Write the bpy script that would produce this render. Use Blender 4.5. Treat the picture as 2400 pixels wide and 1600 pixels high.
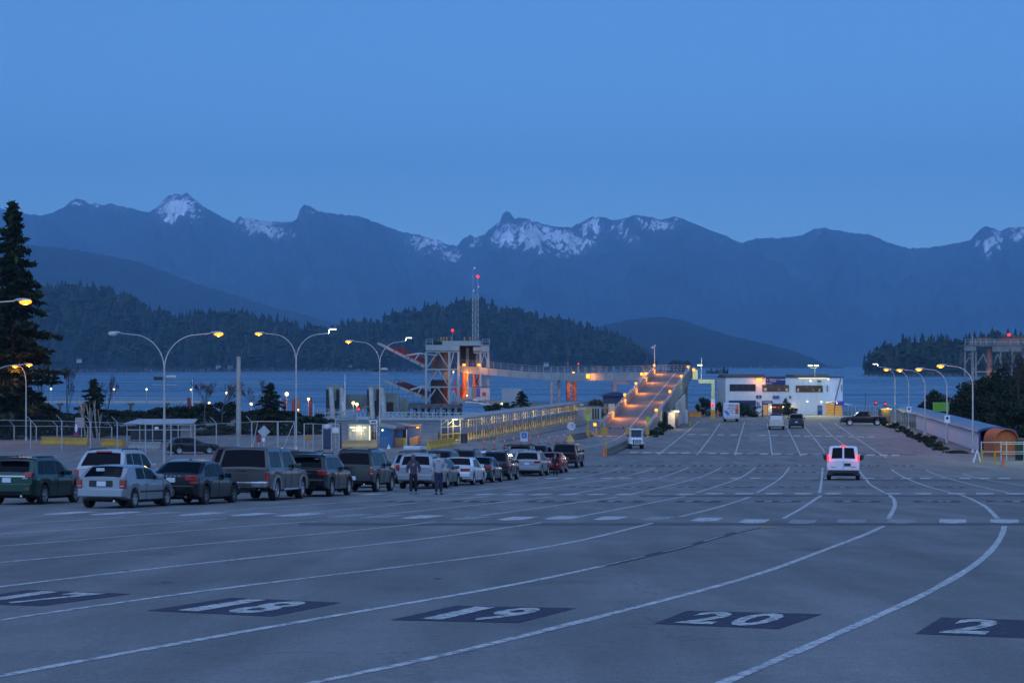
import bpy, math, random
import numpy as np
from mathutils import Matrix, Vector
for o in list(bpy.data.objects): bpy.data.objects.remove(o)
SC = bpy.context.scene; COL = SC.collection
R = math.radians
random.seed(7); RNG = np.random.default_rng(7)
# ------------------------------------------------------------------ camera
F, CX, HY, CZ = 5000.0, 1200.0, 855.0, 8.0      # focal length (photo px), centre column, horizon row, eye height over the flat lot
cam = bpy.data.cameras.new('camera'); cam.sensor_width = 36; cam.lens = 36*F/2400
cam.shift_y = 55/2400; cam.clip_start = 1; cam.clip_end = 60000
CAM = bpy.data.objects.new('camera', cam); COL.objects.link(CAM)
CAM.location = (0, 0, CZ); CAM.rotation_euler = (R(90), 0, 0); SC.camera = CAM
# ------------------------------------------------------------------ sky, afterglow, exposure
W = bpy.data.worlds.new('World'); SC.world = W; W.use_nodes = True
wn = W.node_tree.nodes; wl = W.node_tree.links
bg = wn['Background']; sky = wn.new('ShaderNodeTexSky'); sky.sky_type = 'NISHITA'; sky.sun_disc = False
sky.sun_elevation = R(6); sky.sun_rotation = R(188); sky.altitude = 0
sky.air_density = 0.55; sky.dust_density = 0.0; sky.ozone_density = 3.1
wl.new(sky.outputs[0], bg.inputs[0]); bg.inputs[1].default_value = 0.126
sun = bpy.data.lights.new('afterglow', 'SUN'); sun.energy = 1.75; sun.angle = R(110); sun.color = (.385, .57, 1)
SUN = bpy.data.objects.new('afterglow', sun); COL.objects.link(SUN); SUN.rotation_euler = (R(34), 0, R(-12)); SUN.location = (0, -50, 60)
SC.view_settings.view_transform = 'Standard'; SC.view_settings.look = 'None'
SC.view_settings.gamma = 1; SC.view_settings.use_curve_mapping = False
SC.view_settings.exposure = 0.56
SC.cycles.use_denoising = True
SC.cycles.max_bounces = 6; SC.cycles.diffuse_bounces = 2; SC.cycles.glossy_bounces = 3; SC.cycles.transmission_bounces = 4
SC.cycles.volume_bounces = 1; SC.cycles.transparent_max_bounces = 12
SC.cycles.sample_clamp_indirect = 4
SC.cycles.caustics_reflective = False; SC.cycles.caustics_refractive = False
# ------------------------------------------------------------------ ground profile and pixel helpers
_ys = [-400, 0, 66.7, 87, 110, 137, 160, 190, 3000]; _hs = [-9.8, 1.8, 4.5, 5.3, 6.25, 7.3, 7.85, 8, 8]
_yy = np.linspace(-100, 600, 7001); _hh = np.interp(_yy, _ys, _hs)
_hh = np.convolve(np.pad(_hh, 100, 'edge'), np.ones(201)/201, 'valid')
def gz(y): return float(8 - np.interp(y, _yy, _hh))          # height of the lot at depth y: it falls away, then runs level at 0
_Y = np.linspace(10, 590, 29001); _GH = np.interp(_Y, _yy, _hh)
def G(px, py):                                                # the ground point seen at a photo pixel
    i = np.argmax((py-HY)/F*_Y > _GH); y = _Y[i]
    return Vector(((px-CX)/F*y, y, gz(y)))
def D(px, y, py): return Vector(((px-CX)/F*y, y, CZ-(py-HY)/F*y))
def X(px, y): return (px-CX)/F*y
def Z(py, y): return CZ-(py-HY)/F*y
# ------------------------------------------------------------------ object helpers
MATX = {}
def link(o): COL.objects.link(o); return o
def tag(o, label=None, cat=None, group=None, kind=None):
    if label: o['label'] = label
    if cat: o['category'] = cat
    if group: o['group'] = group
    if kind: o['kind'] = kind
    return o
def thing(name, label, cat, loc, rz=0, group=None):
    o = bpy.data.objects.new(name, None); link(o); o.empty_display_size = .3
    o.location = loc; o.rotation_euler = (0, 0, rz); MATX[o.name] = Matrix.Translation(Vector(loc)) @ Matrix.Rotation(rz, 4, 'Z')
    return tag(o, label, cat, group)
def clone(o, loc=None, rz=None, label=None, parent=None):
    c = o.copy(); link(c)
    if parent is not None: c.parent = parent
    if loc is not None: c.location = loc
    if rz is not None: c.rotation_euler = (0, 0, rz)
    if label: c['label'] = label
    for ch in list(o.children): clone(ch, parent=c)
    return c
class MB:
    def __init__(s): s.v = []; s.f = []; s.mi = []; s.m = 0
    def add(s, vs, fs):
        n = len(s.v); s.v += [tuple(p) for p in vs]; s.f += [tuple(i+n for i in f) for f in fs]; s.mi += [s.m]*len(fs); return s
    def box(s, x0, x1, y0, y1, z0, z1):
        return s.add([(x0,y0,z0),(x1,y0,z0),(x1,y1,z0),(x0,y1,z0),(x0,y0,z1),(x1,y0,z1),(x1,y1,z1),(x0,y1,z1)],
                     [(3,2,1,0),(4,5,6,7),(0,1,5,4),(1,2,6,5),(2,3,7,6),(3,0,4,7)])
    def bbox(s, x0, x1, y0, y1, z0, z1, b):                   # box with chamfered edges
        c = [(x,y,z) for x in (x0,x1) for y in (y0,y1) for z in (z0,z1)]; vs = []; idx = {}
        for i,(x,y,z) in enumerate(c):
            dx = b if x == x0 else -b; dy = b if y == y0 else -b; dz = b if z == z0 else -b
            for a,p in enumerate(((x,y+dy,z+dz),(x+dx,y,z+dz),(x+dx,y+dy,z))): idx[i,a] = len(vs); vs.append(p)
        fs = []
        for a,q in ((0,((0,1,3,2),(6,7,5,4))),(1,((0,4,5,1),(2,3,7,6))),(2,((0,2,6,4),(1,5,7,3)))):
            for k in q: fs.append(tuple(idx[i,a] for i in k))
        for i in range(8): fs.append((idx[i,0],idx[i,1],idx[i,2]))
        for i in range(8):
            for bit,(a,b2) in ((4,(1,2)),(2,(0,2)),(1,(0,1))):
                if not i & bit: j = i | bit; fs.append((idx[i,a],idx[j,a],idx[j,b2],idx[i,b2]))
        return s.add(vs, fs)
    def tube(s, p, q, r, n=6, r2=None, cap=True):
        p = Vector(p); q = Vector(q); d = q-p
        if d.length < 1e-6: return s
        d.normalize(); a = d.orthogonal().normalized(); b = d.cross(a); r2 = r if r2 is None else r2; vs = []
        for c,rr in ((p,r),(q,r2)):
            for k in range(n): t = 2*math.pi*k/n; vs.append(c+a*(rr*math.cos(t))+b*(rr*math.sin(t)))
        fs = [(k,(k+1)%n,n+(k+1)%n,n+k) for k in range(n)]
        if cap: fs += [tuple(range(n-1,-1,-1)), tuple(range(n,2*n))]
        return s.add(vs, fs)
    def path(s, pts, r, n=6):
        for i in range(len(pts)-1): s.tube(pts[i], pts[i+1], r if np.isscalar(r) else r[i], n, None if np.isscalar(r) else r[i+1], cap=(i in (0,len(pts)-2)))
        return s
    def beam(s, p, q, w, h):                                  # rectangular bar, w across, h in the upright direction
        p = Vector(p); q = Vector(q); d = (q-p).normalized(); up = Vector((0,0,1))
        if abs(d.z) > .98: up = Vector((0,1,0))
        a = d.cross(up).normalized()*(w/2); b = a.cross(d).normalized()*(h/2)
        return s.add([p-a-b,p+a-b,p+a+b,p-a+b,q-a-b,q+a-b,q+a+b,q-a+b],[(0,1,2,3),(7,6,5,4),(4,5,1,0),(5,6,2,1),(6,7,3,2),(7,4,0,3)])
    def prism(s, poly, a, b):                                 # poly: 3D points; extruded from offset a to offset b (vectors)
        n = len(poly); a = Vector(a); b = Vector(b); P = [Vector(p) for p in poly]
        return s.add([p+a for p in P]+[p+b for p in P],[tuple(range(n-1,-1,-1)),tuple(range(n,2*n))]+[(i,(i+1)%n,n+(i+1)%n,n+i) for i in range(n)])
    def lathe(s, c, prof, n=12, axis='z', mirror=1):          # prof: (radius, height) pairs
        vs = []; c = Vector(c)
        for r,h in prof:
            for k in range(n):
                t = 2*math.pi*k/n; a,b = r*math.cos(t), r*math.sin(t)
                vs.append(c+Vector((a,b,h) if axis == 'z' else (a,h*mirror,b) if axis == 'y' else (h*mirror,a,b)))
        fs = [(i*n+k,i*n+(k+1)%n,(i+1)*n+(k+1)%n,(i+1)*n+k) for i in range(len(prof)-1) for k in range(n)]
        return s.add(vs, fs)
    def ball(s, c, rx, ry, rz, n=10, m=6):
        prof = [(math.sin(math.pi*i/m), -math.cos(math.pi*i/m)) for i in range(m+1)]; vs = []
        for r,h in prof:
            for k in range(n): t = 2*math.pi*k/n; vs.append((c[0]+rx*r*math.cos(t),c[1]+ry*r*math.sin(t),c[2]+rz*h))
        return s.add(vs,[(i*n+k,i*n+(k+1)%n,(i+1)*n+(k+1)%n,(i+1)*n+k) for i in range(m) for k in range(n)])
    def mesh(s, name, mats, smooth=False, inv=None):
        me = bpy.data.meshes.new(name); vs = s.v
        if inv is not None: vs = [inv @ Vector(p) for p in vs]
        me.from_pydata([tuple(p) for p in vs], [], s.f)
        mats = mats if isinstance(mats, (list,tuple)) else [mats]
        for m in mats: me.materials.append(m)
        if len(mats) > 1: me.polygons.foreach_set('material_index', s.mi)
        if smooth: me.polygons.foreach_set('use_smooth', [True]*len(me.polygons))
        me.update(); 
        if smooth and smooth is not True: me.set_sharp_from_angle(angle=R(smooth))
        return me
    def build(s, name, mats, parent=None, local=False, smooth=False, org=None):
        inv = None
        if parent is not None and not local: inv = MATX[parent.name].inverted()
        if parent is None:
            if org is None:
                a = np.array([tuple(p) for p in s.v]); org = ((a[:,0].min()+a[:,0].max())/2,(a[:,1].min()+a[:,1].max())/2,a[:,2].min())
            inv = Matrix.Translation(-Vector(org))
        o = bpy.data.objects.new(name, s.mesh(name, mats, smooth, inv)); link(o)
        if parent is not None: o.parent = parent; MATX[o.name] = MATX.get(parent.name, Matrix())
        else: o.location = org; MATX[o.name] = Matrix.Translation(Vector(org))
        return o
def part(name, me, parent, loc=(0,0,0), rot=(0,0,0)):         # a piece that shares mesh data
    o = bpy.data.objects.new(name, me); link(o); o.parent = parent; o.location = loc; o.rotation_euler = rot
    MATX[o.name] = MATX.get(parent.name, Matrix()); return o
def npmesh(name, v, f, mats, smooth=False, tint=None):
    me = bpy.data.meshes.new(name); me.from_pydata(v.tolist(), [], f.tolist())
    for m in (mats if isinstance(mats,(list,tuple)) else [mats]): me.materials.append(m)
    if smooth: me.polygons.foreach_set('use_smooth', [True]*len(me.polygons))
    if tint is not None:
        a = me.color_attributes.new('tint', 'FLOAT_COLOR', 'POINT'); a.data.foreach_set('color', np.asarray(tint, dtype=np.float32).ravel())
    me.update(); return me
# ------------------------------------------------------------------ materials
MATS = {}
def M(name, col, rough=.6, metal=0, var=.18, scale=2.0, bump=0, bscale=None, emit=0, ecol=None, coat=0, spec=.5, tint=False, stretch=None):
    if name in MATS: return MATS[name]
    m = bpy.data.materials.new(name); m.use_nodes = True; MATS[name] = m
    n = m.node_tree.nodes; l = m.node_tree.links; b = n['Principled BSDF']
    b.inputs['Roughness'].default_value = rough; b.inputs['Metallic'].default_value = metal
    b.inputs['Coat Weight'].default_value = coat; b.inputs['Coat Roughness'].default_value = .06
    b.inputs['Specular IOR Level'].default_value = spec
    tc = n.new('ShaderNodeTexCoord'); co = tc.outputs['Object']
    if stretch:
        mp = n.new('ShaderNodeMapping'); mp.inputs['Scale'].default_value = stretch; l.new(co, mp.inputs[0]); co = mp.outputs[0]
    if var:
        ns = n.new('ShaderNodeTexNoise'); ns.inputs['Scale'].default_value = scale; ns.inputs['Detail'].default_value = 6; ns.inputs['Roughness'].default_value = .65
        l.new(co, ns.inputs['Vector'])
        mr = n.new('ShaderNodeMapRange'); mr.inputs[1].default_value = .3; mr.inputs[2].default_value = .7; mr.inputs[3].default_value = 1-var; mr.inputs[4].default_value = 1+var
        l.new(ns.outputs[0], mr.inputs[0])
        mx = n.new('ShaderNodeVectorMath'); mx.operation = 'SCALE'; mx.inputs[0].default_value = col[:3]; l.new(mr.outputs[0], mx.inputs['Scale'])
        src = mx.outputs[0]
        if tint:
            at = n.new('ShaderNodeAttribute'); at.attribute_name = 'tint'
            ml = n.new('ShaderNodeVectorMath'); ml.operation = 'MULTIPLY'; l.new(src, ml.inputs[0]); l.new(at.outputs['Color'], ml.inputs[1]); src = ml.outputs[0]
        l.new(src, b.inputs['Base Color'])
    else: b.inputs['Base Color'].default_value = (*col[:3], 1)
    if bump:
        nb = n.new('ShaderNodeTexNoise'); nb.inputs['Scale'].default_value = bscale or scale*4; nb.inputs['Detail'].default_value = 4; l.new(co, nb.inputs['Vector'])
        bp = n.new('ShaderNodeBump'); bp.inputs['Strength'].default_value = bump; bp.inputs['Distance'].default_value = .05; l.new(nb.outputs[0], bp.inputs['Height']); l.new(bp.outputs[0], b.inputs['Normal'])
    if emit:
        b.inputs['Emission Color'].default_value = (*(ecol or col)[:3], 1); b.inputs['Emission Strength'].default_value = emit
    return m
EX = 2.0**SC.view_settings.exposure                            # lamps are rated against the exposure
SODIUM = (1, .29, .02); LED = (.80, 1, .62); WARM = (1, .62, .25); RED = (1, .03, .03)
def lampmat(name, c, s): return M(name, tuple(.10*q for q in c), .4, var=0, emit=s/EX, ecol=c)
def light(name, loc, c, w, parent=None, size=.12, spot=None, rot=None):
    d = bpy.data.lights.new(name, 'SPOT' if spot else 'POINT'); d.energy = w/EX; d.color = c; d.shadow_soft_size = size
    if spot: d.spot_size = R(spot); d.spot_blend = .6
    o = bpy.data.objects.new(name, d); link(o)
    if parent is not None: o.parent = parent; o.location = MATX[parent.name].inverted() @ Vector(loc)
    else: o.location = loc
    if rot: o.rotation_euler = rot
    return o
STEEL = M('galvanised steel', (.42,.44,.46), .45, .6, .15, 3)
PALE = M('pale painted steel', (.38,.42,.42), .5, 0, .12, 2)
GREYST = M('weathered grey steel', (.26,.30,.30), .55, .1, .25, 1.2)
RUSTY = M('rust stained steel', (.16,.10,.075), .8, .1, .5, 1.5)
REDST = M('red painted steel', (.17,.022,.022), .6, 0, .35, 1.2)
CONC = M('concrete', (.26,.25,.24), .85, 0, .25, 1.5, .2)
DARKC = M('stained concrete', (.11,.11,.10), .9, 0, .4, 1.2, .3)
YEL = M('yellow paint', (.55,.33,.03), .6, 0, .25, 2)
BLACK = M('black rubber', (.012,.012,.013), .75, 0, .2, 5)
DARK = M('dark trim', (.02,.021,.023), .55, 0, .2, 3)
CHROME = M('chrome', (.6,.6,.62), .18, 1, .05, 3)
GLASS = M('dark car glass', (.003,.004,.008), .05, 0, 0, spec=.09)
WHITE = M('white paint', (.72,.73,.74), .5, 0, .08, 2)
BLUE = M('blue paint', (.02,.035,.17), .5, 0, .15, 2)
ORANGE = M('orange plastic', (.75,.12,.03), .55, 0, .12, 3)
BARK = M('bark', (.045,.035,.028), .9, 0, .4, 6)
PALEBARK = M('pale bark', (.33,.32,.28), .85, 0, .3, 4)
LEAF = M('conifer foliage', (.017,.026,.015), .8, 0, .5, .6, spec=.2, tint=True)
SHRUB = M('shrub foliage', (.030,.040,.022), .75, 0, .5, 1.5, spec=.2, tint=True)
# ================================================================== SETTING
# ---- asphalt
def asphalt_mat():
    m = bpy.data.materials.new('worn asphalt'); m.use_nodes = True; n = m.node_tree.nodes; l = m.node_tree.links; b = n['Principled BSDF']
    tc = n.new('ShaderNodeTexCoord')
    def noise(sc, det=5, rough=.6, vec=None):
        a = n.new('ShaderNodeTexNoise'); a.inputs['Scale'].default_value = sc; a.inputs['Detail'].default_value = det; a.inputs['Roughness'].default_value = rough
        l.new(vec or tc.outputs['Object'], a.inputs['Vector']); return a.outputs[0]
    def rng(s, a, b_, c, d):
        r = n.new('ShaderNodeMapRange'); r.inputs[1].default_value = a; r.inputs[2].default_value = b_; r.inputs[3].default_value = c; r.inputs[4].default_value = d; l.new(s, r.inputs[0]); return r.outputs[0]
    def mul(a, b_):
        r = n.new('ShaderNodeMath'); r.operation = 'MULTIPLY'; l.new(a, r.inputs[0]); l.new(b_, r.inputs[1]); return r.outputs[0]
    mp = n.new('ShaderNodeMapping'); mp.inputs['Rotation'].default_value = (0,0,R(12)); mp.inputs['Scale'].default_value = (1,.12,1); l.new(tc.outputs['Object'], mp.inputs[0])
    big = rng(noise(.06, 4), .3, .7, .82, 1.16); mid = rng(noise(.45, 6), .3, .7, .90, 1.10); fine = mul(rng(noise(55, 3, .8), .28, .72, .55, 1.55), mul(rng(noise(11, 3, .8), .3, .7, .84, 1.17), rng(noise(1.6, 3, .6), .66, .74, 1.0, .80)))
    tracks = rng(noise(.9, 4, .5, mp.outputs[0]), .35, .65, .80, 1.12)
    st = rng(noise(.22, 7, .7), .60, .72, 1.0, .70)
    vo = n.new('ShaderNodeTexVoronoi'); vo.feature = 'DISTANCE_TO_EDGE'; vo.inputs['Scale'].default_value = .09
    wp = n.new('ShaderNodeTexNoise'); wp.inputs['Scale'].default_value = .8; wp.inputs['Detail'].default_value = 5; l.new(tc.outputs['Object'], wp.inputs['Vector'])
    ad = n.new('ShaderNodeVectorMath'); ad.operation = 'MULTIPLY_ADD'; ad.inputs[1].default_value = (2.2,2.2,0); l.new(wp.outputs['Color'], ad.inputs[0]); l.new(tc.outputs['Object'], ad.inputs[2]); l.new(ad.outputs[0], vo.inputs['Vector'])
    crack = rng(vo.outputs['Distance'], 0, .004, .78, 1.0)
    f = mul(mul(mul(big, mid), mul(fine, tracks)), mul(st, crack))
    sc = n.new('ShaderNodeVectorMath'); sc.operation = 'SCALE'; sc.inputs[0].default_value = (.168,.166,.164); l.new(f, sc.inputs['Scale']); l.new(sc.outputs[0], b.inputs['Base Color'])
    b.inputs['Roughness'].default_value = .78; b.inputs['Specular IOR Level'].default_value = .35
    bp = n.new('ShaderNodeBump'); bp.inputs['Strength'].default_value = .35; bp.inputs['Distance'].default_value = .02; l.new(noise(38, 3, .7), bp.inputs['Height']); l.new(bp.outputs[0], b.inputs['Normal'])
    return m
ASPH = asphalt_mat()
def edge(x):                                                   # where the land ends towards the water
    return float(np.interp(x, [-400,-60,-18,-8,0,14,22,30,60,90,130,400],[318,318,318,318,322,345,372,378,378,378,376,376]))
ys = np.concatenate([np.arange(-60,14,4), np.arange(14,200,2.0), np.arange(200,300,10)]); xs = np.concatenate([np.arange(-400,-60,40), np.arange(-60,100,4), np.arange(100,401,50)])
V = []; Fq = []
for x in xs:
    col = list(ys)+[300+(edge(x)-300)*t for t in (0,.5,1)]
    V += [(x,y,gz(y)) for y in col]
nc = len(ys)+3
Fq = [(i*nc+j,(i+1)*nc+j,(i+1)*nc+j+1,i*nc+j+1) for i in range(len(xs)-1) for j in range(nc-1)]
lot = link(bpy.data.objects.new('parking_lot', npmesh('parking_lot', np.array(V), np.array(Fq), ASPH, True))); tag(lot, kind='structure'); MATX[lot.name] = Matrix()
m = MB()
for i in range(len(xs)-1):
    a = (xs[i],edge(xs[i])); b = (xs[i+1],edge(xs[i+1]))
    m.add([(a[0],a[1],0),(b[0],b[1],0),(b[0],b[1]+4,-8.5),(a[0],a[1]+4,-8.5)],[(0,1,2,3)])
tag(m.build('shore_bank', M('riprap', (.10,.10,.095), .95, 0, .6, .8, .8, 1.5), org=(0,0,0)), kind='structure')
# ---- paint on the asphalt: every line, bar and number panel is a piece of the lot
def paint_mat(name, col, wear):
    m = bpy.data.materials.new(name); m.use_nodes = True; n = m.node_tree.nodes; l = m.node_tree.links; b = n['Principled BSDF']
    tc = n.new('ShaderNodeTexCoord'); a = n.new('ShaderNodeTexNoise'); a.inputs['Scale'].default_value = 7; a.inputs['Detail'].default_value = 8; a.inputs['Roughness'].default_value = .75; l.new(tc.outputs['Object'], a.inputs['Vector'])
    r = n.new('ShaderNodeMapRange'); r.inputs[1].default_value = .5-wear; r.inputs[2].default_value = .5-wear+.16; l.new(a.outputs[0], r.inputs[0])
    a2 = n.new('ShaderNodeTexNoise'); a2.inputs['Scale'].default_value = 60; l.new(tc.outputs['Object'], a2.inputs['Vector'])
    r2 = n.new('ShaderNodeMapRange'); r2.inputs[1].default_value = .3; r2.inputs[2].default_value = .7; r2.inputs[3].default_value = .6; r2.inputs[4].default_value = 1.25; l.new(a2.outputs[0], r2.inputs[0])
    mx = n.new('ShaderNodeMix'); mx.data_type = 'RGBA'; mx.inputs[6].default_value = (.13,.13,.128,1); mx.inputs[7].default_value = (*col,1); l.new(r.outputs[0], mx.inputs[0])
    sc = n.new('ShaderNodeVectorMath'); sc.operation = 'SCALE'; l.new(mx.outputs[2], sc.inputs[0]); l.new(r2.outputs[0], sc.inputs['Scale'])
    l.new(sc.outputs[0], b.inputs['Base Color']); b.inputs['Roughness'].default_value = .7
    return m
PAINT = paint_mat('white road paint', (.60,.60,.59), .12); FADED = paint_mat('faded road paint', (.40,.40,.40), .08)
PANEL = paint_mat('dark lane number paint', (.022,.021,.05), .20); DIGIT = paint_mat('lane number paint', (.60,.59,.55), .11); YPAINT = paint_mat('yellow road paint', (.5,.26,.03), .1)
TAR = M('tar patch', (.045,.045,.047), .8, 0, .3, 1.2)
def flat(name, polys, mat, dz=.004):
    m = MB()
    for p in polys: m.add([(q[0],q[1],gz(q[1])+dz) for q in p], [tuple(range(len(p)))])
    return m.build(name, mat, lot)
def lane(pts, w=.125, mat=None, name='lane_line', dash=None):
    P = [G(*p) for p in pts]
    t = np.cumsum([0]+[(P[i+1]-P[i]).length for i in range(len(P)-1)]); n = max(3, int(t[-1]/1.5)+1)
    k = np.linspace(0, t[-1], n); xs_ = np.interp(k, t, [p.x for p in P]); ys_ = np.interp(k, t, [p.y for p in P])
    for _ in range(4): xs_[1:-1] = (xs_[:-2]+2*xs_[1:-1]+xs_[2:])/4; ys_[1:-1] = (ys_[:-2]+2*ys_[1:-1]+ys_[2:])/4
    q = np.stack([xs_,ys_],1); d = np.gradient(q, axis=0); d /= np.linalg.norm(d,axis=1)[:,None]; nrm = np.stack([-d[:,1],d[:,0]],1)*w/2
    nrm *= (1+.10*RNG.standard_normal(n))[:,None]
    A = q+nrm; B = q-nrm; polys = []
    for i in range(n-1):
        if dash and (i % dash[1]) >= dash[0]: continue
        polys.append([B[i],B[i+1],A[i+1],A[i]])
    return flat(name, polys, mat or PAINT)
NEAR = [[(-120,1236),(0,1229),(291,1212)],[(-120,1258),(0,1252),(260,1233.5),(530,1214.6)],[(-150,1290),(0,1281),(238,1260.5),(500,1238.5),(764.6,1219)],
 [(-150,1331),(0,1317.7),(400,1281),(800,1246),(1020.4,1223)],[(-150,1393),(0,1373.5),(400,1327),(800,1284.4),(1034.7,1258),(1271,1224)],
 [(-150,1476),(0,1451.7),(400,1393),(800,1344),(1201,1296),(1375,1264),(1528,1225.5)],[(-150,1612),(0,1582),(400,1510.5),(800,1439),(1200,1373),(1412,1326)],
 [(500,1645),(800,1595),(1140,1514),(1344,1459.5),(1600,1396.5),(1796,1341),(1922.7,1292),(2028,1253),(2072,1231.7)],
 [(1560,1655),(1712,1600),(1845.5,1534),(2021,1460),(2161,1397),(2249,1348),(2305,1309.6),(2336.6,1274.5),(2350.6,1250),(2354,1232)]]
for L in NEAR: lane(L)
lane([(1412,1326),(1500,1306),(1600,1284),(1708.7,1250),(1775,1236.6)], .20, TAR, 'tar_seam')
m = lane([(1412,1326),(1500,1306),(1600,1284),(1708.7,1250),(1775,1236.6)], .09, FADED, 'lane_line', (2,3)); m.location.z += .004
MIDL = [[(2082,1215),(2098,1187),(2096,1169),(2084,1159.4)],[(2338,1214),(2312,1187),(2277,1169),(2249,1158)],[(1837,1214),(1880.6,1190),(1908.7,1171),(1924.5,1160.5)],
 [(1591,1211),(1677,1190),(1723,1176),(1758,1164)],[(1354,1210.5),(1490,1185),(1604.7,1162.6)],[(1124,1208.6),(1290,1186),(1447.8,1164)],[(899,1205),(1100,1184.5),(1294,1163.6)],
 [(644,1208.5),(900,1185),(1144,1162.6)],[(520,1197),(700,1184),(940,1168)],
 [(1921,1154.5),(1926,1122),(1928,1095)],[(2072,1153.5),(2038,1134),(2029.7,1122),(2012,1099)],[(2228,1153.5),(2168,1137.7),(2131,1123),(2089,1099)],
 [(2363,1154),(2319,1144.7),(2235,1123.7),(2170,1101)],[(2420,1140),(2256,1109.6)],[(1773.6,1154.5),(1824.5,1123.7),(1849.7,1095)],[(1629.8,1154.5),(1722.8,1124),(1770,1095)],
 [(1480,1157),(1623.8,1122.5),(1690.8,1094.5)],[(1336.8,1157),(1526,1123),(1614,1094.5)],[(1176,1155),(1426.7,1123),(1535.8,1095)],[(1049.8,1156),(1329,1123),(1457,1095.7)],[(1300,1107),(1382.7,1095)],
 [(1543,1065),(1600,1019.9),(1638.8,987)],[(1633.5,1065.6),(1669,1019.9),(1688,990.8)],[(1722.8,1065.6),(1735,1023),(1745,988.6)],[(1809.8,1066.7),(1805,1027.7),(1798.7,992)],
 [(1877.5,1067.9),(1854.5,1021),(1842,997.5)],[(1933.7,1059),(1912.5,1032),(1885.7,998.7)],[(1983.9,1047.8),(1948,1018.8),(1919,990.8)],[(2077.7,1072),(2024,1037.7),(1957,992)]]
for i,L in enumerate(MIDL): lane(L, .13)
lane([(1190,1051),(1260,1037),(1330,1024),(1377,1012)], .13); lane([(1330,1055),(1400,1043),(1440,1031),(1462,1018),(1470,1010)], .14)
# crossing bars
def bar(px, py, h=None, w=.72, L=3.0, mat=None):
    p = G(px, py); az = math.atan2(p.x, p.y); h = max(az, R(10)) if h is None else h
    f = Vector((math.sin(h),math.cos(h),0)); s = Vector((math.cos(h),-math.sin(h),0)); w *= random.uniform(.92,1.06)/2; L *= random.uniform(.9,1.05)
    q = [p-s*w*.2-f*L/2, p+s*w*.2-f*L/2, p+s*w-f*L*.32, p+s*w+f*L/2, p-s*w+f*L/2, p-s*w-f*L*.32]
    flat('crossing_bar', [q], mat or (FADED if random.random() < .3 else PAINT))
R1 = [(1656,1217),(1766.6,1221),(1880.6,1222),(1995.7,1221),(2112.8,1221),(2233,1221),(2354,1221),(1541,1214.6),(1428.6,1214),(1318.7,1213),(1210,1214.6),(1097.6,1214),(989,1211),(892,1210),(817,1208),(700,1206),(590,1205),(470,1204),(370,1203),(270,1202.5),(160,1202)]
for p in R1: bar(*p, L=3.3)
for x in (1673.7,1743.8,1813,1882,1952.5,2023,2093,2163.7,2242,2308.5,2378.7): bar(x,1156.2)
for x in (1606.6,1539.6,1463,1398.8,1333,1266,1201,1137.8,1070.8,937,868.7,1003): bar(x,1158)
for x in (1638,1682,1724.5,1770,1814,1857.8,1902,2080.5,2126,2170,2215.6,2262,2306.8,2353,1593,1551,1507,1465,1421,1378.9,1335.6,1292.8,1248.8,1946,1990,2035): bar(x,1120.2)
for x in (1606.7,1636.8,1669,1698,1729.5,1759.6,1790.8,1821,1852,1883,1913.6,2039.7,2071,2098.9,1516,1485,1546,1577,1945,1977,2008): bar(x,1061+(x-1600)*.011)
for x in (1621,1654,1689,1720,1752,1787.5,1815,1843,1868,1892,1917,1942.6,1968,1995,2017,2042): bar(x,1017.5+(x-1620)*.014, w=.8)
# lane number panels; digits are glyph outlines laid in the panel's own plane
GLY = {}
def glyph(t):
    if t not in GLY:
        c = bpy.data.curves.new('t','FONT'); c.body = t; c.size = 1; c.offset = .028; c.resolution_u = 3
        o = bpy.data.objects.new('t', c); link(o); dg = bpy.context.evaluated_depsgraph_get(); me = bpy.data.meshes.new_from_object(o.evaluated_get(dg))
        v = np.array([q.co[:2] for q in me.vertices]); f = [tuple(p.vertices) for p in me.polygons]; bpy.data.objects.remove(o); bpy.data.meshes.remove(me)
        lo = v.min(0); hi = v.max(0); GLY[t] = ((v-lo)/(hi-lo), f)
    return GLY[t]
def panel(num, c, mats=(PANEL,DIGIT), one=0):            # c: left(near-left), top(far-left), right(far-right), bottom(near-right), ground points
    c = [Vector((p.x,p.y,0)) for p in c]
    bl, tl, tr, br = c
    B = lambda u,v: (bl*(1-u)+br*u)*(1-v)+(tl*(1-u)+tr*u)*v
    g = 4; o = flat('lane_number_panel', [[B(i/g,j/g),B((i+1)/g,j/g),B((i+1)/g,(j+1)/g),B(i/g,(j+1)/g)] for i in range(g) for j in range(g)], mats[0], .004)
    m = MB()
    for k,ch in enumerate(num):
        v,f = glyph(ch); u0 = .14+.38*k; du = .30
        if ch == '1': u0 += .06+one; du = .17
        P = [B(u0+du*a, .07+.86*b) for a,b in v]
        m.add([(p.x,p.y,gz(p.y)+.009) for p in P], f)
    d = m.build('lane_number', mats[1], None, org=(0,0,0)); d.parent = o; d.location = (0,0,0)
def gpanel(num, *q): panel(num, [G(*p) for p in q])
gpanel('17',(-135,1412),(64.6,1382),(308,1391.5),(97,1420)); gpanel('18',(343.5,1430.6),(544,1400),(799,1412),(639.5,1444))
gpanel('19',(914,1452.7),(1068.7,1419),(1351,1425),(1216.7,1459)); gpanel('20',(1533,1461),(1610.5,1430.6),(1926,1439),(1824.5,1474)); panel('21',[G(*q) for q in ((2145.4,1485),(2206.8,1446),(2580,1459),(2510,1499))],one=.17)
def fpanel(num, px, py, h=None):
    p = G(px, py); h = max(math.atan2(p.x,p.y), R(8)) if h is None else h
    f = Vector((math.sin(h),math.cos(h),0))*1.15; s = Vector((math.cos(h),-math.sin(h),0))*.8; panel(num, [p-s-f,p-s+f,p+s+f,p+s-f], (TAR,FADED))
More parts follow.
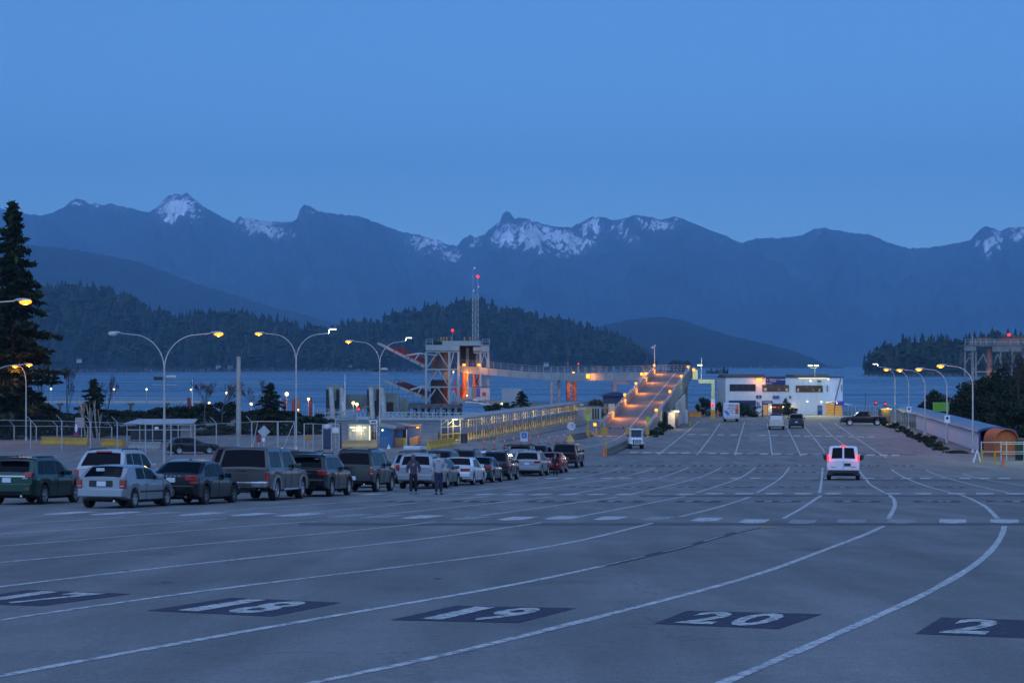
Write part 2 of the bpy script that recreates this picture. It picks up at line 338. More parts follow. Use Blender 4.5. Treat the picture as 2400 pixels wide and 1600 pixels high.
for n_,x in (('17',1637),('18',1822.7),('19',2008.6),('20',2196),('21',2364.6),('16',1455),('15',1290),('14',1115),('13',960)): fpanel(n_, x, 1174.6)
for n_,x in (('16',1625),('17',1731.5),('18',1861),('19',1991),('20',2105),('21',2228),('15',1500),('14',1372)): fpanel(n_, x, 1141)
for n_,x in (('15',1633),('16',1714),('17',1796),('18',1886),('14',1550),('13',1462),('12',1375)): fpanel(n_, x, 1106)
for n_,x in (('15',1647),('16',1725),('17',1799),('18',1886),('20',2038),('21',2119),('14',1573),('13',1499),('12',1425)): fpanel(n_, x, 1091)
# patches, tar bands, stains
def patch(c, mat, name='asphalt_patch', dz=.002): flat(name, [[G(*p) for p in c]], mat, dz)
DARKA = M('newer asphalt', (.085,.085,.088), .85, 0, .3, 1.5, .3, 30); PALEA = M('pale asphalt repair', (.20,.20,.195), .85, 0, .25, 1.2, .3, 30)
for y0,y1,x0,x1 in ((1225,1231,700,2500),(1160,1163,1500,2500),(1124,1126.5,1900,2500),(1063.5,1066,1440,2150)):
    xs2 = np.linspace(x0,x1,14); patch([(x,y0+random.uniform(-.8,.8)) for x in xs2]+[(x,y1+random.uniform(-.8,.8)) for x in xs2[::-1]][0:], DARKA, 'seal_band', .002) if y0 < 1000 else [patch([(xs2[i],y1),(xs2[i+1],y1),(xs2[i+1],y0),(xs2[i],y0)], DARKA, 'seal_band', .002) for i in range(13)]
patch([(1690,1164),(1855,1164),(1850,1159),(1695,1159.5)], DARKA); patch([(1755,1034),(1802,1034),(1800,1012),(1760,1012)], PALEA)
patch([(1782,1236.5),(1824,1236.5),(1822,1234),(1784,1234)], YPAINT, 'yellow_dash', .006)
patch([(835,1160.6),(875,1160.6),(876,1159.2),(836,1159.2)], YPAINT, 'yellow_dash', .006)
for x,y,w in ((295,1336.5,9),(391,1363.5,12),(1026,1355.5,9)): patch([(x-w,y+1),(x+w,y+.6),(x+w,y-.6),(x-w,y-.4)], M('skid mark', (.03,.03,.032), .8), 'skid_mark', .003)
# ---- water
def water_mat():
    m = bpy.data.materials.new('sea water'); m.use_nodes = True; n = m.node_tree.nodes; l = m.node_tree.links; b = n['Principled BSDF']
    b.inputs['Base Color'].default_value = (.014,.042,.105,1); b.inputs['IOR'].default_value = 1.33
    tc = n.new('ShaderNodeTexCoord'); mp = n.new('ShaderNodeMapping'); mp.inputs['Scale'].default_value = (.0025,.012,1); l.new(tc.outputs['Object'], mp.inputs[0])
    a = n.new('ShaderNodeTexNoise'); a.inputs['Scale'].default_value = 1; a.inputs['Detail'].default_value = 5; a.inputs['Roughness'].default_value = .6; l.new(mp.outputs[0], a.inputs['Vector'])
    r = n.new('ShaderNodeMapRange'); r.inputs[1].default_value = .38; r.inputs[2].default_value = .62; r.inputs[3].default_value = .10; r.inputs[4].default_value = .36; l.new(a.outputs[0], r.inputs[0]); l.new(r.outputs[0], b.inputs['Roughness'])
    mp2 = n.new('ShaderNodeMapping'); mp2.inputs['Scale'].default_value = (.35,.9,1); l.new(tc.outputs['Object'], mp2.inputs[0])
    w = n.new('ShaderNodeTexNoise'); w.inputs['Scale'].default_value = 1; w.inputs['Detail'].default_value = 4; l.new(mp2.outputs[0], w.inputs['Vector'])
    r3 = n.new('ShaderNodeMapRange'); r3.inputs[1].default_value = .38; r3.inputs[2].default_value = .62; r3.inputs[3].default_value = .12; r3.inputs[4].default_value = .5; l.new(a.outputs[0], r3.inputs[0])
    bp = n.new('ShaderNodeBump'); bp.inputs['Distance'].default_value = .5; l.new(r3.outputs[0], bp.inputs['Strength']); l.new(w.outputs[0], bp.inputs['Height']); l.new(bp.outputs[0], b.inputs['Normal'])
    return m
wy = np.array([322,345,380,450,600,1000,2000,5000,11000,18500.]); V = []; 
for y in wy: V += [(-11000,y,-4),(-1500,y,-4),(0,y,-4),(1500,y,-4),(11000,y,-4)]
Fq = [(j*5+i,j*5+i+1,(j+1)*5+i+1,(j+1)*5+i) for j in range(len(wy)-1) for i in range(4)]
tag(link(bpy.data.objects.new('water', npmesh('water', np.array(V), np.array(Fq), water_mat()))), kind='structure')
# ---- mountains
def fbm(x, y, oct=5, seed=0):                                  # value noise on numpy arrays
    r = np.random.default_rng(seed); tab = r.random((256,256)); out = np.zeros_like(x, dtype=float); amp = 1; tot = 0
    for o in range(oct):
        xi = np.floor(x).astype(int); yi = np.floor(y).astype(int); fx = x-xi; fy = y-yi; fx = fx*fx*(3-2*fx); fy = fy*fy*(3-2*fy)
        t = lambda a,b: tab[a%256,b%256]
        out += amp*((t(xi,yi)*(1-fx)+t(xi+1,yi)*fx)*(1-fy)+(t(xi,yi+1)*(1-fx)+t(xi+1,yi+1)*fx)*fy); tot += amp; amp *= .5; x = x*2.03+17; y = y*2.03+31
    return out/tot
RIDGE = np.array([(-300,500),(0,489),(65,502),(99.5,505),(126,496.5),(153,485),(164.6,473.6),(178,465),(195,469.8),(214,479),(224,476.6),(237,481),(260,476.6),(283,483),(314,489),(344,498.5),(363.6,489),(382.7,469.8),(398,458),(411,455),(425,458),(438,450.6),(455,466),(486,489),(516.6,506),(549,521.4),(560.7,507),(574,511),(589,509),(612,518.7),(650.6,520),(677,521),(696.5,512),(702,492.7),(713.7,479),(727,483),(738.6,492.7),(780.7,501),(842,507),(876.5,520),(911,533),(945.4,544),(983.7,550),(1026,561.6),(1045,571),(1071.7,577.7),(1083,561.6),(1102,550),(1114,556),(1137,550),(1148,535),(1171,521.4),(1177,504),(1184.6,496.5),(1194,497.3),(1205.7,511.8),(1221,510),(1244,515),(1278,527),(1309,531),(1336,534),(1351,527),(1385.5,508.8),(1412,508.8),(1435,515.7),(1458,513.8),(1485,504),(1515.7,507),(1546,513.8),(1577,508.8),(1603.7,512.6),(1634,527),(1651,534),(1702,554),(1741,569.7),(1770,558.8),(1838,556.7),(1879,551),(1906,537),(1930,534),(1960.5,539),(2001,546.5),(2035,549),(2059,557.8),(2093,573),(2130.6,582),(2178,580),(2222.4,573),(2273.5,563),(2297,537),(2311,530.5),(2328,534),(2345,544),(2358.5,534),(2382,532),(2400,530.5),(2700,545)])
SNOW = [(180,478,32,10,.5),(225,480,14,6,.8),(285,490,45,8,.35),(415,485,55,34,1.0),(400,512,18,12,.9),(450,505,30,22,.45),(605,525,60,26,.95),(650,548,40,16,.75),(705,490,8,26,.4),(735,498,40,10,.4),(1000,570,55,26,.85),(1055,598,32,16,.8),(1110,566,26,16,.5),(1190,550,42,34,1.0),(1255,555,60,40,1.0),(1330,570,60,30,.95),(1390,535,34,34,.75),(1320,600,25,8,.5),(1450,535,22,26,.7),(1480,560,22,24,.6),(1540,528,52,16,.9),(1500,515,25,10,.5),(1590,515,30,8,.35),(2310,570,30,14,.8),(2335,560,16,24,.9),(2315,590,12,20,.6),(2385,545,34,22,.8),(1640,560,30,60,.12),(1930,555,26,16,.22),(2050,630,18,36,.16),(1650,700,50,16,.10),(300,598,8,16,.20),(600,590,18,22,.12),(690,610,24,22,.14),(1960,660,20,36,.08),(1030,570,20,20,.5)]
U = np.concatenate([np.arange(-300,0,12), np.arange(0,2400,2.0), np.arange(2400,2701,12)]); T = np.linspace(0,1,90)**.8
uu, tt = np.meshgrid(U, T, indexing='ij')
yr = 25500+1500*fbm(uu/260, uu*0+3, 3, 5); y0 = 15500+600*fbm(uu/200, uu*0, 3, 8)
rid = np.interp(U, RIDGE[:,0], RIDGE[:,1]); jag = (fbm(U/9., U*0, 4, 3)-.5)*5.5
rid = (rid+jag)[:,None]
yd = y0+(yr-y0)*tt; zr = 8+(855-rid)/F*yr
sp = 1-np.abs(2*fbm(uu/130+.8*tt, tt*1.3+.4*fbm(uu/90,tt*3,3,11), 4, 2)-1)       # spurs running down to the water
det = fbm(uu/48.+tt*3, tt*26+uu/60, 5, 21)-.5; det2 = fbm(uu/15.-tt*9, tt*70, 4, 22)-.5
prof = (tt**1.05)*.94+.06*np.sin(tt*math.pi*.5)
fade = np.clip((1-tt)*5,0,1)
zz = zr*prof + (sp-.62)*700*np.sin(np.pi*np.clip(tt,0,1))**.7*fade + det*350*np.sqrt(tt)*np.clip((1-tt)*9,0,1) + det2*95*np.clip((1-tt)*14,0,1)*np.sqrt(tt)
zz = np.minimum(zz, 8+(855-rid-1.2*fade)/F*yd); zz = np.where(tt == 0, -7, np.maximum(zz,-7+60*tt))
px_y = 855-(zz-8)*F/yd; snow = np.zeros_like(zz)
for sx,sy,rx,ry,a in SNOW: snow = np.maximum(snow, a*np.exp(-(((uu-sx)/rx)**2+((px_y-sy)/ry)**2)**1.3))
back = np.stack([np.array([u/F*1.0 for u in (U-1200)])*(yr[:,0]+2500), yr[:,0]+2500, np.full(len(U), -7.)],1)
P3 = np.stack([(uu-1200)/F*yd, yd, zz],2); P3 = np.concatenate([P3, back[:,None,:]],1); nt = len(T)+1
snow = np.concatenate([snow, np.zeros((len(U),1))],1)
idx = np.arange(len(U)*nt).reshape(len(U),nt); fq = np.stack([idx[:-1,:-1],idx[1:,:-1],idx[1:,1:],idx[:-1,1:]],-1).reshape(-1,4)
def mountain_mat():
    m = bpy.data.materials.new('forested mountain with snow'); m.use_nodes = True; n = m.node_tree.nodes; l = m.node_tree.links; b = n['Principled BSDF']; b.inputs['Roughness'].default_value = .95; b.inputs['Specular IOR Level'].default_value = .1
    tc = n.new('ShaderNodeTexCoord'); at = n.new('ShaderNodeAttribute'); at.attribute_name = 'tint'
    def noise(sc, d=6, st=(1,1,1)):
        mp = n.new('ShaderNodeMapping'); mp.inputs['Scale'].default_value = st; l.new(tc.outputs['Object'], mp.inputs[0])
        a = n.new('ShaderNodeTexNoise'); a.inputs['Scale'].default_value = sc; a.inputs['Detail'].default_value = d; a.inputs['Roughness'].default_value = .65; l.new(mp.outputs[0], a.inputs['Vector']); return a.outputs[0]
    a = noise(.011, 9, (1,.3,.45)); sub = n.new('ShaderNodeMath'); sub.operation = 'SUBTRACT'; sub.inputs[0].default_value = 1.0; l.new(a, sub.inputs[1])
    mr0 = n.new('ShaderNodeMapRange'); mr0.inputs[1].default_value = .36; mr0.inputs[2].default_value = .64; l.new(a, mr0.inputs[0])
    d = n.new('ShaderNodeMath'); d.operation = 'ADD'; l.new(at.outputs['Fac'], d.inputs[0]); l.new(mr0.outputs[0], d.inputs[1])
    mr = n.new('ShaderNodeMapRange'); mr.inputs[1].default_value = 1.12; mr.inputs[2].default_value = 1.26
    n2 = n.new('ShaderNodeMath'); n2.operation = 'MULTIPLY_ADD'; n2.inputs[1].default_value = 1.3; n2.inputs[2].default_value = -.65; l.new(noise(.034, 6, (1,.3,.3)), n2.inputs[0])
    d2 = n.new('ShaderNodeMath'); d2.operation = 'ADD'; l.new(d.outputs[0], d2.inputs[0]); l.new(n2.outputs[0], d2.inputs[1]); l.new(d2.outputs[0], mr.inputs[0])
    mul = n.new('ShaderNodeMath'); mul.operation = 'MULTIPLY'; l.new(mr.outputs[0], mul.inputs[0])
    g = n.new('ShaderNodeMapRange'); g.inputs[1].default_value = .05; g.inputs[2].default_value = .4; l.new(at.outputs['Fac'], g.inputs[0]); l.new(g.outputs[0], mul.inputs[1])
    rock = n.new('ShaderNodeMix'); rock.data_type = 'RGBA'; rock.inputs[6].default_value = (.030,.050,.056,1); rock.inputs[7].default_value = (.09,.09,.10,1)
    rr = n.new('ShaderNodeMapRange'); rr.inputs[1].default_value = .02; rr.inputs[2].default_value = .5; l.new(at.outputs['Fac'], rr.inputs[0]); l.new(rr.outputs[0], rock.inputs[0])
    mx = n.new('ShaderNodeMix'); mx.data_type = 'RGBA'; mx.inputs[7].default_value = (.95,.94,.94,1); l.new(rock.outputs[2], mx.inputs[6]); l.new(mul.outputs[0], mx.inputs[0])
    nv = noise(.0012, 5); nr = n.new('ShaderNodeMapRange'); nr.inputs[1].default_value = .35; nr.inputs[2].default_value = .7; nr.inputs[3].default_value = .55; nr.inputs[4].default_value = 1.9; l.new(nv, nr.inputs[0])
    sc = n.new('ShaderNodeVectorMath'); sc.operation = 'SCALE'; l.new(mx.outputs[2], sc.inputs[0]); l.new(nr.outputs[0], sc.inputs['Scale']); l.new(sc.outputs[0], b.inputs['Base Color'])
    bp = n.new('ShaderNodeBump'); bp.inputs['Strength'].default_value = .7; bp.inputs['Distance'].default_value = 25; l.new(noise(.02,6), bp.inputs['Height']); l.new(bp.outputs[0], b.inputs['Normal'])
    return m
tint = np.zeros((P3.shape[0]*P3.shape[1],4)); tint[:,:3] = snow.reshape(-1,1); tint[:,3] = 1
tag(link(bpy.data.objects.new('mountain_range', npmesh('mountain_range', P3.reshape(-1,3), fq, mountain_mat(), True, tint))), kind='structure')
# ---- hills in front of the mountains
HILLM = M('forested hillside', (.020,.032,.032), .95, 0, .35, .004, spec=.1)
SHOREM = M('rocky shoreline', (.12,.11,.105), .9, 0, .5, .03, spec=.2)
def hill(name, prof, Y, depth, step=6, jit=3., trees=False, seed=1, mat=None, base=-7):
    prof = np.array(prof); u = np.arange(prof[0,0], prof[-1,0]+.1, step); y = np.interp(u, prof[:,0], prof[:,1])
    y = np.minimum(y+(fbm(u/7., u*0, 4, seed)-.5)*jit, 866); t = np.linspace(0,1,26)
    ua, ta = np.meshgrid(u, t, indexing='ij'); yd = Y+depth*ta+depth*.10*(fbm(ua/60, ta*0, 3, seed+9)-.5)*(1-ta)
    zr = 8+(855-y)[:,None]/F*(Y+depth)
    z = (zr+4)*(np.sin(ta*math.pi/2)**.85)*(1-.16*(fbm(ua/50, ta*4, 4, seed+4))*np.sin(math.pi*ta))-4
    z = np.minimum(z, 8+(855-y[:,None])/F*yd); z[:,0] = base
    p = np.stack([(ua-1200)/F*yd, yd, z],2); bk = np.stack([(u-1200)/F*(Y+depth*1.7), np.full(len(u),Y+depth*1.7), np.full(len(u),base*1.)],1)
    p = np.concatenate([p,bk[:,None,:]],1); nt = len(t)+1; ix = np.arange(len(u)*nt).reshape(len(u),nt)
    fq = np.stack([ix[:-1,:-1],ix[1:,:-1],ix[1:,1:],ix[:-1,1:]],-1).reshape(-1,4)
    o = link(bpy.data.objects.new(name, npmesh(name, p.reshape(-1,3), fq, mat or HILLM, True))); tag(o, kind='structure')
    return u, y, z, yd
hill('foothill', [(-200,560),(0,566),(100,577),(180,586),(260,600),(330,615),(400,640),(470,668),(560,694),(640,720),(720,738),(800,760),(900,800),(980,862)], 10500, 3000, 3, 5.0, seed=3)
hill('foothill', [(1300,800),(1380,772),(1440,756),(1480,748),(1520,744),(1555,742),(1600,750),(1660,770),(1720,788),(1800,806),(1860,822),(1905,838),(1940,856)], 8000, 1800, 3, 4.0, seed=4)
def treemesh(kind, seed):                                      # a far conifer or broadleaf crown, about 60 triangles
    r = np.random.default_rng(seed); v = []; f = []
    if kind == 'c':
        nt = r.integers(5,8); lo = .12
        for k in range(nt):
            z0 = lo+(1-lo)*k/nt*.94; z1 = min(1, z0+(1-lo)/nt*1.9); rad = .17*(1-k/nt)**.8*r.uniform(.75,1.25)+.012; n = 6; b = len(v); v.append((r.uniform(-.01,.01),r.uniform(-.01,.01),z1))
            for j in range(n):
                t = 2*math.pi*(j+r.uniform(-.3,.3))/n; rr = rad*r.uniform(.55,1.25); v.append((rr*math.cos(t),rr*math.sin(t),z0-r.uniform(0,.05)))
            f += [(b,b+1+j,b+1+(j+1)%n) for j in range(n)]
    else:
        for k in range(9):
            c = np.array([r.uniform(-.2,.2),r.uniform(-.2,.2),r.uniform(.35,.85)]); s = r.uniform(.12,.22); b = len(v)
            for d in ((1,0,0),(0,1,0),(-1,0,0),(0,-1,0),(0,0,1),(0,0,-1)): v.append(tuple(c+np.array(d)*s*r.uniform(.7,1.3)))
            f += [(b+i+0,b+(i+1)%4,b+4) for i in range(4)]+[(b+(i+1)%4,b+i,b+5) for i in range(4)]
    b = len(v); v += [(.012,0,0),(-.006,.01,0),(-.006,-.01,0),(0,0,.5)]; f += [(b,b+1,b+3),(b+1,b+2,b+3),(b+2,b,b+3)]
    return np.array(v), np.array(f)
PROT = [treemesh('c',s) for s in range(8)]+[treemesh('d',20+s) for s in range(3)]
def wood(name, items, label):                                  # items: x,y,z,h,proto,tint
    vs = []; fs = []; ts = []; n = 0
    for x,y,z,h,k,t in items:
        v,f = PROT[k]; a = random.uniform(0,6.28); c,s = math.cos(a), math.sin(a); w = h*random.uniform(1.0,1.6)
        q = np.stack([x+w*(v[:,0]*c-v[:,1]*s), y+w*(v[:,0]*s+v[:,1]*c), z+h*v[:,2]],1); vs.append(q); fs.append(f+n); n += len(v)
        ts.append(np.tile(np.array([*t,1.]), (len(v),1)))
    o = link(bpy.data.objects.new(name, npmesh(name, np.concatenate(vs), np.concatenate(fs), LEAF, False, np.concatenate(ts))))
    return tag(o, label, 'forest', kind='stuff')
def rtint():
    k = random.random(); b = random.uniform(.4,2.1)
    if k < .12: return (b*2.2,b*1.35,b*1.5)                     # bare brownish alders
    if k < .3: return (b*1.2,b*1.45,b*.9)
    return (b,b*1.05,b)
HPROTO = [bpy.data.meshes.new('x')]*0
def hero(k):
    v,f = PROT[k]; return npmesh('pine_tree', v, f, LEAF, False, np.tile(np.array([1,1.05,1,1.]),(len(v),1)))
HEROES = [hero(k) for k in range(8)]
def forested(name, prof, Y, depth, n, hr, label, hlabel, nh, seed, cmin=0):
    off = [(x,y+ hr*.85*F/(Y+depth)) for x,y in prof]
    u,y,z,yd = hill(name, off, Y, depth, 6, 3, seed=seed)
    r = np.random.default_rng(seed+50); items = []
    for i in range(n):
        a = r.uniform(0,len(u)-1.001); t = 1-(1-r.uniform(.02,1.0))**1.0; ia = int(a); it = int(t*24.99)
        x = (u[ia]-1200+ (a-ia)*6)/F*yd[ia,it]; zz_ = z[ia,it]
        if zz_ < .5: continue
        h = hr*(.5+.75*r.random()**1.3)*(.8+.5*fbm(np.array([a/5.]),np.array([t*6]),2,7)[0]); k = int(r.integers(0,8)) if r.random() < .72 else int(r.integers(8,11))
        items.append((x, yd[ia,it], zz_-1, h*(1 if k < 8 else .8), k, rtint()))
    wood('woodland', items, label)
    proto = None
    for i in range(nh):
        a = (i+r.uniform(.2,.8))/nh*(len(u)-2); ia = int(a); h = hr*r.uniform(.8,1.45)
        loc = ((u[ia]-1200)/F*yd[ia,24], float(yd[ia,24]), float(z[ia,24])-1)
        o = bpy.data.objects.new('pine_tree', HEROES[i%8]); link(o); o.location = loc; o.scale = (h*r.uniform(1.1,1.6),h*1.3,h); o.rotation_euler = (0,0,r.uniform(0,6))
        tag(o, hlabel, 'tree', hlabel.replace('tall dark conifer','conifers'))
forested('wooded_hill', [(-220,690),(0,676),(100,668),(130,668),(190,664),(250,672),(290,690),(340,712),(420,735),(470,722),(520,730),(560,728),(620,738),(720,762),(760,768),(800,756),(880,742),(960,720),(1020,706),(1080,700),(1150,706),(1200,722),(1280,738),(1360,757),(1430,778),(1470,795),(1510,822),(1535,848),(1550,866)], 4050, 800, 4200, 26, 'dark evergreen woodland covering the long hill across the water', 'tall dark conifer standing out on the skyline of the long wooded hill', 70, 11)
forested('wooded_headland', [(2026,858),(2034,846),(2046,834),(2060,818),(2080,806),(2110,798),(2160,792),(2210,790),(2300,784),(2450,778),(2650,775)], 2380, 330, 900, 20, 'dark evergreen woodland covering the small headland at right', 'tall dark conifer standing out on the skyline of the right headland', 16, 12)
# shoreline rocks under the woods, and the low islets
def shore(name, u0, u1, Y, h, seed, step=3):
    r = np.random.default_rng(seed); u = np.arange(u0,u1,step); m = MB(); P = []
    for a in u:
        y = Y-r.uniform(0,Y*.012); zt = -4+h*r.uniform(.2,1.0)*(.35+.65*fbm(np.array([a/40.]),np.array([0.]),3,seed)[0]*1.5); x = (a-1200)/F
        P.append([(x*(y-h*1.5),y-h*1.5,-6),(x*y,y,-4+ (zt+4)*.6),(x*(y+h*.6),y+h*.6,zt),(x*(y+h*3),y+h*3,zt*.5-3),(x*(y+h*5),y+h*5,-6.5)])
    for q in P: m.v += q
    for i in range(len(P)-1):
        for j in range(4): m.f.append((i*5+j,(i+1)*5+j,(i+1)*5+j+1,i*5+j+1)); m.mi.append(0)
    tag(m.build(name, SHOREM, org=(0,0,0)), kind='structure')
shore('rocky_shore', -200, 1560, 4020, 9, 3, 2.5); shore('rocky_shore', 2018, 2700, 2370, 3.5, 4, 3); shore('rocky_shore', 1300, 1980, 7950, 13, 5)
shore('islet', 1655, 1708, 3000, 9, 6, 2); shore('islet', 1555, 1625, 3600, 6, 8, 2)
items = []
for i in range(26): items.append((X(random.uniform(1572,1608),3620), 3620+random.uniform(-5,15), -3, random.uniform(11,21), random.choice((8,9,10,1,2)), (1,1,1)))
wood('grove', items, 'small clump of trees on a low islet beyond the ramp')
# cottages at the far waterline
COT = [M('cottage wall pale', (.5,.5,.48), .7), M('cottage wall grey', (.28,.27,.27), .7), M('cottage roof', (.12,.11,.11), .8)]
cots = [(186,845,4045,0,'far cottage at the left end of the shoreline below the wood'),(512,861,4060,0,'far cottage on the shoreline between the first two lamp posts'),(820,857,4065,1,'far cottage on the shoreline right of the second lamp post'),(835,852,4090,0,'far cottage just above its neighbour right of the second lamp post'),(540,862,4050,1,'far cottage low on the shoreline left of the grey steel post'),(1280,854,4070,0,'far white cottage on the shoreline behind the overhead roadway'),(2178,882,2400,0,'far cottage on the shoreline of the right headland')]
for px,py,Y,k,lb in cots:
    p = D(px,Y,py); w,d,h = 9,7,4.5; t = thing('cottage', lb, 'house', (p.x,p.y,p.z-3))
    MB().box(p.x-w/2,p.x+w/2,p.y-d/2,p.y+d/2,p.z-4,p.z+h-3).build('wall', COT[k], t)
    MB().prism([(p.x-w/2-.5,p.y-d/2-.5,p.z+h-3),(p.x-w/2-.5,p.y+d/2+.5,p.z+h-3),(p.x-w/2-.5,p.y,p.z+h+.2)],(0,0,0),(w+1,0,0)).build('roof', COT[2], t)
    MB().box(p.x-2,p.x,p.y-d/2-.06,p.y-d/2,p.z-1.4,p.z).build('window', GLASS, t)
# ---- air
hz = MB().box(-12000,12000,-150,34000,-9.5,3300).build('haze', [], org=(0,0,0)); tag(hz, kind='stuff')
hm = bpy.data.materials.new('air'); hm.use_nodes = True; hn = hm.node_tree.nodes; hl = hm.node_tree.links
hn.remove(hn['Principled BSDF']); pv = hn.new('ShaderNodeVolumePrincipled'); pv.inputs['Color'].default_value = (.34,.66,1,1); pv.inputs['Density'].default_value = 4.9e-5; pv.inputs['Anisotropy'].default_value = .0
hl.new(pv.outputs[0], hn['Material Output'].inputs['Volume']); hz.data.materials.append(hm)
# ================================================================== VEHICLES
# local axes: y runs forward from the rear bumper, x to the right, z up
def paint(name, col, metal=.35, rough=.32): return M(name, col, rough, metal, .04, 6, coat=.55, spec=.3)
TAILG = M('tail lamp red', (.30,.010,.012), .15, var=0, coat=1); LENSW = M('clear lamp lens', (.45,.42,.40), .2, var=0, coat=1)
AMBER = M('amber lamp lens', (.5,.16,.03), .2, var=0, coat=1); PLATE = M('number plate', (.62,.63,.66), .5, var=.05); UNDER = M('underbody', (.008,.008,.009), .9, var=0)
RIM = M('alloy rim', (.42,.43,.45), .35, .8, .05, 5); RIMD = M('dark alloy rim', (.14,.145,.15), .35, .8, .05, 5); BRAKE = lampmat('lit brake lamp', (1,.02,.03), 3.5)
WHEELS = {}
def wheel_meshes(r, w, rim):
    k = (r,w,rim.name)
    if k in WHEELS: return WHEELS[k]
    t = MB(); ri = r*.66; b = w/2
    t.lathe((0,0,0),[(ri,-b+.02),(r*.93,-b),(r,-b+.03),(r,b-.03),(r*.93,b),(ri,b-.02),(ri,-b+.02)], 20, 'x'); tm = t.mesh('tyre', BLACK, 40)
    q = MB(); q.lathe((0,0,0),[(ri,b-.015),(ri*.94,b-.02),(ri*.90,b-.06),(.02,b-.075)], 20, 'x')
    for k2 in range(6):
        a = 2*math.pi*k2/6; d = Vector((0,math.cos(a),math.sin(a))); n = Vector((0,-math.sin(a),math.cos(a)))
        p0 = Vector((b-.03,0,0))+d*ri*.12; p1 = Vector((b-.018,0,0))+d*ri*.93
        q.add([p0-n*.05,p0+n*.05,p1+n*.032,p1-n*.032,p0-n*.05-Vector((.03,0,0)),p0+n*.05-Vector((.03,0,0)),p1+n*.032-Vector((.03,0,0)),p1-n*.032-Vector((.03,0,0))],[(0,1,2,3),(0,4,5,1),(1,5,6,2),(2,6,7,3),(3,7,4,0)])
    q.lathe((0,0,0),[(.0,b-.012),(.045,b-.018),(.05,b-.03)], 8, 'x'); rm = q.mesh('rim', rim, 40)
    WHEELS[k] = (tm, rm); return WHEELS[k]
class Shape:
    """A car body as sections along its length: sill, belt and roof lines, plan taper and tumblehome."""
    def __init__(s, L, W_, H, roof, belt, wb, ro, r, sill=.22, tumble=.27, nose=.9, tail=.93, archr=None, shoulder=.05):
        s.L, s.W, s.H, s.wb, s.ro, s.r, s.sill, s.tumble, s.nose, s.tail, s.sh = L, W_, H, wb, ro, r, sill, tumble, nose, tail, shoulder
        s.roof = np.array(roof); s.belt = np.array(belt); s.ar = archr or r*1.17; s.yr = ro; s.yf = ro+wb
    def top(s, y): return float(np.interp(y, s.roof[:,0], s.roof[:,1]))
    def bel(s, y): return min(float(np.interp(y, s.belt[:,0], s.belt[:,1])), s.top(y)-.012)
    def hw(s, y):
        w = s.W/2; a = .35; b = .7
        if y < a: w *= s.tail+(1-s.tail)*math.sin(max(0,y)/a*math.pi/2)
        if y > s.L-b: w *= s.nose+(1-s.nose)*math.sin(max(0,s.L-y)/b*math.pi/2)
        return w
    def low(s, y):
        z = s.sill+ (.12*max(0,1-y/.5) if y < .5 else 0)+(.06*max(0,1-(s.L-y)/.5) if y > s.L-.5 else 0)
        for c in (s.yr, s.yf):
            d = abs(y-c)
            if d < s.ar: z = max(z, s.r+math.sqrt(s.ar**2-d*d)*.98)
        return z
    def sec(s, y):
        w, zl, zb, zt = s.hw(y), s.low(y), s.bel(y), s.top(y); zl = min(zl, zb-.10); h = zt-zb; wbt = w-s.sh; wr = wbt-s.tumble*h
        zm = zl+(zb-zl)*.5
        return [(0,zl),(w-.10,zl),(w-.025,zl+.035),(w-.005,zm),(w,zm+(zb-zm)*.45),(w-.012,zb-.05),(wbt,zb),
                (wbt+(wr-wbt)*.545,zb+h*.5),(wr,zt-h*.10-.006),(wr-.05,zt-.018),(wr*.55,zt+.006),(0,zt+.016)]
    def side(s, y, t):                                         # point on the greenhouse side: t 0 belt .. 1 roof edge
        q = s.sec(y); a, b = q[6], q[8]; return Vector((a[0]+(b[0]-a[0])*t, y, a[1]+(b[1]-a[1])*t))
    def over(s, y, u):                                         # point on the upper surface, u -1..1 across
        q = s.sec(y); v = abs(u)*q[9][0]
        z = float(np.interp(v, [q[11][0],q[10][0],q[9][0]], [q[11][1],q[10][1],q[9][1]])); return Vector((math.copysign(v,u), y, z))
    def stations(s):
        ys = set(np.round(np.arange(0, s.L+.001, .10),3)); ys |= {0, .02, .05, .09, s.L-.02, s.L-.05, s.L}
        for c in (s.yr,s.yf): ys |= set(np.round(c+s.ar*np.cos(np.linspace(0,math.pi,13)),3)); ys |= {round(c-s.ar-.006,3), round(c+s.ar+.006,3)}
        R_ = s.roof
        for i in range(len(R_)-1):
            n = max(2, int(abs(R_[i+1,1]-R_[i,1])/.06)); ys |= set(np.round(np.linspace(R_[i,0],R_[i+1,0],n+1),3))
        return sorted(y for y in ys if 0 <= y <= s.L)
    def body(s):
        m = MB(); ys = s.stations(); n = 12
        for y in ys:
            q = s.sec(y); m.v += [(a,y,z) for a,z in q]+[(-a,y,z) for a,z in q[-2:0:-1]]
        k = 22
        for i in range(len(ys)-1):
            for j in range(k): m.f.append((i*k+j,i*k+(j+1)%k,(i+1)*k+(j+1)%k,(i+1)*k+j)); m.mi.append(0)
        for i,rev in ((0,0),(len(ys)-1,1)):
            for j in range(11):
                a, b = i*k+j, i*k+j+1; c, d = i*k+(k-j-1)%k, i*k+(k-j)%k
                q = [v for v in (a,b,c,d)]; q = list(dict.fromkeys(q))
                if len(q) > 2: m.f.append(tuple(q if not rev else q[::-1])); m.mi.append(0)
        return m
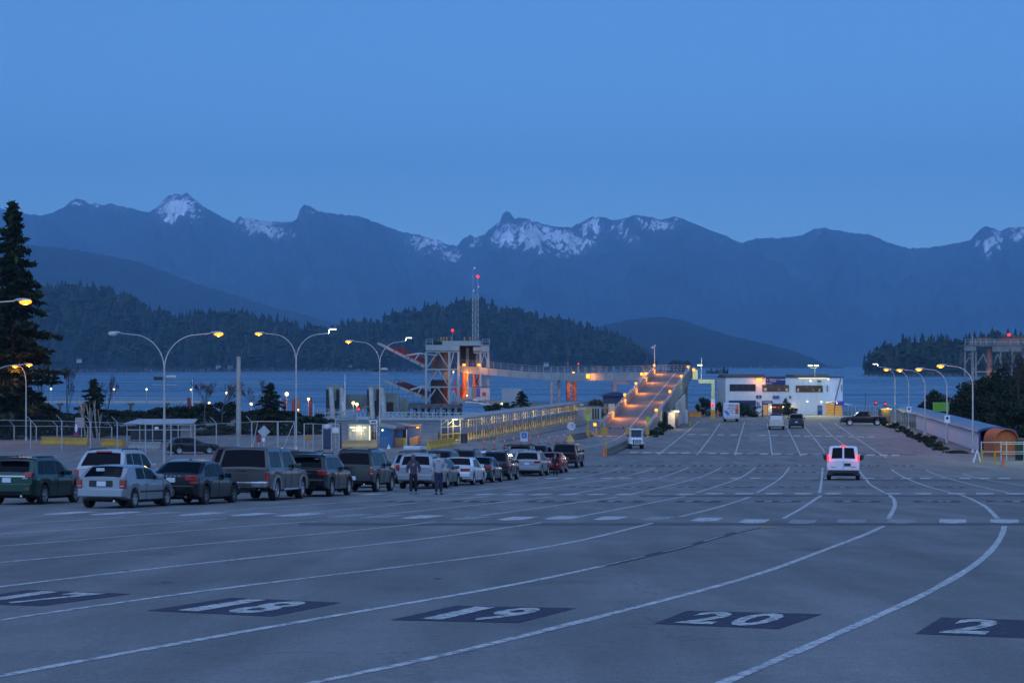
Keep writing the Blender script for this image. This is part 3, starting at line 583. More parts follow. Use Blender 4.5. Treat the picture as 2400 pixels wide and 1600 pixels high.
    def side_pane(s, sgn, y0, y1, y0t, y1t, t0=.07, t1=.90, off=.007, n=6):
        m = MB(); 
        for j in range(3):
            t = t0+(t1-t0)*j/2; a = y0+(y0t-y0)*j/2; b = y1+(y1t-y1)*j/2
            for i in range(n+1):
                p = s.side(a+(b-a)*i/n, t); m.v.append((sgn*(p.x+off), p.y, p.z))
        for j in range(2):
            for i in range(n): m.f.append((j*(n+1)+i,j*(n+1)+i+1,(j+1)*(n+1)+i+1,(j+1)*(n+1)+i)); m.mi.append(0)
        return m
    def over_pane(s, y0, y1, u0, u1, off=.008, n=6):            # windscreen or rear window; u0 half width at y0, u1 at y1
        m = MB(); k = 9
        for i in range(n+1):
            y = y0+(y1-y0)*i/n; a = s.over(y-.004,0); b = s.over(y+.004,0); d = (b-a).normalized(); nn = Vector((0,-d.z,d.y))
            if nn.z < 0: nn = -nn
            for j in range(k):
                u = (u0+(u1-u0)*i/n)*(2*j/(k-1)-1); m.v.append(tuple(s.over(y,u)+nn*off))
        for i in range(n):
            for j in range(k-1): m.f.append((i*k+j,i*k+j+1,(i+1)*k+j+1,(i+1)*k+j)); m.mi.append(0)
        return m
def vehicle(name, label, cat, S, mat, loc, heading, group, side=(), rearwin=None, wind=None, lamps=(), bumper=None, plate=(0,.85), rim=RIM, rack=False, extras=None, tyrew=.21, handle=True, brake=False, cladding=None, mirror=None, z=None, glass=None):
    """loc: ground point of the middle of the rear bumper, heading clockwise from +Y."""
    x,y = loc; zz = gz(y+2) if z is None else z; sl = math.atan((gz(y+S.L)-gz(y))/S.L)
    t = thing(name, label, cat, (x,y,gz(y+S.yr)-math.tan(sl)*S.yr), -heading, group); t.rotation_euler = (sl, 0, -heading)
    glass = glass or GLASS
    b = S.body().build('body', mat, t, local=True, smooth=38)
    u = MB(); u.box(-S.W/2+.30,S.W/2-.30,.25,S.L-.3,S.sill-.02,S.sill+.34); u.box(-S.W/2+.15,S.W/2-.15,S.yr+S.ar+.04,S.yf-S.ar-.04,S.sill-.06,S.sill+.1); u.build('underbody', UNDER, t, local=True)
    for sgn in (1,-1):
        for q in side: S.side_pane(sgn, *q).build('side_window', glass, t, local=True)
    if rearwin: S.over_pane(*rearwin).build('rear_window', glass, t, local=True)
    if wind: S.over_pane(*wind).build('windscreen', glass, t, local=True)
    for kind,x0,x1,y0,y1,z0,z1,mm in lamps:
        for sgn in (1,-1):
            m = MB(); a, c = sorted((sgn*x0,sgn*x1)); m.bbox(a,c,y0,y1,z0,z1,.018); m.build(kind, mm, t, local=True, smooth=40)
    if bumper:
        bz0,bz1,bm = bumper; m = MB(); w = S.hw(0)
        m.bbox(-w+.02,w-.02,-.085,.06,bz0,bz1,.035); bo = m.build('bumper', bm, t, local=True, smooth=40)
        m = MB(); m.bbox(-w*.55,w*.55,-.04,.12,bz0-.10,bz0-.003,.02); m.build('valance', UNDER, t, local=True)
        m = MB(); w2 = S.hw(S.L); m.bbox(-w2+.03,w2-.03,S.L-.06,S.L+.07,bz0-.05,bz1-.05,.035); m.build('bumper', bm, t, local=True, smooth=40)
    if plate:
        m = MB(); m.box(plate[0]-.155,plate[0]+.155,-.022 if not bumper or plate[1] > bumper[1]+.06 else -.105,.02,plate[1]-.078,plate[1]+.078); m.build('number_plate', PLATE, t, local=True)
    # wheels: tyre and rim share their mesh data between all cars
    tm, rm = wheel_meshes(S.r, tyrew, rim)
    for sgn in (1,-1):
        for yc in (S.yr, S.yf):
            w = bpy.data.objects.new('wheel', tm); link(w); w.parent = t; w.location = (sgn*(S.W/2-.005-tyrew/2), yc, S.r); w.rotation_euler = (0,0,0 if sgn > 0 else math.pi)
            MATX[w.name] = Matrix(); part('rim', rm, w)
    # mirrors, handles, door gaps
    ym = mirror or (wind[0]-.45 if wind and wind[0] > wind[1] else (wind[1]+.35 if wind else S.L*.6))
    for sgn in (1,-1):
        p = S.side(ym, .02); m = MB(); a, c = sorted((sgn*(p.x+.02),sgn*(p.x+.24))); m.bbox(a,c,ym-.06,ym+.07,p.z+.01,p.z+.17,.03); m.build('wing_mirror', DARK if not handle else mat, t, local=True, smooth=40)
    g = MB()
    for yd in ([q[0]-.02 for q in side]+[side[-1][1]+.05] if side else []):
        if S.yr-.2 < yd < S.yf+.2:
            for sgn in (1,-1):
                q = S.sec(yd); q2 = [p for p in q[2:7]]
                if abs(yd-S.yr) < S.ar+.03 or abs(yd-S.yf) < S.ar+.03: continue
                for i in range(len(q2)-1): g.beam((sgn*(q2[i][0]+.001),yd,q2[i][1]),(sgn*(q2[i+1][0]+.001),yd,q2[i+1][1]),.012,.006)
    if g.v: g.build('door_gap', UNDER, t, local=True)
    if handle and side:
        for q in side[:2]:
            for sgn in (1,-1):
                yy_ = q[0]+.12 if q[0] > S.yr+.2 else q[1]-.12; p = S.sec(yy_)[5]; m = MB(); a, c = sorted((sgn*(p[0]-.01),sgn*(p[0]+.035))); m.bbox(a,c,yy_-.1,yy_+.1,p[1]-.10,p[1]-.065,.012); m.build('door_handle', mat, t, local=True)
    if cladding:
        for sgn in (1,-1):
            m = MB(); q = S.W/2; a, c = sorted((sgn*(q-.03),sgn*(q+.012))); m.bbox(a,c,S.yr+S.ar+.03,S.yf-S.ar-.03,cladding[0],cladding[1],.01); m.build('side_moulding', cladding[2], t, local=True)
    if rack:
        for sgn in (1,-1):
            m = MB(); y0, y1 = rack; a = S.over(y0,.86*sgn); c = S.over(y1,.86*sgn); e = Vector((0,0,.07)); m.path([a,a+e+Vector((0,.12,0)),c+e-Vector((0,.12,0)),c], .022, 6); m.build('roof_rail', DARK, t, local=True, smooth=40)
    if extras: extras(S, t, b)
    return t
def exhaust(S, t, x=.45, z=.27):
    MB().tube((x,-.06,z),(x,.5,z),.04,8).build('exhaust_pipe', CHROME, t, local=True, smooth=40)
def wiper(S, t, y, z0):
    MB().beam((0,y,z0),(.42,y+.05,z0+.06),.015,.012).build('rear_wiper', DARK, t, local=True)
FRONT = 'vehicles queuing in the near row of the left lane'; BACK = 'vehicles queuing in the second row of the left lanes'
# ---- body shapes
hatch = lambda: Shape(4.18,1.70,1.375,[(0,.93),(.06,.97),(.50,1.30),(.62,1.335),(1.2,1.37),(1.9,1.365),(2.25,1.30),(3.05,.98),(3.3,.93),(3.9,.80),(4.12,.66),(4.18,.50)],[(0,.90),(1.0,.90),(3.0,.88),(4.18,.55)],2.62,.78,.295,.24)
sedan = lambda L=4.64,H=1.46,wb=2.78,W_=1.85,r=.325: Shape(L,W_,H,[(0,.92),(.05,1.02),(.45,1.055),(.62,1.07),(1.30,H-.05),(1.6,H-.005),(2.2,H),(2.55,H-.06),(3.35,1.01),(3.6,.96),(L-.35,.80),(L-.08,.66),(L,.48)],[(0,.90),(.6,.93),(1.6,.92),(3.3,.88),(L,.5)],wb,(L-wb)*.52,r,.22)
boxsedan = lambda: Shape(5.40,1.96,1.47,[(0,.98),(.03,1.0),(.10,1.01),(1.05,1.03),(1.18,1.07),(1.55,1.41),(1.75,1.45),(2.6,1.47),(2.9,1.43),(3.55,1.05),(3.75,1.0),(5.2,.90),(5.36,.82),(5.40,.6)],[(0,.93),(1.1,.94),(3.5,.92),(5.4,.62)],2.99,1.25,.33,.24,tail=.97,nose=.95)
def suv(L=4.55,W_=1.84,H=1.72,wb=2.68,r=.36,b=1.06,rake=.34,sill=.28,nose=1.0,ro=None,hood=None,cowl=None):
    c = cowl or L-1.55; return Shape(L,W_,H,[(0,b-.03),(.05,b+.02),(.10,b+.06),(rake+.02,H-.13),(rake+.16,H-.035),(1.2,H),(c-1.05,H-.01),(c-.8,H-.07),(c,b+.08),(c+.25,b+.01),(L-.25,nose-.06),(L-.05,nose-.25),(L,.6)],[(0,b),(1.2,b-.01),(c,b-.03),(L,.64)],wb,ro or (L-wb)*.5,r,sill,tumble=.22,tail=.95)
def van_shape(L=5.2,W_=2.0,H=2.08,wb=3.43,b=1.22): return Shape(L,W_,H,[(0,b-.05),(.02,b),(.05,b+.08),(.12,H-.2),(.22,H-.05),(.45,H),(L-1.9,H),(L-1.65,H-.06),(L-.95,b+.02),(L-.7,b-.04),(L-.12,.98),(L,.7)],[(0,b),(L-1.2,b-.04),(L,.72)],wb,.98,.36,.30,tumble=.13,tail=.95)
def pickup(L=5.75,W_=1.98,H=1.92,wb=3.55,r=.40,b=1.20,cap=True,bed=2.05,cab=2.0):
    c1 = bed+cab; rf = [(0,b-.03),(.04,b+.0)]
    if cap: rf += [(.07,b+.04),(.36,H-.06),(.46,H-.01),(bed-.05,H),(bed-.02,H-.02),(bed,b+.32),(bed+.06,b+.32),(bed+.08,H-.05)]
    else: rf += [(.10,b+.01),(bed-.03,b+.01),(bed,b+.04),(bed+.14,H-.09)]
    rf += [(bed+.25,H-.01),(c1-.95,H-.01),(c1-.75,H-.07),(c1-.05,b+.04),(c1+.2,b-.03),(L-.2,b-.12),(L-.03,b-.28),(L,.7)]
    return Shape(L,W_,H,rf,[(0,b),(c1,b-.02),(L,.74)],wb,1.15,r,.40,tumble=.18,tail=.97,nose=.95,archr=r*1.2)
def rear(px, py, wb, hd, S, dy=0):                             # rear-bumper centre from the pixel where the right rear tyre meets the ground
    p = G(px,py); h = hd; f = Vector((math.sin(h),math.cos(h),0)); s = Vector((math.cos(h),-math.sin(h),0)); q = p-f*S.yr-s*(S.W/2-.08)+f*dy; return (q.x,q.y)
SILV = paint('silver paint', (.30,.31,.335)); GRN = paint('dark green paint', (.012,.050,.035)); BLK = paint('black paint', (.006,.007,.009)); TAUPE = paint('taupe grey paint', (.075,.068,.066))
CHAR = paint('charcoal paint', (.013,.014,.017)); GREYP = paint('grey paint', (.09,.10,.105)); WHT = paint('white car paint', (.66,.67,.70),0); TEALP = paint('dark teal paint', (.018,.035,.05)); REDP = paint('red car paint', (.36,.012,.02),.1); NAVY = paint('dark navy paint', (.018,.024,.04)); BEIGE = paint('pale beige paint', (.46,.43,.39)); MAROON = paint('dark maroon paint', (.05,.018,.022)); DGREEN = paint('dark olive green paint', (.011,.015,.014))
H = R
# 1 green wagon
S = suv(4.78,1.82,1.61,2.74,.34,1.0,.42,.25,.92,cowl=3.35)
def ex(S,t,b):
    MB().bbox(-.50,.50,.20,.42,1.57,1.60,.008).build('roof_spoiler', GRN, t, local=True); exhaust(S,t,.5,.30); MB().bbox(-.62,.62,-.03,.0,.93,.985,.01).build('tailgate_trim', CHROME, t, local=True)
vehicle('station_wagon','dark green estate car with black roof rails at the far left of the near row','car',S,GRN,rear(101,1181,2.74,H(10.8),S),H(10.8),FRONT,side=[(.52,1.12,.75,1.14),(1.17,2.05,1.19,2.08),(2.12,3.25,2.15,2.62)],rearwin=(.13,.42,.88,.84),wind=(3.28,2.55,.9,.84),
 lamps=[('tail_light',.52,.86,-.02,.22,.92,1.10,TAILG),('reversing_light',.50,.70,-.028,.08,.87,.92,LENSW),('reflector',.62,.80,-.09,.02,.50,.58,TAILG)],bumper=(.42,.72,GRN),plate=(-.05,.83),rack=(.55,2.45),extras=ex)
# 2 silver hatchback
S = hatch()
def ex(S,t,b):
    m = MB(); m.bbox(-.42,.42,-.012,.05,.66,.90,.03); m.build('plate_recess', DARK, t, local=True, smooth=40); exhaust(S,t,.48,.24); wiper(S,t,.10,1.0)
    MB().box(-.30,-.02,.30,.31,1.06,1.27).build('sun_shade', M('pale card', (.5,.55,.55), .8), t, local=True)
vehicle('hatchback','silver three-door hatchback with a black plate recess, nearest car of the queue','car',S,SILV,rear(312.2,1189.8,2.62,H(13.5),S),H(13.5),FRONT,side=[(.98,1.62,1.06,1.62),(1.69,2.95,1.69,2.30)],rearwin=(.09,.52,.90,.82),wind=(2.98,2.24,.9,.84),
 lamps=[('tail_light',.63,.835,-.02,.13,.63,.92,TAILG),('reversing_light',.64,.80,-.026,.05,.68,.73,LENSW)],bumper=(.36,.62,SILV),plate=(.02,.78),cladding=(.50,.55,DARK),extras=ex,handle=True)
# 3 black sedan
S = sedan(4.63,1.48,2.78,1.86)
def ex(S,t,b):
    for sgn in (1,-1):
        m = MB(); 
        for i in range(12):
            y0 = 1.05+i*.2; p = S.side(y0,.99); q = S.side(y0+.2,.99); m.beam((sgn*(p.x+.004),p.y,p.z),(sgn*(q.x+.004),q.y,q.z),.015,.015)
        m.build('window_trim', CHROME, t, local=True); exhaust(S,t,sgn*.55,.28)
    MB().bbox(-.03,.03,1.75,1.95,1.48,1.53,.012).build('roof_antenna', BLK, t, local=True)
    for k in range(5): MB().box(-.30+k*.15-.025,-.30+k*.15+.025,-.012,.03,.955,.99).build('tailgate_badge', CHROME, t, local=True)
vehicle('sedan','glossy black saloon with red wrap-around tail lamps and chrome-edged windows','car',S,BLK,rear(471,1182.3,2.78,H(12.2),S,.35),H(12.2),FRONT,side=[(.92,1.28,1.10,1.30),(1.34,2.12,1.36,2.12),(2.19,3.22,2.19,2.62)],rearwin=(.66,1.28,.90,.84),wind=(3.30,2.58,.9,.84),
 lamps=[('tail_light',.50,.90,-.02,.24,.82,1.0,TAILG),('tail_light',.66,.90,-.02,.20,.70,.815,TAILG)],bumper=(.36,.66,BLK),plate=(0,.84),rim=RIMD,extras=ex)
# 4 taupe pickup with canopy
S = pickup(5.9,2.0,1.94,3.55,.40,1.18,True,2.05,2.15)
def ex(S,t,b):
    for sgn in (1,-1):
        a,c = sorted((sgn*.55,sgn*.98)); 
        for yc in (S.yr,S.yf):
            m = MB(); 
            for i in range(10):
                t0 = math.pi*i/10; t1 = math.pi*(i+1)/10; rr = S.ar+.03
                m.beam((sgn*(S.W/2+.012),yc+rr*math.cos(t0),S.r+rr*math.sin(t0)),(sgn*(S.W/2+.012),yc+rr*math.cos(t1),S.r+rr*math.sin(t1)),.05,.10)
            m.build('wheel_flare', SILV, t, local=True)
        MB().tube((sgn*1.0,S.yr+.75,.40),(sgn*1.0,S.yf-.75,.40),.045,8).build('step_bar', CHROME, t, local=True, smooth=40)
    MB().bbox(-.14,.14,-.03,.02,1.08,1.15,.02).build('tailgate_handle', DARK, t, local=True)
    MB().bbox(-.25,.25,-.06,0,.98-.02,.985,.004).build('tailgate_crease', TAUPE, t, local=True)
    exhaust(S,t,.65,.42); MB().box(.62,.86,-.012,.01,.70,.73).build('badge', CHROME, t, local=True)
vehicle('pickup_truck','taupe pickup with a dark-windowed canopy over its bed and silver wheel flares','pickup',S,TAUPE,rear(634.4,1173.5,3.55,H(9.5),S,.6),H(9.5),FRONT,side=[(.50,1.18,.56,1.18),(1.23,1.88,1.23,1.88),(2.30,3.05,2.32,3.07),(3.12,4.05,3.12,3.42)],rearwin=(.075,.34,.97,.93),wind=(4.10,3.46,.9,.84),
 lamps=[('tail_light',.86,1.0,-.02,.10,.70,1.05,TAILG),('reversing_light',.87,.98,-.025,.05,.66,.72,LENSW)],bumper=(.50,.70,CHROME),plate=(-.35,.62),tyrew=.26,extras=ex)
# 5 black crossover
S = suv(4.89,1.83,1.69,2.89,.36,1.06,.36,.27,.98,cowl=3.45)
def ex(S,t,b): MB().bbox(-.50,.50,.10,.38,1.63,1.665,.01).build('roof_spoiler', BLK, t, local=True); MB().box(-.3,.3,-.02,.02,.92,.95).build('tailgate_trim', CHROME, t, local=True); MB().box(.35,.5,.32,.33,1.45,1.5).build('window_sticker', PLATE, t, local=True)
vehicle('crossover','black crossover with roof rails and round red tail lamps behind the taupe pickup','car',S,CHAR,rear(769,1163.6,2.89,H(9.2),S,.4),H(9.2),FRONT,side=[(.45,1.0,.62,1.02),(1.06,2.0,1.08,2.02),(2.07,3.30,2.10,2.62)],rearwin=(.12,.36,.88,.82),wind=(3.38,2.60,.9,.84),
 lamps=[('tail_light',.55,.90,-.02,.18,.86,1.05,TAILG)],bumper=(.42,.70,CHAR),plate=(-.25,.80),rack=(.5,2.4),extras=ex)
# 6 big dark SUV
S = suv(4.95,1.86,1.90,2.87,.38,1.14,.40,.36,1.08,cowl=3.35)
vehicle('sport_utility_vehicle','large blackish green off-roader with a tall black rear window, behind the hooded walker','car',S,DGREEN,(X(829,94.2),93.2),H(9.4),FRONT,side=[(.48,1.30,.60,1.32),(1.38,2.20,1.40,2.22),(2.27,3.20,2.30,2.62)],rearwin=(.11,.38,.94,.90),wind=(3.28,2.58,.9,.84),
 lamps=[('tail_light',.80,.93,-.02,.10,.86,1.02,TAILG),('tail_light',.80,.93,-.02,.10,.70,.80,TAILG),('turn_signal',.80,.93,-.02,.10,1.03,1.12,AMBER),('reversing_light',.80,.93,-.02,.10,.805,.855,LENSW)],bumper=(.48,.72,DARK),plate=(.02,.62),rack=(.5,2.4),extras=lambda S,t,b: exhaust(S,t,.55,.36))
# 7 silver SUV behind the walkers
S = suv(4.6,1.81,1.70,2.62,.34,1.05,.30,.28,.98)
vehicle('sport_utility_vehicle','pale silver off-roader with tall red corner tail lamps between the two walking men','car',S,SILV,(X(990,101.6)-.35,101.4),H(9.4),FRONT,side=[(.42,1.05,.55,1.06),(1.12,2.0,1.14,2.02),(2.07,2.95,2.10,2.35)],rearwin=(.12,.31,.90,.86),wind=(3.02,2.28,.9,.84),
 lamps=[('tail_light',.76,.915,-.02,.16,.86,1.16,TAILG)],bumper=(.42,.70,SILV),plate=(-.2,.84),rack=(.5,2.1))
# 8..14
def simple(kind, label, S, mat, loc, hd, group, lampz=(.80,1.0), lampx=(.60,.90), cat='car', rack=False, glass=None, bump=None, plate=(0,.80), box=None, extras=None, name=None, tyrew=.21):
    L = S.L; b = S.belt[0,1]
    if kind == 'sedan': side = [(.92,1.28,1.10,1.30),(1.34,2.12,1.36,2.12),(2.19,3.22,2.19,2.62)]; rw = (.66,1.28,.90,.84); wi = (3.30,2.58,.9,.84)
    elif kind == 'suv':
        i = [k for k in range(len(S.roof)-1) if S.roof[k,1] > S.H-.02][-1]; c = S.roof[i+2,0]; rk = S.roof[3,0]
        side = [(.46,1.10,.60,1.12),(1.17,2.02,1.19,2.04),(2.09,c-.08,2.12,c-.62)]; rw = (.115,rk,.92,.86); wi = (c-.05,c-.72,.9,.84)
    else:
        i = [k for k in range(len(S.roof)) if S.roof[k,1] > S.H-.02][-1]; c = S.roof[i+2,0]
        if kind == 'cap': side = [(.52,1.25,.58,1.25),(1.3,1.9,1.3,1.9),(2.25,2.95,2.28,2.97),(3.02,c-.1,3.04,c-.62)]; rw = (.08,.34,.96,.92)
        else: side = [(2.28,2.95,2.33,2.97),(3.02,c-.1,3.04,c-.62)]; rw = (2.06,2.18,.90,.84)
        wi = (c-.06,c-.68,.9,.84)
    lm = [('tail_light',lampx[0],min(lampx[1],S.W/2-.01),-.02,.14,lampz[0],lampz[1],TAILG)]
    return vehicle(name or {'sedan':'sedan','suv':'sport_utility_vehicle','cap':'pickup_truck','bed':'pickup_truck'}[kind],label,cat,S,mat,loc,hd,group,side=side,rearwin=rw,wind=wi,lamps=lm,bumper=bump or (.42,.68,mat),plate=plate,rack=rack,glass=glass,extras=extras,tyrew=tyrew)
S = sedan(4.60,1.47,2.70,1.80); simple('sedan','grey saloon half hidden behind the man in the grey hooded top',S,GREYP,(X(1028,107.4)-.55,106.9),H(9.4),FRONT,(.74,.95),(.62,.88))
S = boxsedan(); vehicle('sedan','long white square-cut saloon, the only white one in the near row','car',S,WHT,rear(1106.8,1136.4,2.99,H(8.8),S,.3),H(8.8),FRONT,side=[(1.42,2.25,1.62,2.27),(2.32,3.35,2.34,2.88)],rearwin=(1.16,1.56,.92,.86),wind=(3.50,2.92,.9,.84),lamps=[('tail_light',.42,.94,-.02,.10,.74,.90,TAILG)],bumper=(.44,.68,WHT),plate=(0,.60))
S = sedan(4.8,1.47,2.80,1.82); simple('sedan','dark teal saloon ahead of the white square-cut one',S,TEALP,rear(1153,1130.3,2.8,H(9),S,.3),H(9),FRONT,(.78,.98),(.58,.90))
S = suv(4.55,1.80,1.76,2.70,.36,1.08,.36,.32,1.0); simple('suv','dark olive off-roader with roof bars, two cars behind the silver crossover',S,DGREEN,rear(1193.5,1125.2,2.7,H(9.2),S,.3),H(9.2),FRONT,(.85,1.1),(.74,.88),rack=(.5,2.0))
S = suv(4.65,1.88,1.68,2.81,.37,1.04,.36,.28,.98,cowl=3.2); simple('suv','silver crossover with a foreign-looking white plate, just left of the woman in black',S,SILV,rear(1269,1115,2.81,H(9.2),S),H(9.2),FRONT,(.88,1.03),(.50,.92),rack=(.5,2.2),plate=(0,.84),bump=(.40,.66,SILV))
S = sedan(4.5,1.45,2.6,1.76); simple('sedan','red saloon partly hidden behind the woman in black',S,REDP,rear(1317,1108,2.6,H(8.8),S),H(8.8),FRONT,(.78,.98),(.58,.86))
S = pickup(5.5,1.92,1.86,3.5,.39,1.16,True,1.95,2.05); simple('cap','black pickup with a canopy at the head of the near row',S,BLK,rear(1353.4,1096.3,3.5,H(8.5),S),H(8.5),FRONT,(.75,1.05),(.84,.95),cat='pickup',tyrew=.25,bump=(.48,.68,DARK))
# ---- second row
S = suv(4.9,1.94,1.86,2.86,.38,1.18,.46,.34,1.06,cowl=3.3)
def ex(S,t,b): MB().bbox(-.30,.30,.42,.50,1.74,1.81,.02).build('high_brake_light', TAILG, t, local=True); MB().bbox(.30,.62,-.02,.02,1.05,1.12,.015).build('tailgate_handle', DARK, t, local=True)
simple('suv','white off-roader with a black rear window behind the silver hatchback',S,paint('off white paint',(.42,.42,.44),0),(-15.15,78.2),H(11),BACK,(.85,1.12),(.80,.96),extras=ex,rack=(.6,2.3))
S = sedan(4.7,1.46,2.75,1.82); simple('sedan','pale blue-silver saloon showing its roof behind the black saloon',S,paint('pale blue silver',(.36,.39,.44)),(-13.55,85.6),H(11),BACK)
S = suv(5.0,1.98,2.0,3.0,.38,1.22,.30,.34,1.1,cowl=3.6); simple('suv','dark maroon people carrier rising behind the left end of the taupe pickup',S,MAROON,(X(487,92)+.95,92),H(10.5),BACK)
S = suv(4.7,1.86,1.80,2.75,.37,1.1,.36,.32,1.02); simple('suv','black off-roader with roof rails hidden behind the black crossover',S,BLK,(X(700,98.5),98.5),H(10),BACK,rack=(.5,2.2))
S = pickup(5.6,1.98,1.95,3.6,.39,1.22,False,1.95,2.15)
def ex(S,t,b): MB().bbox(-.17,.17,2.10,2.16,1.86,1.91,.01).build('high_brake_light', TAILG, t, local=True); MB().bbox(-.9,.9,-.03,.02,.98,1.16,.02).build('tailgate', SILV, t, local=True)
simple('bed','silver pickup with an open bed and wide rear window left of the big dark off-roader',S,SILV,(X(829,105),104.5),H(9.5),BACK,(.75,1.1),(.86,.97),cat='pickup',extras=ex,tyrew=.25,bump=(.48,.66,CHROME))
S = suv(4.7,1.84,1.72,2.72,.36,1.06,.36,.3,1.0)
def ex(S,t,b):
    MB().bbox(-.45,.55,.75,2.55,1.80,2.10,.09).build('roof_box', M('pale roof box',(.42,.44,.48),.35), t, local=True, smooth=50)
    for y in (1.0,2.2): MB().beam((-.7,y,1.78),(.7,y,1.78),.05,.03).build('roof_bar', DARK, t, local=True)
simple('suv','pale blue-grey estate carrying a long roof box in the second row',S,paint('blue grey paint',(.20,.24,.30)),(X(955,117),117),H(9.5),BACK,extras=ex,rack=(.5,2.3))
S = suv(4.7,1.86,1.84,2.75,.37,1.1,.36,.32,1.02); simple('suv','dark navy off-roader just right of the roof-box car',S,NAVY,(X(1026,124.5),124.5),H(9.4),BACK)
S = suv(4.8,1.90,1.86,2.8,.38,1.12,.30,.32,1.05); simple('suv','black square-backed off-roader behind the long white saloon',S,BLK,(X(1090,131.5)-.2,131.5),H(9.3),BACK,rack=(.5,2.3))
S = suv(4.5,1.84,1.72,2.66,.36,1.06,.40,.3,1.0); simple('suv','white-roofed hatch with a black rear window behind the dark olive off-roader',S,WHT,(X(1140,138),138),H(9.2),BACK)
S = pickup(5.6,1.98,1.92,3.6,.39,1.2,False,1.95,2.15)
def ex(S,t,b):
    m = MB(); 
    for sgn in (1,-1): m.tube((sgn*.85,.1,1.22),(sgn*.85,.1,1.98),.03,6); m.tube((sgn*.85,1.9,1.22),(sgn*.85,1.9,2.02),.03,6); m.tube((sgn*.85,.1,1.98),(sgn*.85,3.2,2.04),.03,6)
    m.tube((-.85,.1,1.98),(.85,.1,1.98),.03,6); m.tube((-.85,1.9,2.02),(.85,1.9,2.02),.03,6); m.build('ladder_rack', DARK, t, local=True)
    MB().bbox(-.7,.7,.2,1.8,1.22,1.40,.06).build('bed_load', M('grey tarpaulin',(.10,.11,.11),.8), t, local=True)
simple('bed','grey pickup with a ladder rack over its loaded bed in the second row',S,paint('mid grey paint',(.20,.21,.22)),(X(1209,147.5),147.5),H(9),BACK,(.75,1.1),(.86,.97),cat='pickup',extras=ex,tyrew=.25)
S = suv(4.7,1.88,1.88,2.75,.37,1.12,.32,.32,1.04); simple('suv','dark off-roader at the head of the second row',S,BLK,(X(1256,156.5),156.5),H(8.8),BACK)
S = suv(4.6,1.82,1.50,2.7,.34,1.0,.5,.26,.95); simple('suv','dark car facing right behind the wire fence under the first lamp post',S,BLK,(X(392,191.5),191.5),H(72),None)
# ---- moving and far vehicles
S = van_shape(5.2,2.02,2.10,3.43,1.20)
def ex(S,t,b):
    for sgn in (1,-1):
        m = MB(); pts = []
        for i in range(7):
            y = .055+(.20-.055)*i/6
            for u in (.06,.86-.10*i/6): pass
        k = 5
        for i in range(k+1):
            y = .055+.12*i/k; a = S.over(y,sgn*.07); c = S.over(y,sgn*(.84-.05*i/k)); m.v += [(a.x,a.y-.012,a.z),(c.x,c.y-.012,c.z)]
        for i in range(k): m.f.append((2*i,2*i+1,2*i+3,2*i+2)); m.mi.append(0)
        m.build('rear_window', GLASS, t, local=True)
    m = MB(); m.bbox(.05,.45,-.03,.0,.86,1.04,.01); m.build('plate_holder', DARK, t, local=True)
    m = MB(); m.bbox(-.14,.14,.14,.26,2.05,2.12,.02); m.build('high_brake_light', BRAKE, t, local=True)
    for a,c in ((-.75,-.48),(.45,.76)): MB().box(a,c,-.008,.01,.78,.81).build('badge', DARK, t, local=True)
    MB().box(-.008,.008,-.006,.02,.66,1.2).build('door_seam', UNDER, t, local=True)
    for sgn in (1,-1): MB().bbox(min(sgn*1.02,sgn*1.26),max(sgn*1.02,sgn*1.26),3.5,3.62,1.28,1.52,.03).build('wing_mirror', DARK, t, local=True)
van = vehicle('van','white panel van driving away with its brake lamps lit','van',S,WHT,(X(1974,131),130.6),H(8.9),None,side=[(3.0,3.9,3.02,3.5)],wind=(4.24,3.6,.92,.88),lamps=[('brake_light',.86,.985,-.02,.12,1.22,1.50,BRAKE),('reversing_light',.88,.98,-.02,.08,1.12,1.21,LENSW)],bumper=(.42,.62,DARK),plate=(.25,.95),extras=ex,tyrew=.24,handle=False)
for sgn in (1,-1): light('brake_glow', van.matrix_basis @ Vector((sgn*.95,-.35,1.36)), (1,.02,.04), 5, van, .1)
S = pickup(5.6,1.96,1.95,3.55,.39,1.20,False,1.95,2.15)
def ex(S,t,b):
    m = MB()
    for sgn in (1,-1): m.tube((sgn*.82,1.9,1.22),(sgn*.82,1.9,2.06),.035,6); m.tube((sgn*.82,1.9,2.06),(sgn*.82,4.0,2.06),.035,6)
    m.tube((-.82,1.9,2.06),(.82,1.9,2.06),.035,6); m.build('headache_rack', DARK, t, local=True)
    MB().bbox(-.9,.9,-.03,.02,.76,1.16,.02).build('tailgate', BEIGE, t, local=True)
simple('bed','beige pickup with a cab rack waiting in front of the terminal building',S,BEIGE,(X(1823,262)-.1,262.5),H(6.5),None,(.72,1.08),(.86,.96),cat='pickup',extras=ex,tyrew=.25,bump=(.48,.66,BEIGE))
S = suv(4.9,1.92,1.82,2.86,.38,1.14,.36,.32,1.04,cowl=3.3); simple('suv','dark navy off-roader with roof rails waiting beside the beige pickup',S,NAVY,(X(1866.5,269.5),269.5),H(7.2),None,rack=(.5,2.2))
S = pickup(5.9,2.0,1.92,3.6,.42,1.22,False,2.0,2.2)
pk = simple('bed','black pickup parked side-on to the right of the terminal building',S,BLK,(X(2075,283),283),H(-86),None,(.75,1.1),(.86,.97),cat='pickup',tyrew=.26)
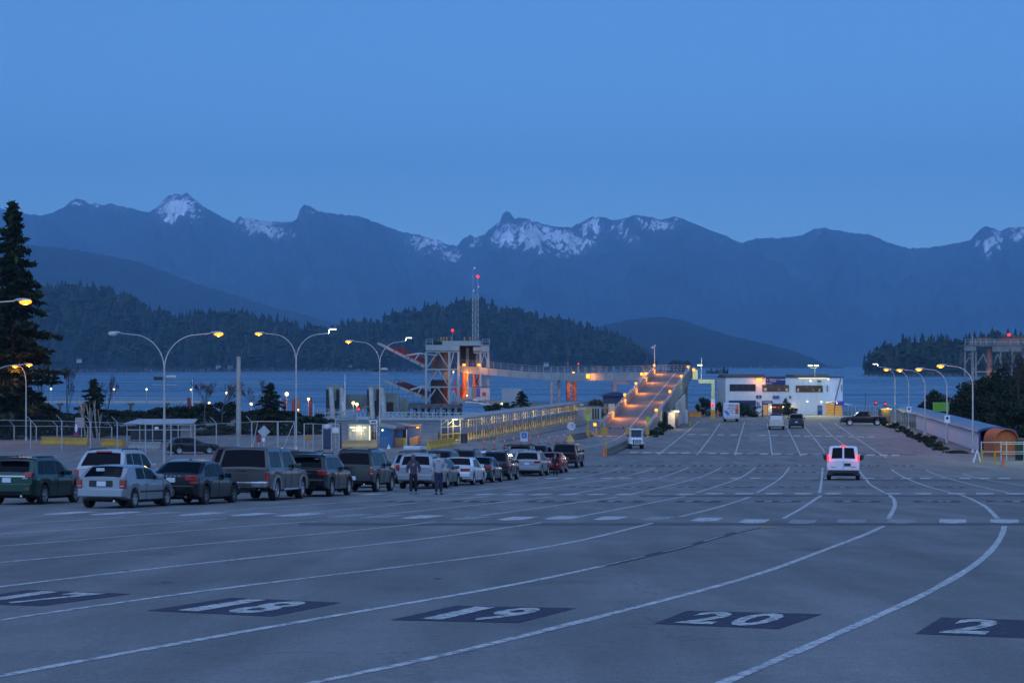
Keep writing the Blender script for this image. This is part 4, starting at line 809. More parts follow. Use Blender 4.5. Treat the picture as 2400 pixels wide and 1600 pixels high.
# box van
def box_van():
    y0 = 300.; xc = X(1714.5,y0); t = thing('box_truck','white box truck with orange and red panels parked in front of the terminal','truck',(xc,y0,0),-R(4))
    w = 1.12; bw = WHT
    MB().bbox(-w,w,0,3.9,.62,2.62,.03).build('cargo_box', M('box body',(.62,.62,.66),.5), t, local=True)
    MB().box(-w+.35,w-.35,.2,5.4,.42,.61).build('chassis', UNDER, t, local=True)
    S = Shape(2.1,1.95,2.0,[(0,1.9),(.05,1.98),(.7,2.0),(.95,1.92),(1.35,1.35),(1.6,1.2),(2.0,1.05),(2.1,.8)],[(0,1.25),(1.4,1.2),(2.1,.85)],2.9,-1.6,.36,.42,tumble=.15)
    m = S.body(); m.v = [(a,b+3.95,c) for a,b,c in m.v]; m.build('cab', bw, t, local=True, smooth=40)
    MB().bbox(-w+.06,w-.06,-.10,.06,.45,.60,.02).build('step_bumper', CHROME, t, local=True)
    MB().box(-w+.09,w-.09,-.012,.001,.70,2.54).build('rear_door', M('box door',(.60,.58,.62),.5), t, local=True)
    OR = M('truck orange',(.70,.26,.03),.5); RD = M('truck red',(.55,.08,.06),.5); BL = M('truck blue',(.08,.20,.55),.5); TX = M('truck lettering',(.16,.07,.12),.6)
    MB().box(.52,.98,-.020,-.0125,1.85,2.46).build('orange_panel', OR, t, local=True); MB().box(.52,.98,-.020,-.0125,1.10,1.845).build('red_panel', RD, t, local=True)
    m = MB(); 
    for i in range(10):
        a0 = math.pi*.5*i/10; a1 = math.pi*.5*(i+1)/10; c = (-.98,.92); r0,r1 = .32,.72
        m.add([(c[0]+r0*math.cos(a0),-.018,c[1]+r0*math.sin(a0)),(c[0]+r1*math.cos(a0),-.018,c[1]+r1*math.sin(a0)),(c[0]+r1*math.cos(a1),-.018,c[1]+r1*math.sin(a1)),(c[0]+r0*math.cos(a1),-.018,c[1]+r0*math.sin(a1))],[(0,1,2,3)])
    m.build('blue_arc', BL, t, local=True)
    m = MB(); r = random.Random(3)
    for z,x0,x1 in ((2.34,-.5,.42),(2.20,-.42,.38),(1.92,-.5,.36),(1.72,-.62,.44),(1.50,-.22,.30),(1.20,-.05,.42)):
        x = x0
        while x < x1: w_ = r.uniform(.06,.16); m.box(x,min(x+w_,x1),-.017,-.0125,z,z+.085); x += w_+.035
    m.build('faded_lettering', TX, t, local=True)
    tm, rm = wheel_meshes(.37,.26,RIMD)
    for sgn in (1,-1):
        for y in (1.1,5.1): wv = bpy.data.objects.new('wheel', tm); link(wv); wv.parent = t; wv.location = (sgn*.86,y,.37); wv.rotation_euler = (0,0,0 if sgn > 0 else math.pi); MATX[wv.name] = Matrix(); part('rim', rm, wv)
        MB().bbox(min(sgn*.9,sgn*1.06),max(sgn*.9,sgn*1.06),-.03,.02,.48,.60,.01).build('tail_light', TAILG, t, local=True)
box_van()
# white yard tug beside the ramp, seen from its front
def yard_tug():
    p = G(1492.5,1052); t = thing('yard_tug','small white yard tug with an upright windscreen standing by the concrete kerb','vehicle',(p.x,p.y,0),R(2))
    w = .62; Wm = M('tug white',(.66,.68,.68),.45,coat=.3)
    MB().bbox(-w,w,.35,2.3,.42,1.02,.05).build('body', Wm, t, local=True)
    MB().bbox(-.52,.52,-.05,.36,.40,.98,.06).build('bonnet', Wm, t, local=True)
    fr = MB()
    for sgn in (1,-1):
        fr.bbox(min(sgn*.50,sgn*.58),max(sgn*.50,sgn*.58),.40,.50,1.02,1.82,.02); fr.bbox(min(sgn*.50,sgn*.58),max(sgn*.50,sgn*.58),1.5,1.6,1.02,1.82,.02)
    fr.bbox(-.60,.60,.36,1.66,1.80,1.92,.04); fr.bbox(-.58,.58,.40,.50,1.02,1.10,.02); fr.build('cab_frame', Wm, t, local=True)
    MB().box(-.50,.50,.43,.45,1.10,1.80).build('windscreen', M('tug glass',(.05,.07,.09),.06,var=0), t, local=True)
    MB().box(-.50,.50,1.55,1.57,1.10,1.80).build('rear_window', M('tug glass',(.05,.07,.09),.06,var=0), t, local=True)
    g = MB()
    for i in range(5): g.box(-.16+i*.08-.02,-.16+i*.08+.02,-.075,-.05,.52,.92)
    g.build('grille', DARK, t, local=True)
    for sgn in (1,-1):
        MB().box(sgn*.30-.05,sgn*.30+.05,-.08,-.05,.42,.94).build('hood_stripe', DARK, t, local=True)
        MB().lathe((sgn*.43,-.05,.78),[(.0,-.05),(.06,-.05),(.06,.02)],10,'y').build('headlight', LENSW, t, local=True)
        MB().tube((sgn*.58,.45,1.25),(sgn*.80,.38,1.3),.012,5).box(min(sgn*.75,sgn*.9),max(sgn*.75,sgn*.9),.34,.38,1.16,1.38).build('wing_mirror', DARK, t, local=True)
        MB().bbox(min(sgn*.50,sgn*.74),max(sgn*.50,sgn*.74),-.02,.75,.50,.62,.03).build('mudguard', Wm, t, local=True)
    MB().bbox(-.6,.6,-.14,-.04,.34,.44,.02).build('bumper', DARK, t, local=True)
    tm, rm = wheel_meshes(.30,.20,RIMD)
    for sgn in (1,-1):
        for y in (.32,1.9): wv = bpy.data.objects.new('wheel', tm); link(wv); wv.parent = t; wv.location = (sgn*.56,y,.30); wv.rotation_euler = (0,0,0 if sgn > 0 else math.pi); MATX[wv.name] = Matrix(); part('rim', rm, wv)
yard_tug()
# ================================================================== STRUCTURES OF THE TERMINAL
def seg(m, x1, y1, x2, y2, Y, w, Y2=None): m.beam(D(x1,Y,y1), D(x2,Y if Y2 is None else Y2,y2), w, w); return m
def quad(m, x0, x1, y0, y1, Y, d): m.box(X(x0,Y),X(x1,Y),Y,Y+d,Z(y1,Y),Z(y0,Y)); return m      # box given by its front face in photo pixels
SOD_L = lampmat('lit sodium lens', (1,.33,.025), 2.6); LED_L = lampmat('lit white lens', (.85,1,.66), 3); WARM_L = lampmat('lit warm globe', (1,.70,.34), 3.2); RED_L = lampmat('lit red lamp', (1,.02,.03), 3); OFF_L = M('unlit lens', (.45,.46,.48), .2, var=0); TUBE_L = lampmat('lit fluorescent tube', (1,.83,.45), 2.2)
# ---------------------------------------------------------------- street lamps
def street_lamp(label, px, Y, ztop, arms, group, zb=None, spread=1.9, lit=800, r=.10, cam=None, sign=False):
    x = X(px,Y); z0 = gz(Y) if zb is None else zb; t = thing('street_lamp', label, 'street lamp', (x,Y,z0), 0, group); zj = ztop-spread
    MB().tube((x,Y,z0),(x,Y,zj),r,10,r*.62).lathe((x,Y,z0),[(r*2.2,0),(r*2.2,.05),(r*1.4,.12),(r,.4)],10).build('pole', STEEL, t, smooth=40)
    for dx,kind in arms:
        s = math.copysign(1,dx); a = abs(dx); P = [Vector((x,Y,zj-.05))]
        for k in range(1,10): th = math.pi/2*k/9; P.append(Vector((x+s*a*.62*(1-math.cos(th)), Y, zj+spread*.96*math.sin(th))))
        tip = Vector((x+dx*.86,Y,ztop)); P.append(tip); MB().path(P, [.055-.002*i for i in range(len(P))], 7).build('arm', STEEL, t, smooth=40)
        if kind == 'led':
            MB().tube(tip,tip+Vector((s*.05,0,.42)),.03,6).bbox(min(tip.x,tip.x+s*.75),max(tip.x,tip.x+s*.75),Y-.17,Y+.17,ztop+.40,ztop+.50,.03).build('lamp_head', PALE, t)
            MB().bbox(min(tip.x+s*.1,tip.x+s*.72),max(tip.x+s*.1,tip.x+s*.72),Y-.15,Y+.15,ztop+.33,ztop+.405,.02).build('lens', LED_L, t); light('lamp_light', (tip.x+s*.4,Y,ztop+.15), LED, lit*.5, t)
        else:
            m = MB(); c = Vector((x+dx,Y,ztop+.02)); m.ball((c.x-s*.10,Y,c.z+.03),.46,.17,.10,12,6); m.build('lamp_head', PALE, t, smooth=50)
            m = MB(); m.ball((c.x+s*.05,Y,c.z-.07),.35,.20,.16,10,6); m.build('lens', OFF_L if kind == 'off' else SOD_L, t, smooth=50)
            if kind != 'off': light('lamp_light', (c.x+s*.05,Y,c.z-.22), SODIUM, lit, t)
    if cam:
        MB().bbox(x-.75,x-.12,Y-.2,Y+.12,cam,cam+.26,.05).build('loudspeaker', DARK, t); MB().bbox(x+.12,x+.85,Y-.14,Y+.14,cam+.12,cam+.34,.05).build('camera', PALE, t); MB().tube((x-.9,Y,cam-.35),(x+.9,Y,cam-.35),.02,5).build('crossbar', STEEL, t)
    if sign:
        zs = sign; MB().box(x-.28,x+.28,Y-.14,Y-.11,zs,zs+.75).build('sign_plate', WHITE, t); MB().lathe((x,Y-.15,zs+.48),[(0,-.002),(.15,-.002),(.15,.01)],12,'y').build('sign_symbol', DARK, t)
    return t
GL = 'tall lamp posts along the left fence'; GR_ = 'single-arm lamp posts along the right-hand walkway'
street_lamp('two-armed lamp post nearest the camera, its left lamp dark and its right lamp orange',385,155,10.3,[(-3.7,'off'),(3.9,'sod')],GL,cam=6.9,spread=2.6)
street_lamp('two-armed lamp post behind the taupe pickup, left lamp orange and right lamp white',694,202,11.0,[(-3.5,'sod'),(3.6,'led')],GL,spread=2.6)
street_lamp('two-armed lamp post with a small camera below its fork, left of the lift tower',890,242,10.7,[(-3.5,'sod'),(3.4,'led')],GL,spread=2.6,cam=7.3)
street_lamp('lamp post out of frame whose arm and orange lamp reach in from the left edge',-110,115,11.45,[(3.85,'sod')],None)
street_lamp('lower lamp post at the left edge whose arm curves in to the right',-24,222,8.05,[(4.05,'sod')],'lower lamp posts by the big conifer')
street_lamp('lower lamp post standing before the big conifer with a short arm to the left',61,227,7.9,[(-1.1,'sod')],'lower lamp posts by the big conifer',zb=0)
for i,(p,Y,zt,ln,kd,lb,sg) in enumerate([(2098,295,7.75,2.75,'led','farthest lamp post of the right-hand row, with a white lamp',0),(2130,271,7.45,2.8,'sod','second farthest lamp post of the right-hand row, with a white sign on its pole',4.55-8+5.4),(2168,247,7.45,2.9,'sod','middle lamp post of the right-hand row, with a dark loudspeaker',0),(2219.5,220,7.6,2.85,'sod','second nearest lamp post of the right-hand row, with a white sign on its pole',2.05),(2280,195,7.95,2.9,'sod','nearest lamp post of the right-hand row, beside the white walkway wall',0)]):
    street_lamp(lb,p,Y,zt,[(-ln,kd)],GR_,zb=0,sign=sg,lit=900)
# tall bare steel post
p = G(559,1046); t = MB(); t.tube((p.x,p.y,0),(p.x,p.y,Z(838,p.y)),.27,12,.20).lathe((p.x,p.y,Z(838,p.y)),[(.24,-.05),(.24,.06),(0,.12)],12)
tag(t.build('steel_post', GREYST, smooth=40), 'tall thick grey steel post without a lamp, rising behind the taupe pickup', 'post')
# ---------------------------------------------------------------- ramp up to the upper deck
RA = [Vector((X(1457,242),242,0.02)), Vector((X(1577,352),352,6.75))]; RD_ = (RA[1]-RA[0]); RU = Vector((RD_.x,RD_.y,0)).normalized(); RS = Vector((RU.y,-RU.x,0)); RW = 2.75
def rp(t, s=0, dz=0): return RA[0]+RD_*t+RS*s+Vector((0,0,dz))
ramp = thing('vehicle_ramp','long sloping concrete ramp with orange lamps along its parapets, rising to the overhead roadway','ramp',tuple(RA[0]))
RAMPDECK = M('worn ramp asphalt', (.13,.125,.125), .8, 0, .3, .5, .3, 20)
m = MB(); n = 12
for i in range(n): a,b = i/n,(i+1)/n; m.add([rp(a,-RW,.0),rp(a,RW,.0),rp(b,RW,.0),rp(b,-RW,.0),rp(a,-RW,-.9),rp(a,RW,-.9),rp(b,RW,-.9),rp(b,-RW,-.9)],[(0,1,2,3),(7,6,5,4)])
m.build('deck', RAMPDECK, ramp)
m = MB(); 
for i in range(60): a,b = i/60,(i+1)/60; m.add([rp(a,.12+.3*a,.006),rp(a,.26+.3*a,.006),rp(b,.26+.3*b,.006),rp(b,.12+.3*b,.006)],[(0,1,2,3)])
m.build('centre_line', PAINT, ramp)
for s,nm in ((-1,'left'),(1,'right')):
    m = MB(); a0 = -.0 if s > 0 else .10
    def sl(u0,u1,w0,w1,zb,zt):
        m.add([rp(u0,s*w0,zb),rp(u0,s*w1,zb),rp(u0,s*w1,zt),rp(u0,s*w0,zt),rp(u1,s*w0,zb),rp(u1,s*w1,zb),rp(u1,s*w1,zt),rp(u1,s*w0,zt)],[(0,1,2,3),(7,6,5,4),(4,5,1,0),(5,6,2,1),(6,7,3,2),(7,4,0,3)])
    sl(a0,1.0,RW,RW+.28,-1.15,.82); sl(a0,1.0,RW-.03,RW-.001,.0,.25); m.build('parapet', M('parapet concrete',(.24,.25,.25),.8,0,.25,.8,.2) if s > 0 else CONC, ramp)
    m = MB()
    for z in (1.02,1.28): m.tube(rp(a0-.06,s*(RW+.14),z-.2 if s<0 else z),rp(1,s*(RW+.14),z),.03,6)
    m.build('handrail', PALE, ramp)
    pm = MB().tube((0,0,0),(0,0,.52),.028,6).mesh('rail_post', PALE)
    for k in range(34):
        q = rp(a0+(1-a0)*k/33, s*(RW+.14), .80); part('rail_post', pm, ramp, q-RA[0])
for s,ts in ((-1,(-.02,.20,.385,.58,.78,.965)),(1,(.16,.44,.726,.93))):
    for u in ts:
        q = rp(max(u,-.02),s*(RW+.10),1.30); g = MB(); g.bbox(q.x-.17,q.x+.17,q.y-.14,q.y+.14,q.z-.05,q.z+.30,.05); lm = g.build('bulkhead_lamp', SOD_L, ramp)
        w = rp(max(u,-.02),s*(RW-.75),.95); light('ramp_light', w, (1,.30,.018), 420 if s < 0 else 280, ramp, .08)
m = MB()                                                       # abutment wall under the right side and front
for s0,s1 in ((-RW-.2,-RW+.15),(RW-.15,RW+.24)):
    pts = [rp(.0,s0,-1.0),rp(.42,s0,-1.0)]; b0 = Vector((pts[0].x,pts[0].y,-.2)); b1 = Vector((pts[1].x,pts[1].y,-.2))
    m.prism([b0,b1,pts[1],pts[0]],(0,0,0),RS*(s1-s0))
m.build('abutment', M('abutment concrete',(.22,.225,.22),.85,0,.3,.5,.2), ramp)
for u in (.62,.82,.99):
    for s in (-1,1): q = rp(u,s*2.2,-.9); MB().box(q.x-.3,q.x+.3,q.y-.3,q.y+.3,-4.5,q.z).build('pier', CONC, ramp)
    a = rp(u,-2.7,-1.15); b = rp(u,2.7,-1.15); MB().beam(a,b,.6,.5).build('cross_beam', CONC, ramp)
# barrier boom across the foot of the ramp
bt = thing('boom_barrier','low cross bar with two yellow boards closing the foot of the ramp','barrier',(X(1450,240),240,0))
m = MB(); seg(m,1398,1004,1517,1003,240,.09); m.build('boom', RUSTY, bt)
for px in (1416,1474): quad(MB(),px-8,px+8,1002,1017,239.8,.06).build('board', M('amber board',(.50,.27,.02),.6), bt)
for px in (1403,1430,1461,1489,1511): m = MB(); c = D(px,239.9,1003.5); m.ball((c.x,c.y,c.z+.1),.09,.09,.09,8,5); m.build('marker_light', DARK, bt)
for px in (1398,1517): quad(MB(),px-2,px+2,1003,1024,240,.2).build('post', YEL, bt)
# ---------------------------------------------------------------- overhead roadway to the lift tower
rw = thing('overhead_roadway','pale steel overhead roadway with railings, running from the ramp top to the lift tower','bridge',(X(1400,370),370,0))
NODE = [(1560,352,871,889),(1440,362,874,892),(1292,374,873.5,890),(1240,378,871,887),(1076,388,856,873)]
GIR = M('pale green girder paint', (.28,.32,.31), .6, 0, .2, .6)
for i in range(4):
    a,b = NODE[i],NODE[i+1]; A0,A1 = D(a[0],a[1],a[2]),D(a[0],a[1],a[3]); B0,B1 = D(b[0],b[1],b[2]),D(b[0],b[1],b[3]); off = Vector((0,4.6,0))
    m = MB(); m.prism([A1,A0,B0,B1],(0,0,0),(0,.22,0)); m.build('girder', GIR, rw)
    m = MB(); m.prism([A1,A0,B0,B1],off,off+Vector((0,.22,0))); m.build('girder', GIR, rw)
    d = Vector((0,0,-.35)); m = MB(); m.prism([A0+d,A0+d*1.8,B0+d*1.8,B0+d],(0,.22,0),off); m.build('deck', RAMPDECK, rw)
    L = (B0-A0).length; k = max(2,int(L/2.2)); sm = MB().box(-.04,.04,-.07,-.002,-1.28,-.03).mesh('stiffener', GREYST)
    for j in range(k+1): q = A0+(B0-A0)*(j/k); part('stiffener', sm, rw, q-Vector(rw.location))
    pm = MB().tube((0,0,0),(0,0,1.1),.025,5).mesh('rail_post', PALE); k = max(2,int(L/1.6))
    for o in (Vector((0,.1,0)),off):
        for j in range(k): q = A0+(B0-A0)*(j/k)+o; part('rail_post', pm, rw, q-Vector(rw.location))
        m = MB()
        for z in (.40,.75,1.1): m.tube(A0+o+Vector((0,0,z)),B0+o+Vector((0,0,z)),.024,5)
        m.build('handrail', PALE, rw)
m = MB(); A,B = D(1545,353,871),D(1618,352,871)              # cross rail at the head of the ramp
for z in (.4,.75,1.1): m.tube(A+Vector((0,2,z)),B+Vector((0,2,z)),.024,5)
for k in range(9): q = A+(B-A)*(k/8)+Vector((0,2,0)); m.tube(q,q+Vector((0,0,1.1)),.025,5)
m.build('end_rail', PALE, rw)
m = MB(); q0 = D(1540,352,872); q1 = D(1622,352,872); m.box(q0.x,q1.x,351.9,357,q0.z-.9,q0.z-.05); m.build('landing', RAMPDECK, rw)
for px,py,Y,w in ((1344,874,373,.22),(1504,876,356.5,.22)):
    c = D(px,Y-.5,py); MB().bbox(c.x-w,c.x+w,c.y-.15,c.y+.15,c.z-w,c.z+w,.06).build('flood_lamp', SOD_L, rw); light('roadway_light', c-Vector((0,.6,.1)), SODIUM, 200, rw)
c = D(1378.6,366.2,881); MB().bbox(c.x-.36,c.x+.36,c.y-.2,c.y+.12,c.z-.36,c.z+.36,.06).build('flood_lamp', SOD_L, rw); light('roadway_light', c-Vector((0,.8,.2)), SODIUM, 180, rw)
for px,yt in ((1331,851),(1355.6,852.6)):
    Y = 377; lb = 'dim' if px < 1340 else 'bright'; sg = thing('signal_light', ('left' if px < 1340 else 'right')+' of the two small signal heads on the overhead roadway rail', 'traffic light', (X(px,Y),Y,Z(870,Y)), 0, 'signals on the overhead roadway')
    m = MB(); seg(m,px,870,px,yt,Y,.09); m.build('post', PALE, sg); c = D(px,Y-.12,yt); m = MB(); m.bbox(c.x-.16,c.x+.16,c.y-.1,c.y+.2,c.z-.25,c.z+.25,.03); m.build('housing', DARK, sg); m = MB(); m.ball((c.x,c.y-.1,c.z),.13,.06,.13,8,6); m.build('red_lens', lampmat('dim red lamp',(1,.05,.08),.6) if px < 1340 else lampmat('lit red signal',(1,.04,.08),2.5), sg)
def trestle(name, label, legs, y0, y1, Y, mat, w=.35, brace=True, depth=4.4, cat='support'):
    t = thing(name, label, cat, (X(sum(legs)/len(legs),Y),Y,Z(y1,Y)))
    for dy in (0,depth):
        for px in legs: m = MB(); seg(m,px,y0,px,y1,Y+dy,w) if dy == 0 else m.box(X(px,Y)-w/2,X(px,Y)+w/2,Y+dy-w/2,Y+dy+w/2,Z(y1,Y),Z(y0,Y)); m.build('leg', mat, t)
    if brace:
        m = MB()
        for a,b in zip(legs[:-1],legs[1:]):
            ym = (y0+y1)/2
            for ya,yb in ((y0,ym),(ym,y1)): seg(m,a,ya,b,yb,Y-.02,.14); seg(m,b,ya,a,yb,Y+.14,.14); seg(m,a,yb-1,b,yb-1,Y,.16)
        m.build('bracing', mat, t)
    return t
trestle('trestle','pale steel trestle under the bend of the overhead roadway',[1292,1311],891,952,374.2,GREYST,.4)
t = trestle('trestle','rusty steel trestle lit orange beside the pale one under the overhead roadway',[1332,1348],893,940,372,RUSTY,.55)
light('under_light', D(1338,370.5,905), SODIUM, 160, t); light('under_light', D(1345,370.5,930), (1,.08,.05), 60, t)
t = trestle('column','single square column with a side bracket carrying the roadway near the ramp','x' and [1441],897,950,360,M('pinkish column paint',(.36,.27,.24),.7),.62,False,4,'column')
m = MB(); quad(m,1437,1475,893,900,359.6,.6); m.build('bracket', M('pinkish column paint',(.36,.27,.24),.7), t)
# camera mast and signal gantry at the ramp head
cm = thing('camera_mast','slim grey mast with cameras on top at the head of the ramp','mast',(X(1534,354),354,6.8)); m = MB(); seg(m,1534,872,1534,812,354,.12); m.build('mast', STEEL, cm)
c = D(1534,353.8,812); MB().bbox(c.x-.55,c.x-.1,c.y-.1,c.y+.1,c.z-.3,c.z-.05,.03).bbox(c.x-.1,c.x+.2,c.y-.1,c.y+.1,c.z,c.z+.3,.03).bbox(c.x-.6,c.x+.1,c.y-.06,c.y+.06,c.z-.04,c.z+.02,.01).build('camera', PALE, cm)
gn = thing('height_gantry','angled post lit pale yellow, with a yellow foot, reaching out from the ramp head','gantry',(X(1670.5,322),322,0)); LIM = M('lime lit steel',(.52,.53,.30),.55,0,.12)  # steel colour carries the yellow-green light of the lamps
quad(MB(),1667,1675,889,956,322,.55).build('post', LIM, gn); quad(MB(),1666.5,1675.5,935,960,321.97,.62).build('post_sleeve', WHITE, gn); m = MB(); quad(m,1666.5,1675.5,960,972,321.95,.66); m.prism([D(1664,321.9,981.5),D(1678,321.9,981.5),D(1675.5,321.9,972),D(1666.5,321.9,972)],(0,0,0),(0,.8,0)); m.build('foot', YEL, gn)
quad(MB(),1637,1675.2,889,898,321.99,.5).build('beam', LIM, gn); m = MB(); quad(m,1624,1635,866,889,322,.5); m.build('bracket', LIM, gn)
c = D(1670,321.8,949); m = MB(); m.ball((c.x,c.y,c.z),.2,.15,.2,8,6); m.build('red_lens', RED_L, gn); m = MB(); seg(m,1644,889,1644,838,322,.06); m.build('aerial', WHITE, gn)
c = D(1641,321,856); m = MB(); m.bbox(c.x-.4,c.x+.3,c.y-.2,c.y+.2,c.z-.05,c.z+.12,.03); m.build('flood_lamp', LED_L, gn); light('gantry_light', D(1652,318,872), (.95,1,.45), 260, gn)
c = D(1626,321,866); m = MB(); m.bbox(c.x-.2,c.x+.2,c.y-.1,c.y+.1,c.z-.2,c.z+.2,.05); m.build('bulkhead_lamp', SOD_L, gn)
# ---------------------------------------------------------------- lift tower on the left
TY = 385.; tw = thing('lift_tower','grey lattice steel ferry lift tower with machinery on top, behind the blue huts','tower',(X(1040,TY),TY,Z(947,TY)))
LT = M('lift tower paint', (.27,.33,.33), .55, 0, .2, .5)
def tpart(nm, fn, mat=LT): m = MB(); fn(m); return m.build(nm, mat, tw)
for px,yt in ((998.8,824),(1053,824),(1074.5,824),(1126,824),(1144.5,824)): 
    for dy in (0,6.5): tpart('leg', lambda m: seg(m,px,yt,px,947 if px < 1100 else 935,TY+dy,.42))
for y in (824,865.5,906.7):
    for dy in (0,6.5): tpart('strut', lambda m: seg(m,999,y,1074.5,y,TY+dy,.24))
tpart('strut', lambda m: seg(m,1110,826,1145,826,TY,.24)); tpart('strut', lambda m: seg(m,1014,830,1014,945,TY+6,.3))
for q in ((1000.6,862,1025.5,825.5),(1027.9,825.5,1051.5,862.5),(1055,860,1063.6,826),(1027.9,867,1052,905),(1025,867,1001,904),(1055,903,1064,868),(1026.7,909,1051.5,945),(1000,943,1021,911),(1055,944,1063,910),(1062,909,1073,943),(1128,852,1135,828),(1136,828,1143,853)): tpart('brace', lambda m: seg(m,*q,TY+.05,.21))
for q in ((1001,904,1027,867),(1027,867,1052,904),(1000,945,1026,909),(1063,830,1073,862)): tpart('brace', lambda m: seg(m,*q,TY+6.4,.2))
tpart('top_girder', lambda m: quad(m,997.6,1076.4,809.7,821,TY-.4,.3)); tpart('top_girder', lambda m: quad(m,1125.5,1146.7,810.5,823.6,TY-.4,.3)); tpart('top_girder', lambda m: quad(m,1109,1125,813,822,TY-.2,.3))
tpart('top_girder', lambda m: m.box(X(997.6,TY),X(997.6,TY)+.3,TY-.1,TY+7,Z(821,TY),Z(809.7,TY))); tpart('top_girder', lambda m: m.box(X(1076.4,TY)-.3,X(1076.4,TY),TY-.1,TY+7,Z(821,TY),Z(809.7,TY)))
tpart('platform', lambda m: m.box(X(997,TY),X(1147,TY),TY-.2,TY+7.4,Z(810,TY)+.02,Z(808,TY)), GREYST)
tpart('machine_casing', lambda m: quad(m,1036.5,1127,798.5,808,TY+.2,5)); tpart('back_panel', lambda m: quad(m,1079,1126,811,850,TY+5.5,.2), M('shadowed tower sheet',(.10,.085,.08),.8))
dm = MB().lathe((0,0,0),[(0,-.35),(.30,-.35),(.30,.35),(0,.35)],10,'z').mesh('oil_drum', DARK, 40)
for px in (1019,1026.5,1033.5): part('oil_drum', dm, tw, D(px,TY+.5,804)-Vector(tw.location))
sm = MB().lathe((0,0,0),[(0,-.12),(.38,-.12),(.38,.12),(0,.12)],14,'x').box(-.22,.22,-.4,.4,-.55,-.2).mesh('sheave', M('sheave yellow',(.34,.20,.04),.6), 40)
for px in (1033.5,1040,1047,1058.5,1088.5,1102,1114.5): part('sheave', sm, tw, D(px,TY+.8,794.5)-Vector(tw.location))
for x0,x1 in ((998.5,1014),(1130,1147.5)):
    m = MB(); 
    for px in (x0,x1): seg(m,px,808,px,795,TY,.08)
    for y in (795,800.5): seg(m,x0,y,x1,y,TY,.07)
    seg(m,x0,795,x0,795.4,TY,.07,TY+7); m.build('platform_rail', PALE, tw)
CYL = M('hydraulic ram', (.36,.36,.35), .4, .3, .2, 1)
for px,y0,y1,r,c in ((1041,830,905,.42,CYL),(1046.5,825,945,.35,LT),(1095.5,815,936,.28,LT),(1118.5,828,860,.3,CYL),(1022,835,870,.7,RUSTY),(1030,890,946,1.6,M('counterweight',(.035,.033,.03),.85)),(1038,826,870,1.2,M('machinery grey',(.09,.10,.105),.7))):
    tpart('machinery', lambda m: m.tube(D(px,TY+3,y0),D(px,TY+3,y1),r,10), c)
for px in (1088.5,1112): tpart('lift_ram', lambda m: m.tube(D(px,TY+3.2,872),D(px,TY+3.2,932),.42 if px < 1100 else .3,12), M('sodium lit ram',(.42,.14,.05),.55))  # rams and guard panel take the orange lamp light in their colour
for q in ((1108,875,1122,905),(1122,875,1124,905),(1110,905,1124,880),(1064,908,1072,943),(1081,905,1084,930),(1066,890,1070,925)): tpart('brace', lambda m: seg(m,*q,TY+3.5,.25), REDST)
tpart('guard_panel', lambda m: quad(m,1078,1094,904,934,TY+4.2,.2), M('sodium lit ram',(.42,.14,.05),.55))
for q in ((1127,875,1140,905),(1140,875,1128,905),(1144,875,1140,906)): tpart('brace', lambda m: seg(m,*q,TY+4,.15))
for px,py in ((1088,854.5),(1122.5,854.5)):
    c = D(px,TY-1.2,py); m = MB(); m.bbox(c.x-.28,c.x+.28,c.y-.15,c.y+.15,c.z-.18,c.z+.18,.05); m.build('flood_lamp', SOD_L, tw); light('tower_light', c-Vector((0,.5,.3)), SODIUM, 150, tw)
light('tower_light', D(1090,TY+1.4,880), SODIUM, 240, tw); light('tower_light', D(1104,TY+1.0,925), SODIUM, 220, tw); light('tower_light', D(1070,TY+2,930), (1,.12,.04), 90, tw)
c = D(1062.5,TY+.3,863); 
for px,py in ((1062.7,871.5),(1094.7,926.5)): c = D(px,TY-.3,py); m = MB(); m.ball((c.x,c.y,c.z),.13,.13,.16,8,6); m.build('bulb', WARM_L, tw)
# obstruction light on its own stub
m = MB(); seg(m,1060,800,1060,775,TY+1,.05); m.build('light_stub', PALE, tw); c = D(1060.5,TY+1,774); m = MB(); m.ball((c.x,c.y,c.z),.24,.24,.24,8,6); m.build('obstruction_light', RED_L, tw); light('red_light', c+Vector((0,-.5,0)), (1,.02,.02), 25, tw)
# lattice mast
MY = 390.; ms = thing('radio_mast','tall lattice radio mast with a red light at the top, standing on the lift tower','mast',(X(1114,MY),MY,Z(798,MY)))
x0,x1 = X(1107.3,MY),X(1121,MY); zb,zt = Z(798,MY),Z(690,MY)
for x,y in ((x0,MY),(x1,MY),((x0+x1)/2,MY+.9)): MB().tube((x,y,zb),(x,y,zt),.055,6).build('chord', PALE, ms)
m = MB(); k = 9
for i in range(k):
    za,zc = zb+(zt-zb)*i/k, zb+(zt-zb)*(i+1)/k; cs = [(x0,MY),(x1,MY),((x0+x1)/2,MY+.9)]
    for a,b in ((0,1),(1,2),(2,0)):
        p,q = (cs[a],cs[b]) if i%2 else (cs[b],cs[a]); m.tube((*p,za),(*q,zc),.03,5); m.tube((*cs[a],zc),(*cs[b],zc),.03,5)
        if a == 0: m.tube((*q,za),(*p,zc),.03,5)
m.build('lacing', PALE, ms)
m = MB(); m.tube((x1-.1,MY,zt),(x1-.1,MY,Z(650,MY)),.05,6); m.build('finial', STEEL, ms); m = MB(); m.tube((x0+.1,MY,zt),(x0+.1,MY,Z(630,MY)),.035,6); m.build('finial', STEEL, ms)
c = Vector((x1-.1,MY,Z(648,MY))); m = MB(); m.ball(tuple(c),.28,.28,.26,8,6); m.build('red_light', RED_L, ms); light('red_glow', c-Vector((0,.6,0)), (1,.02,.02), 25, ms)
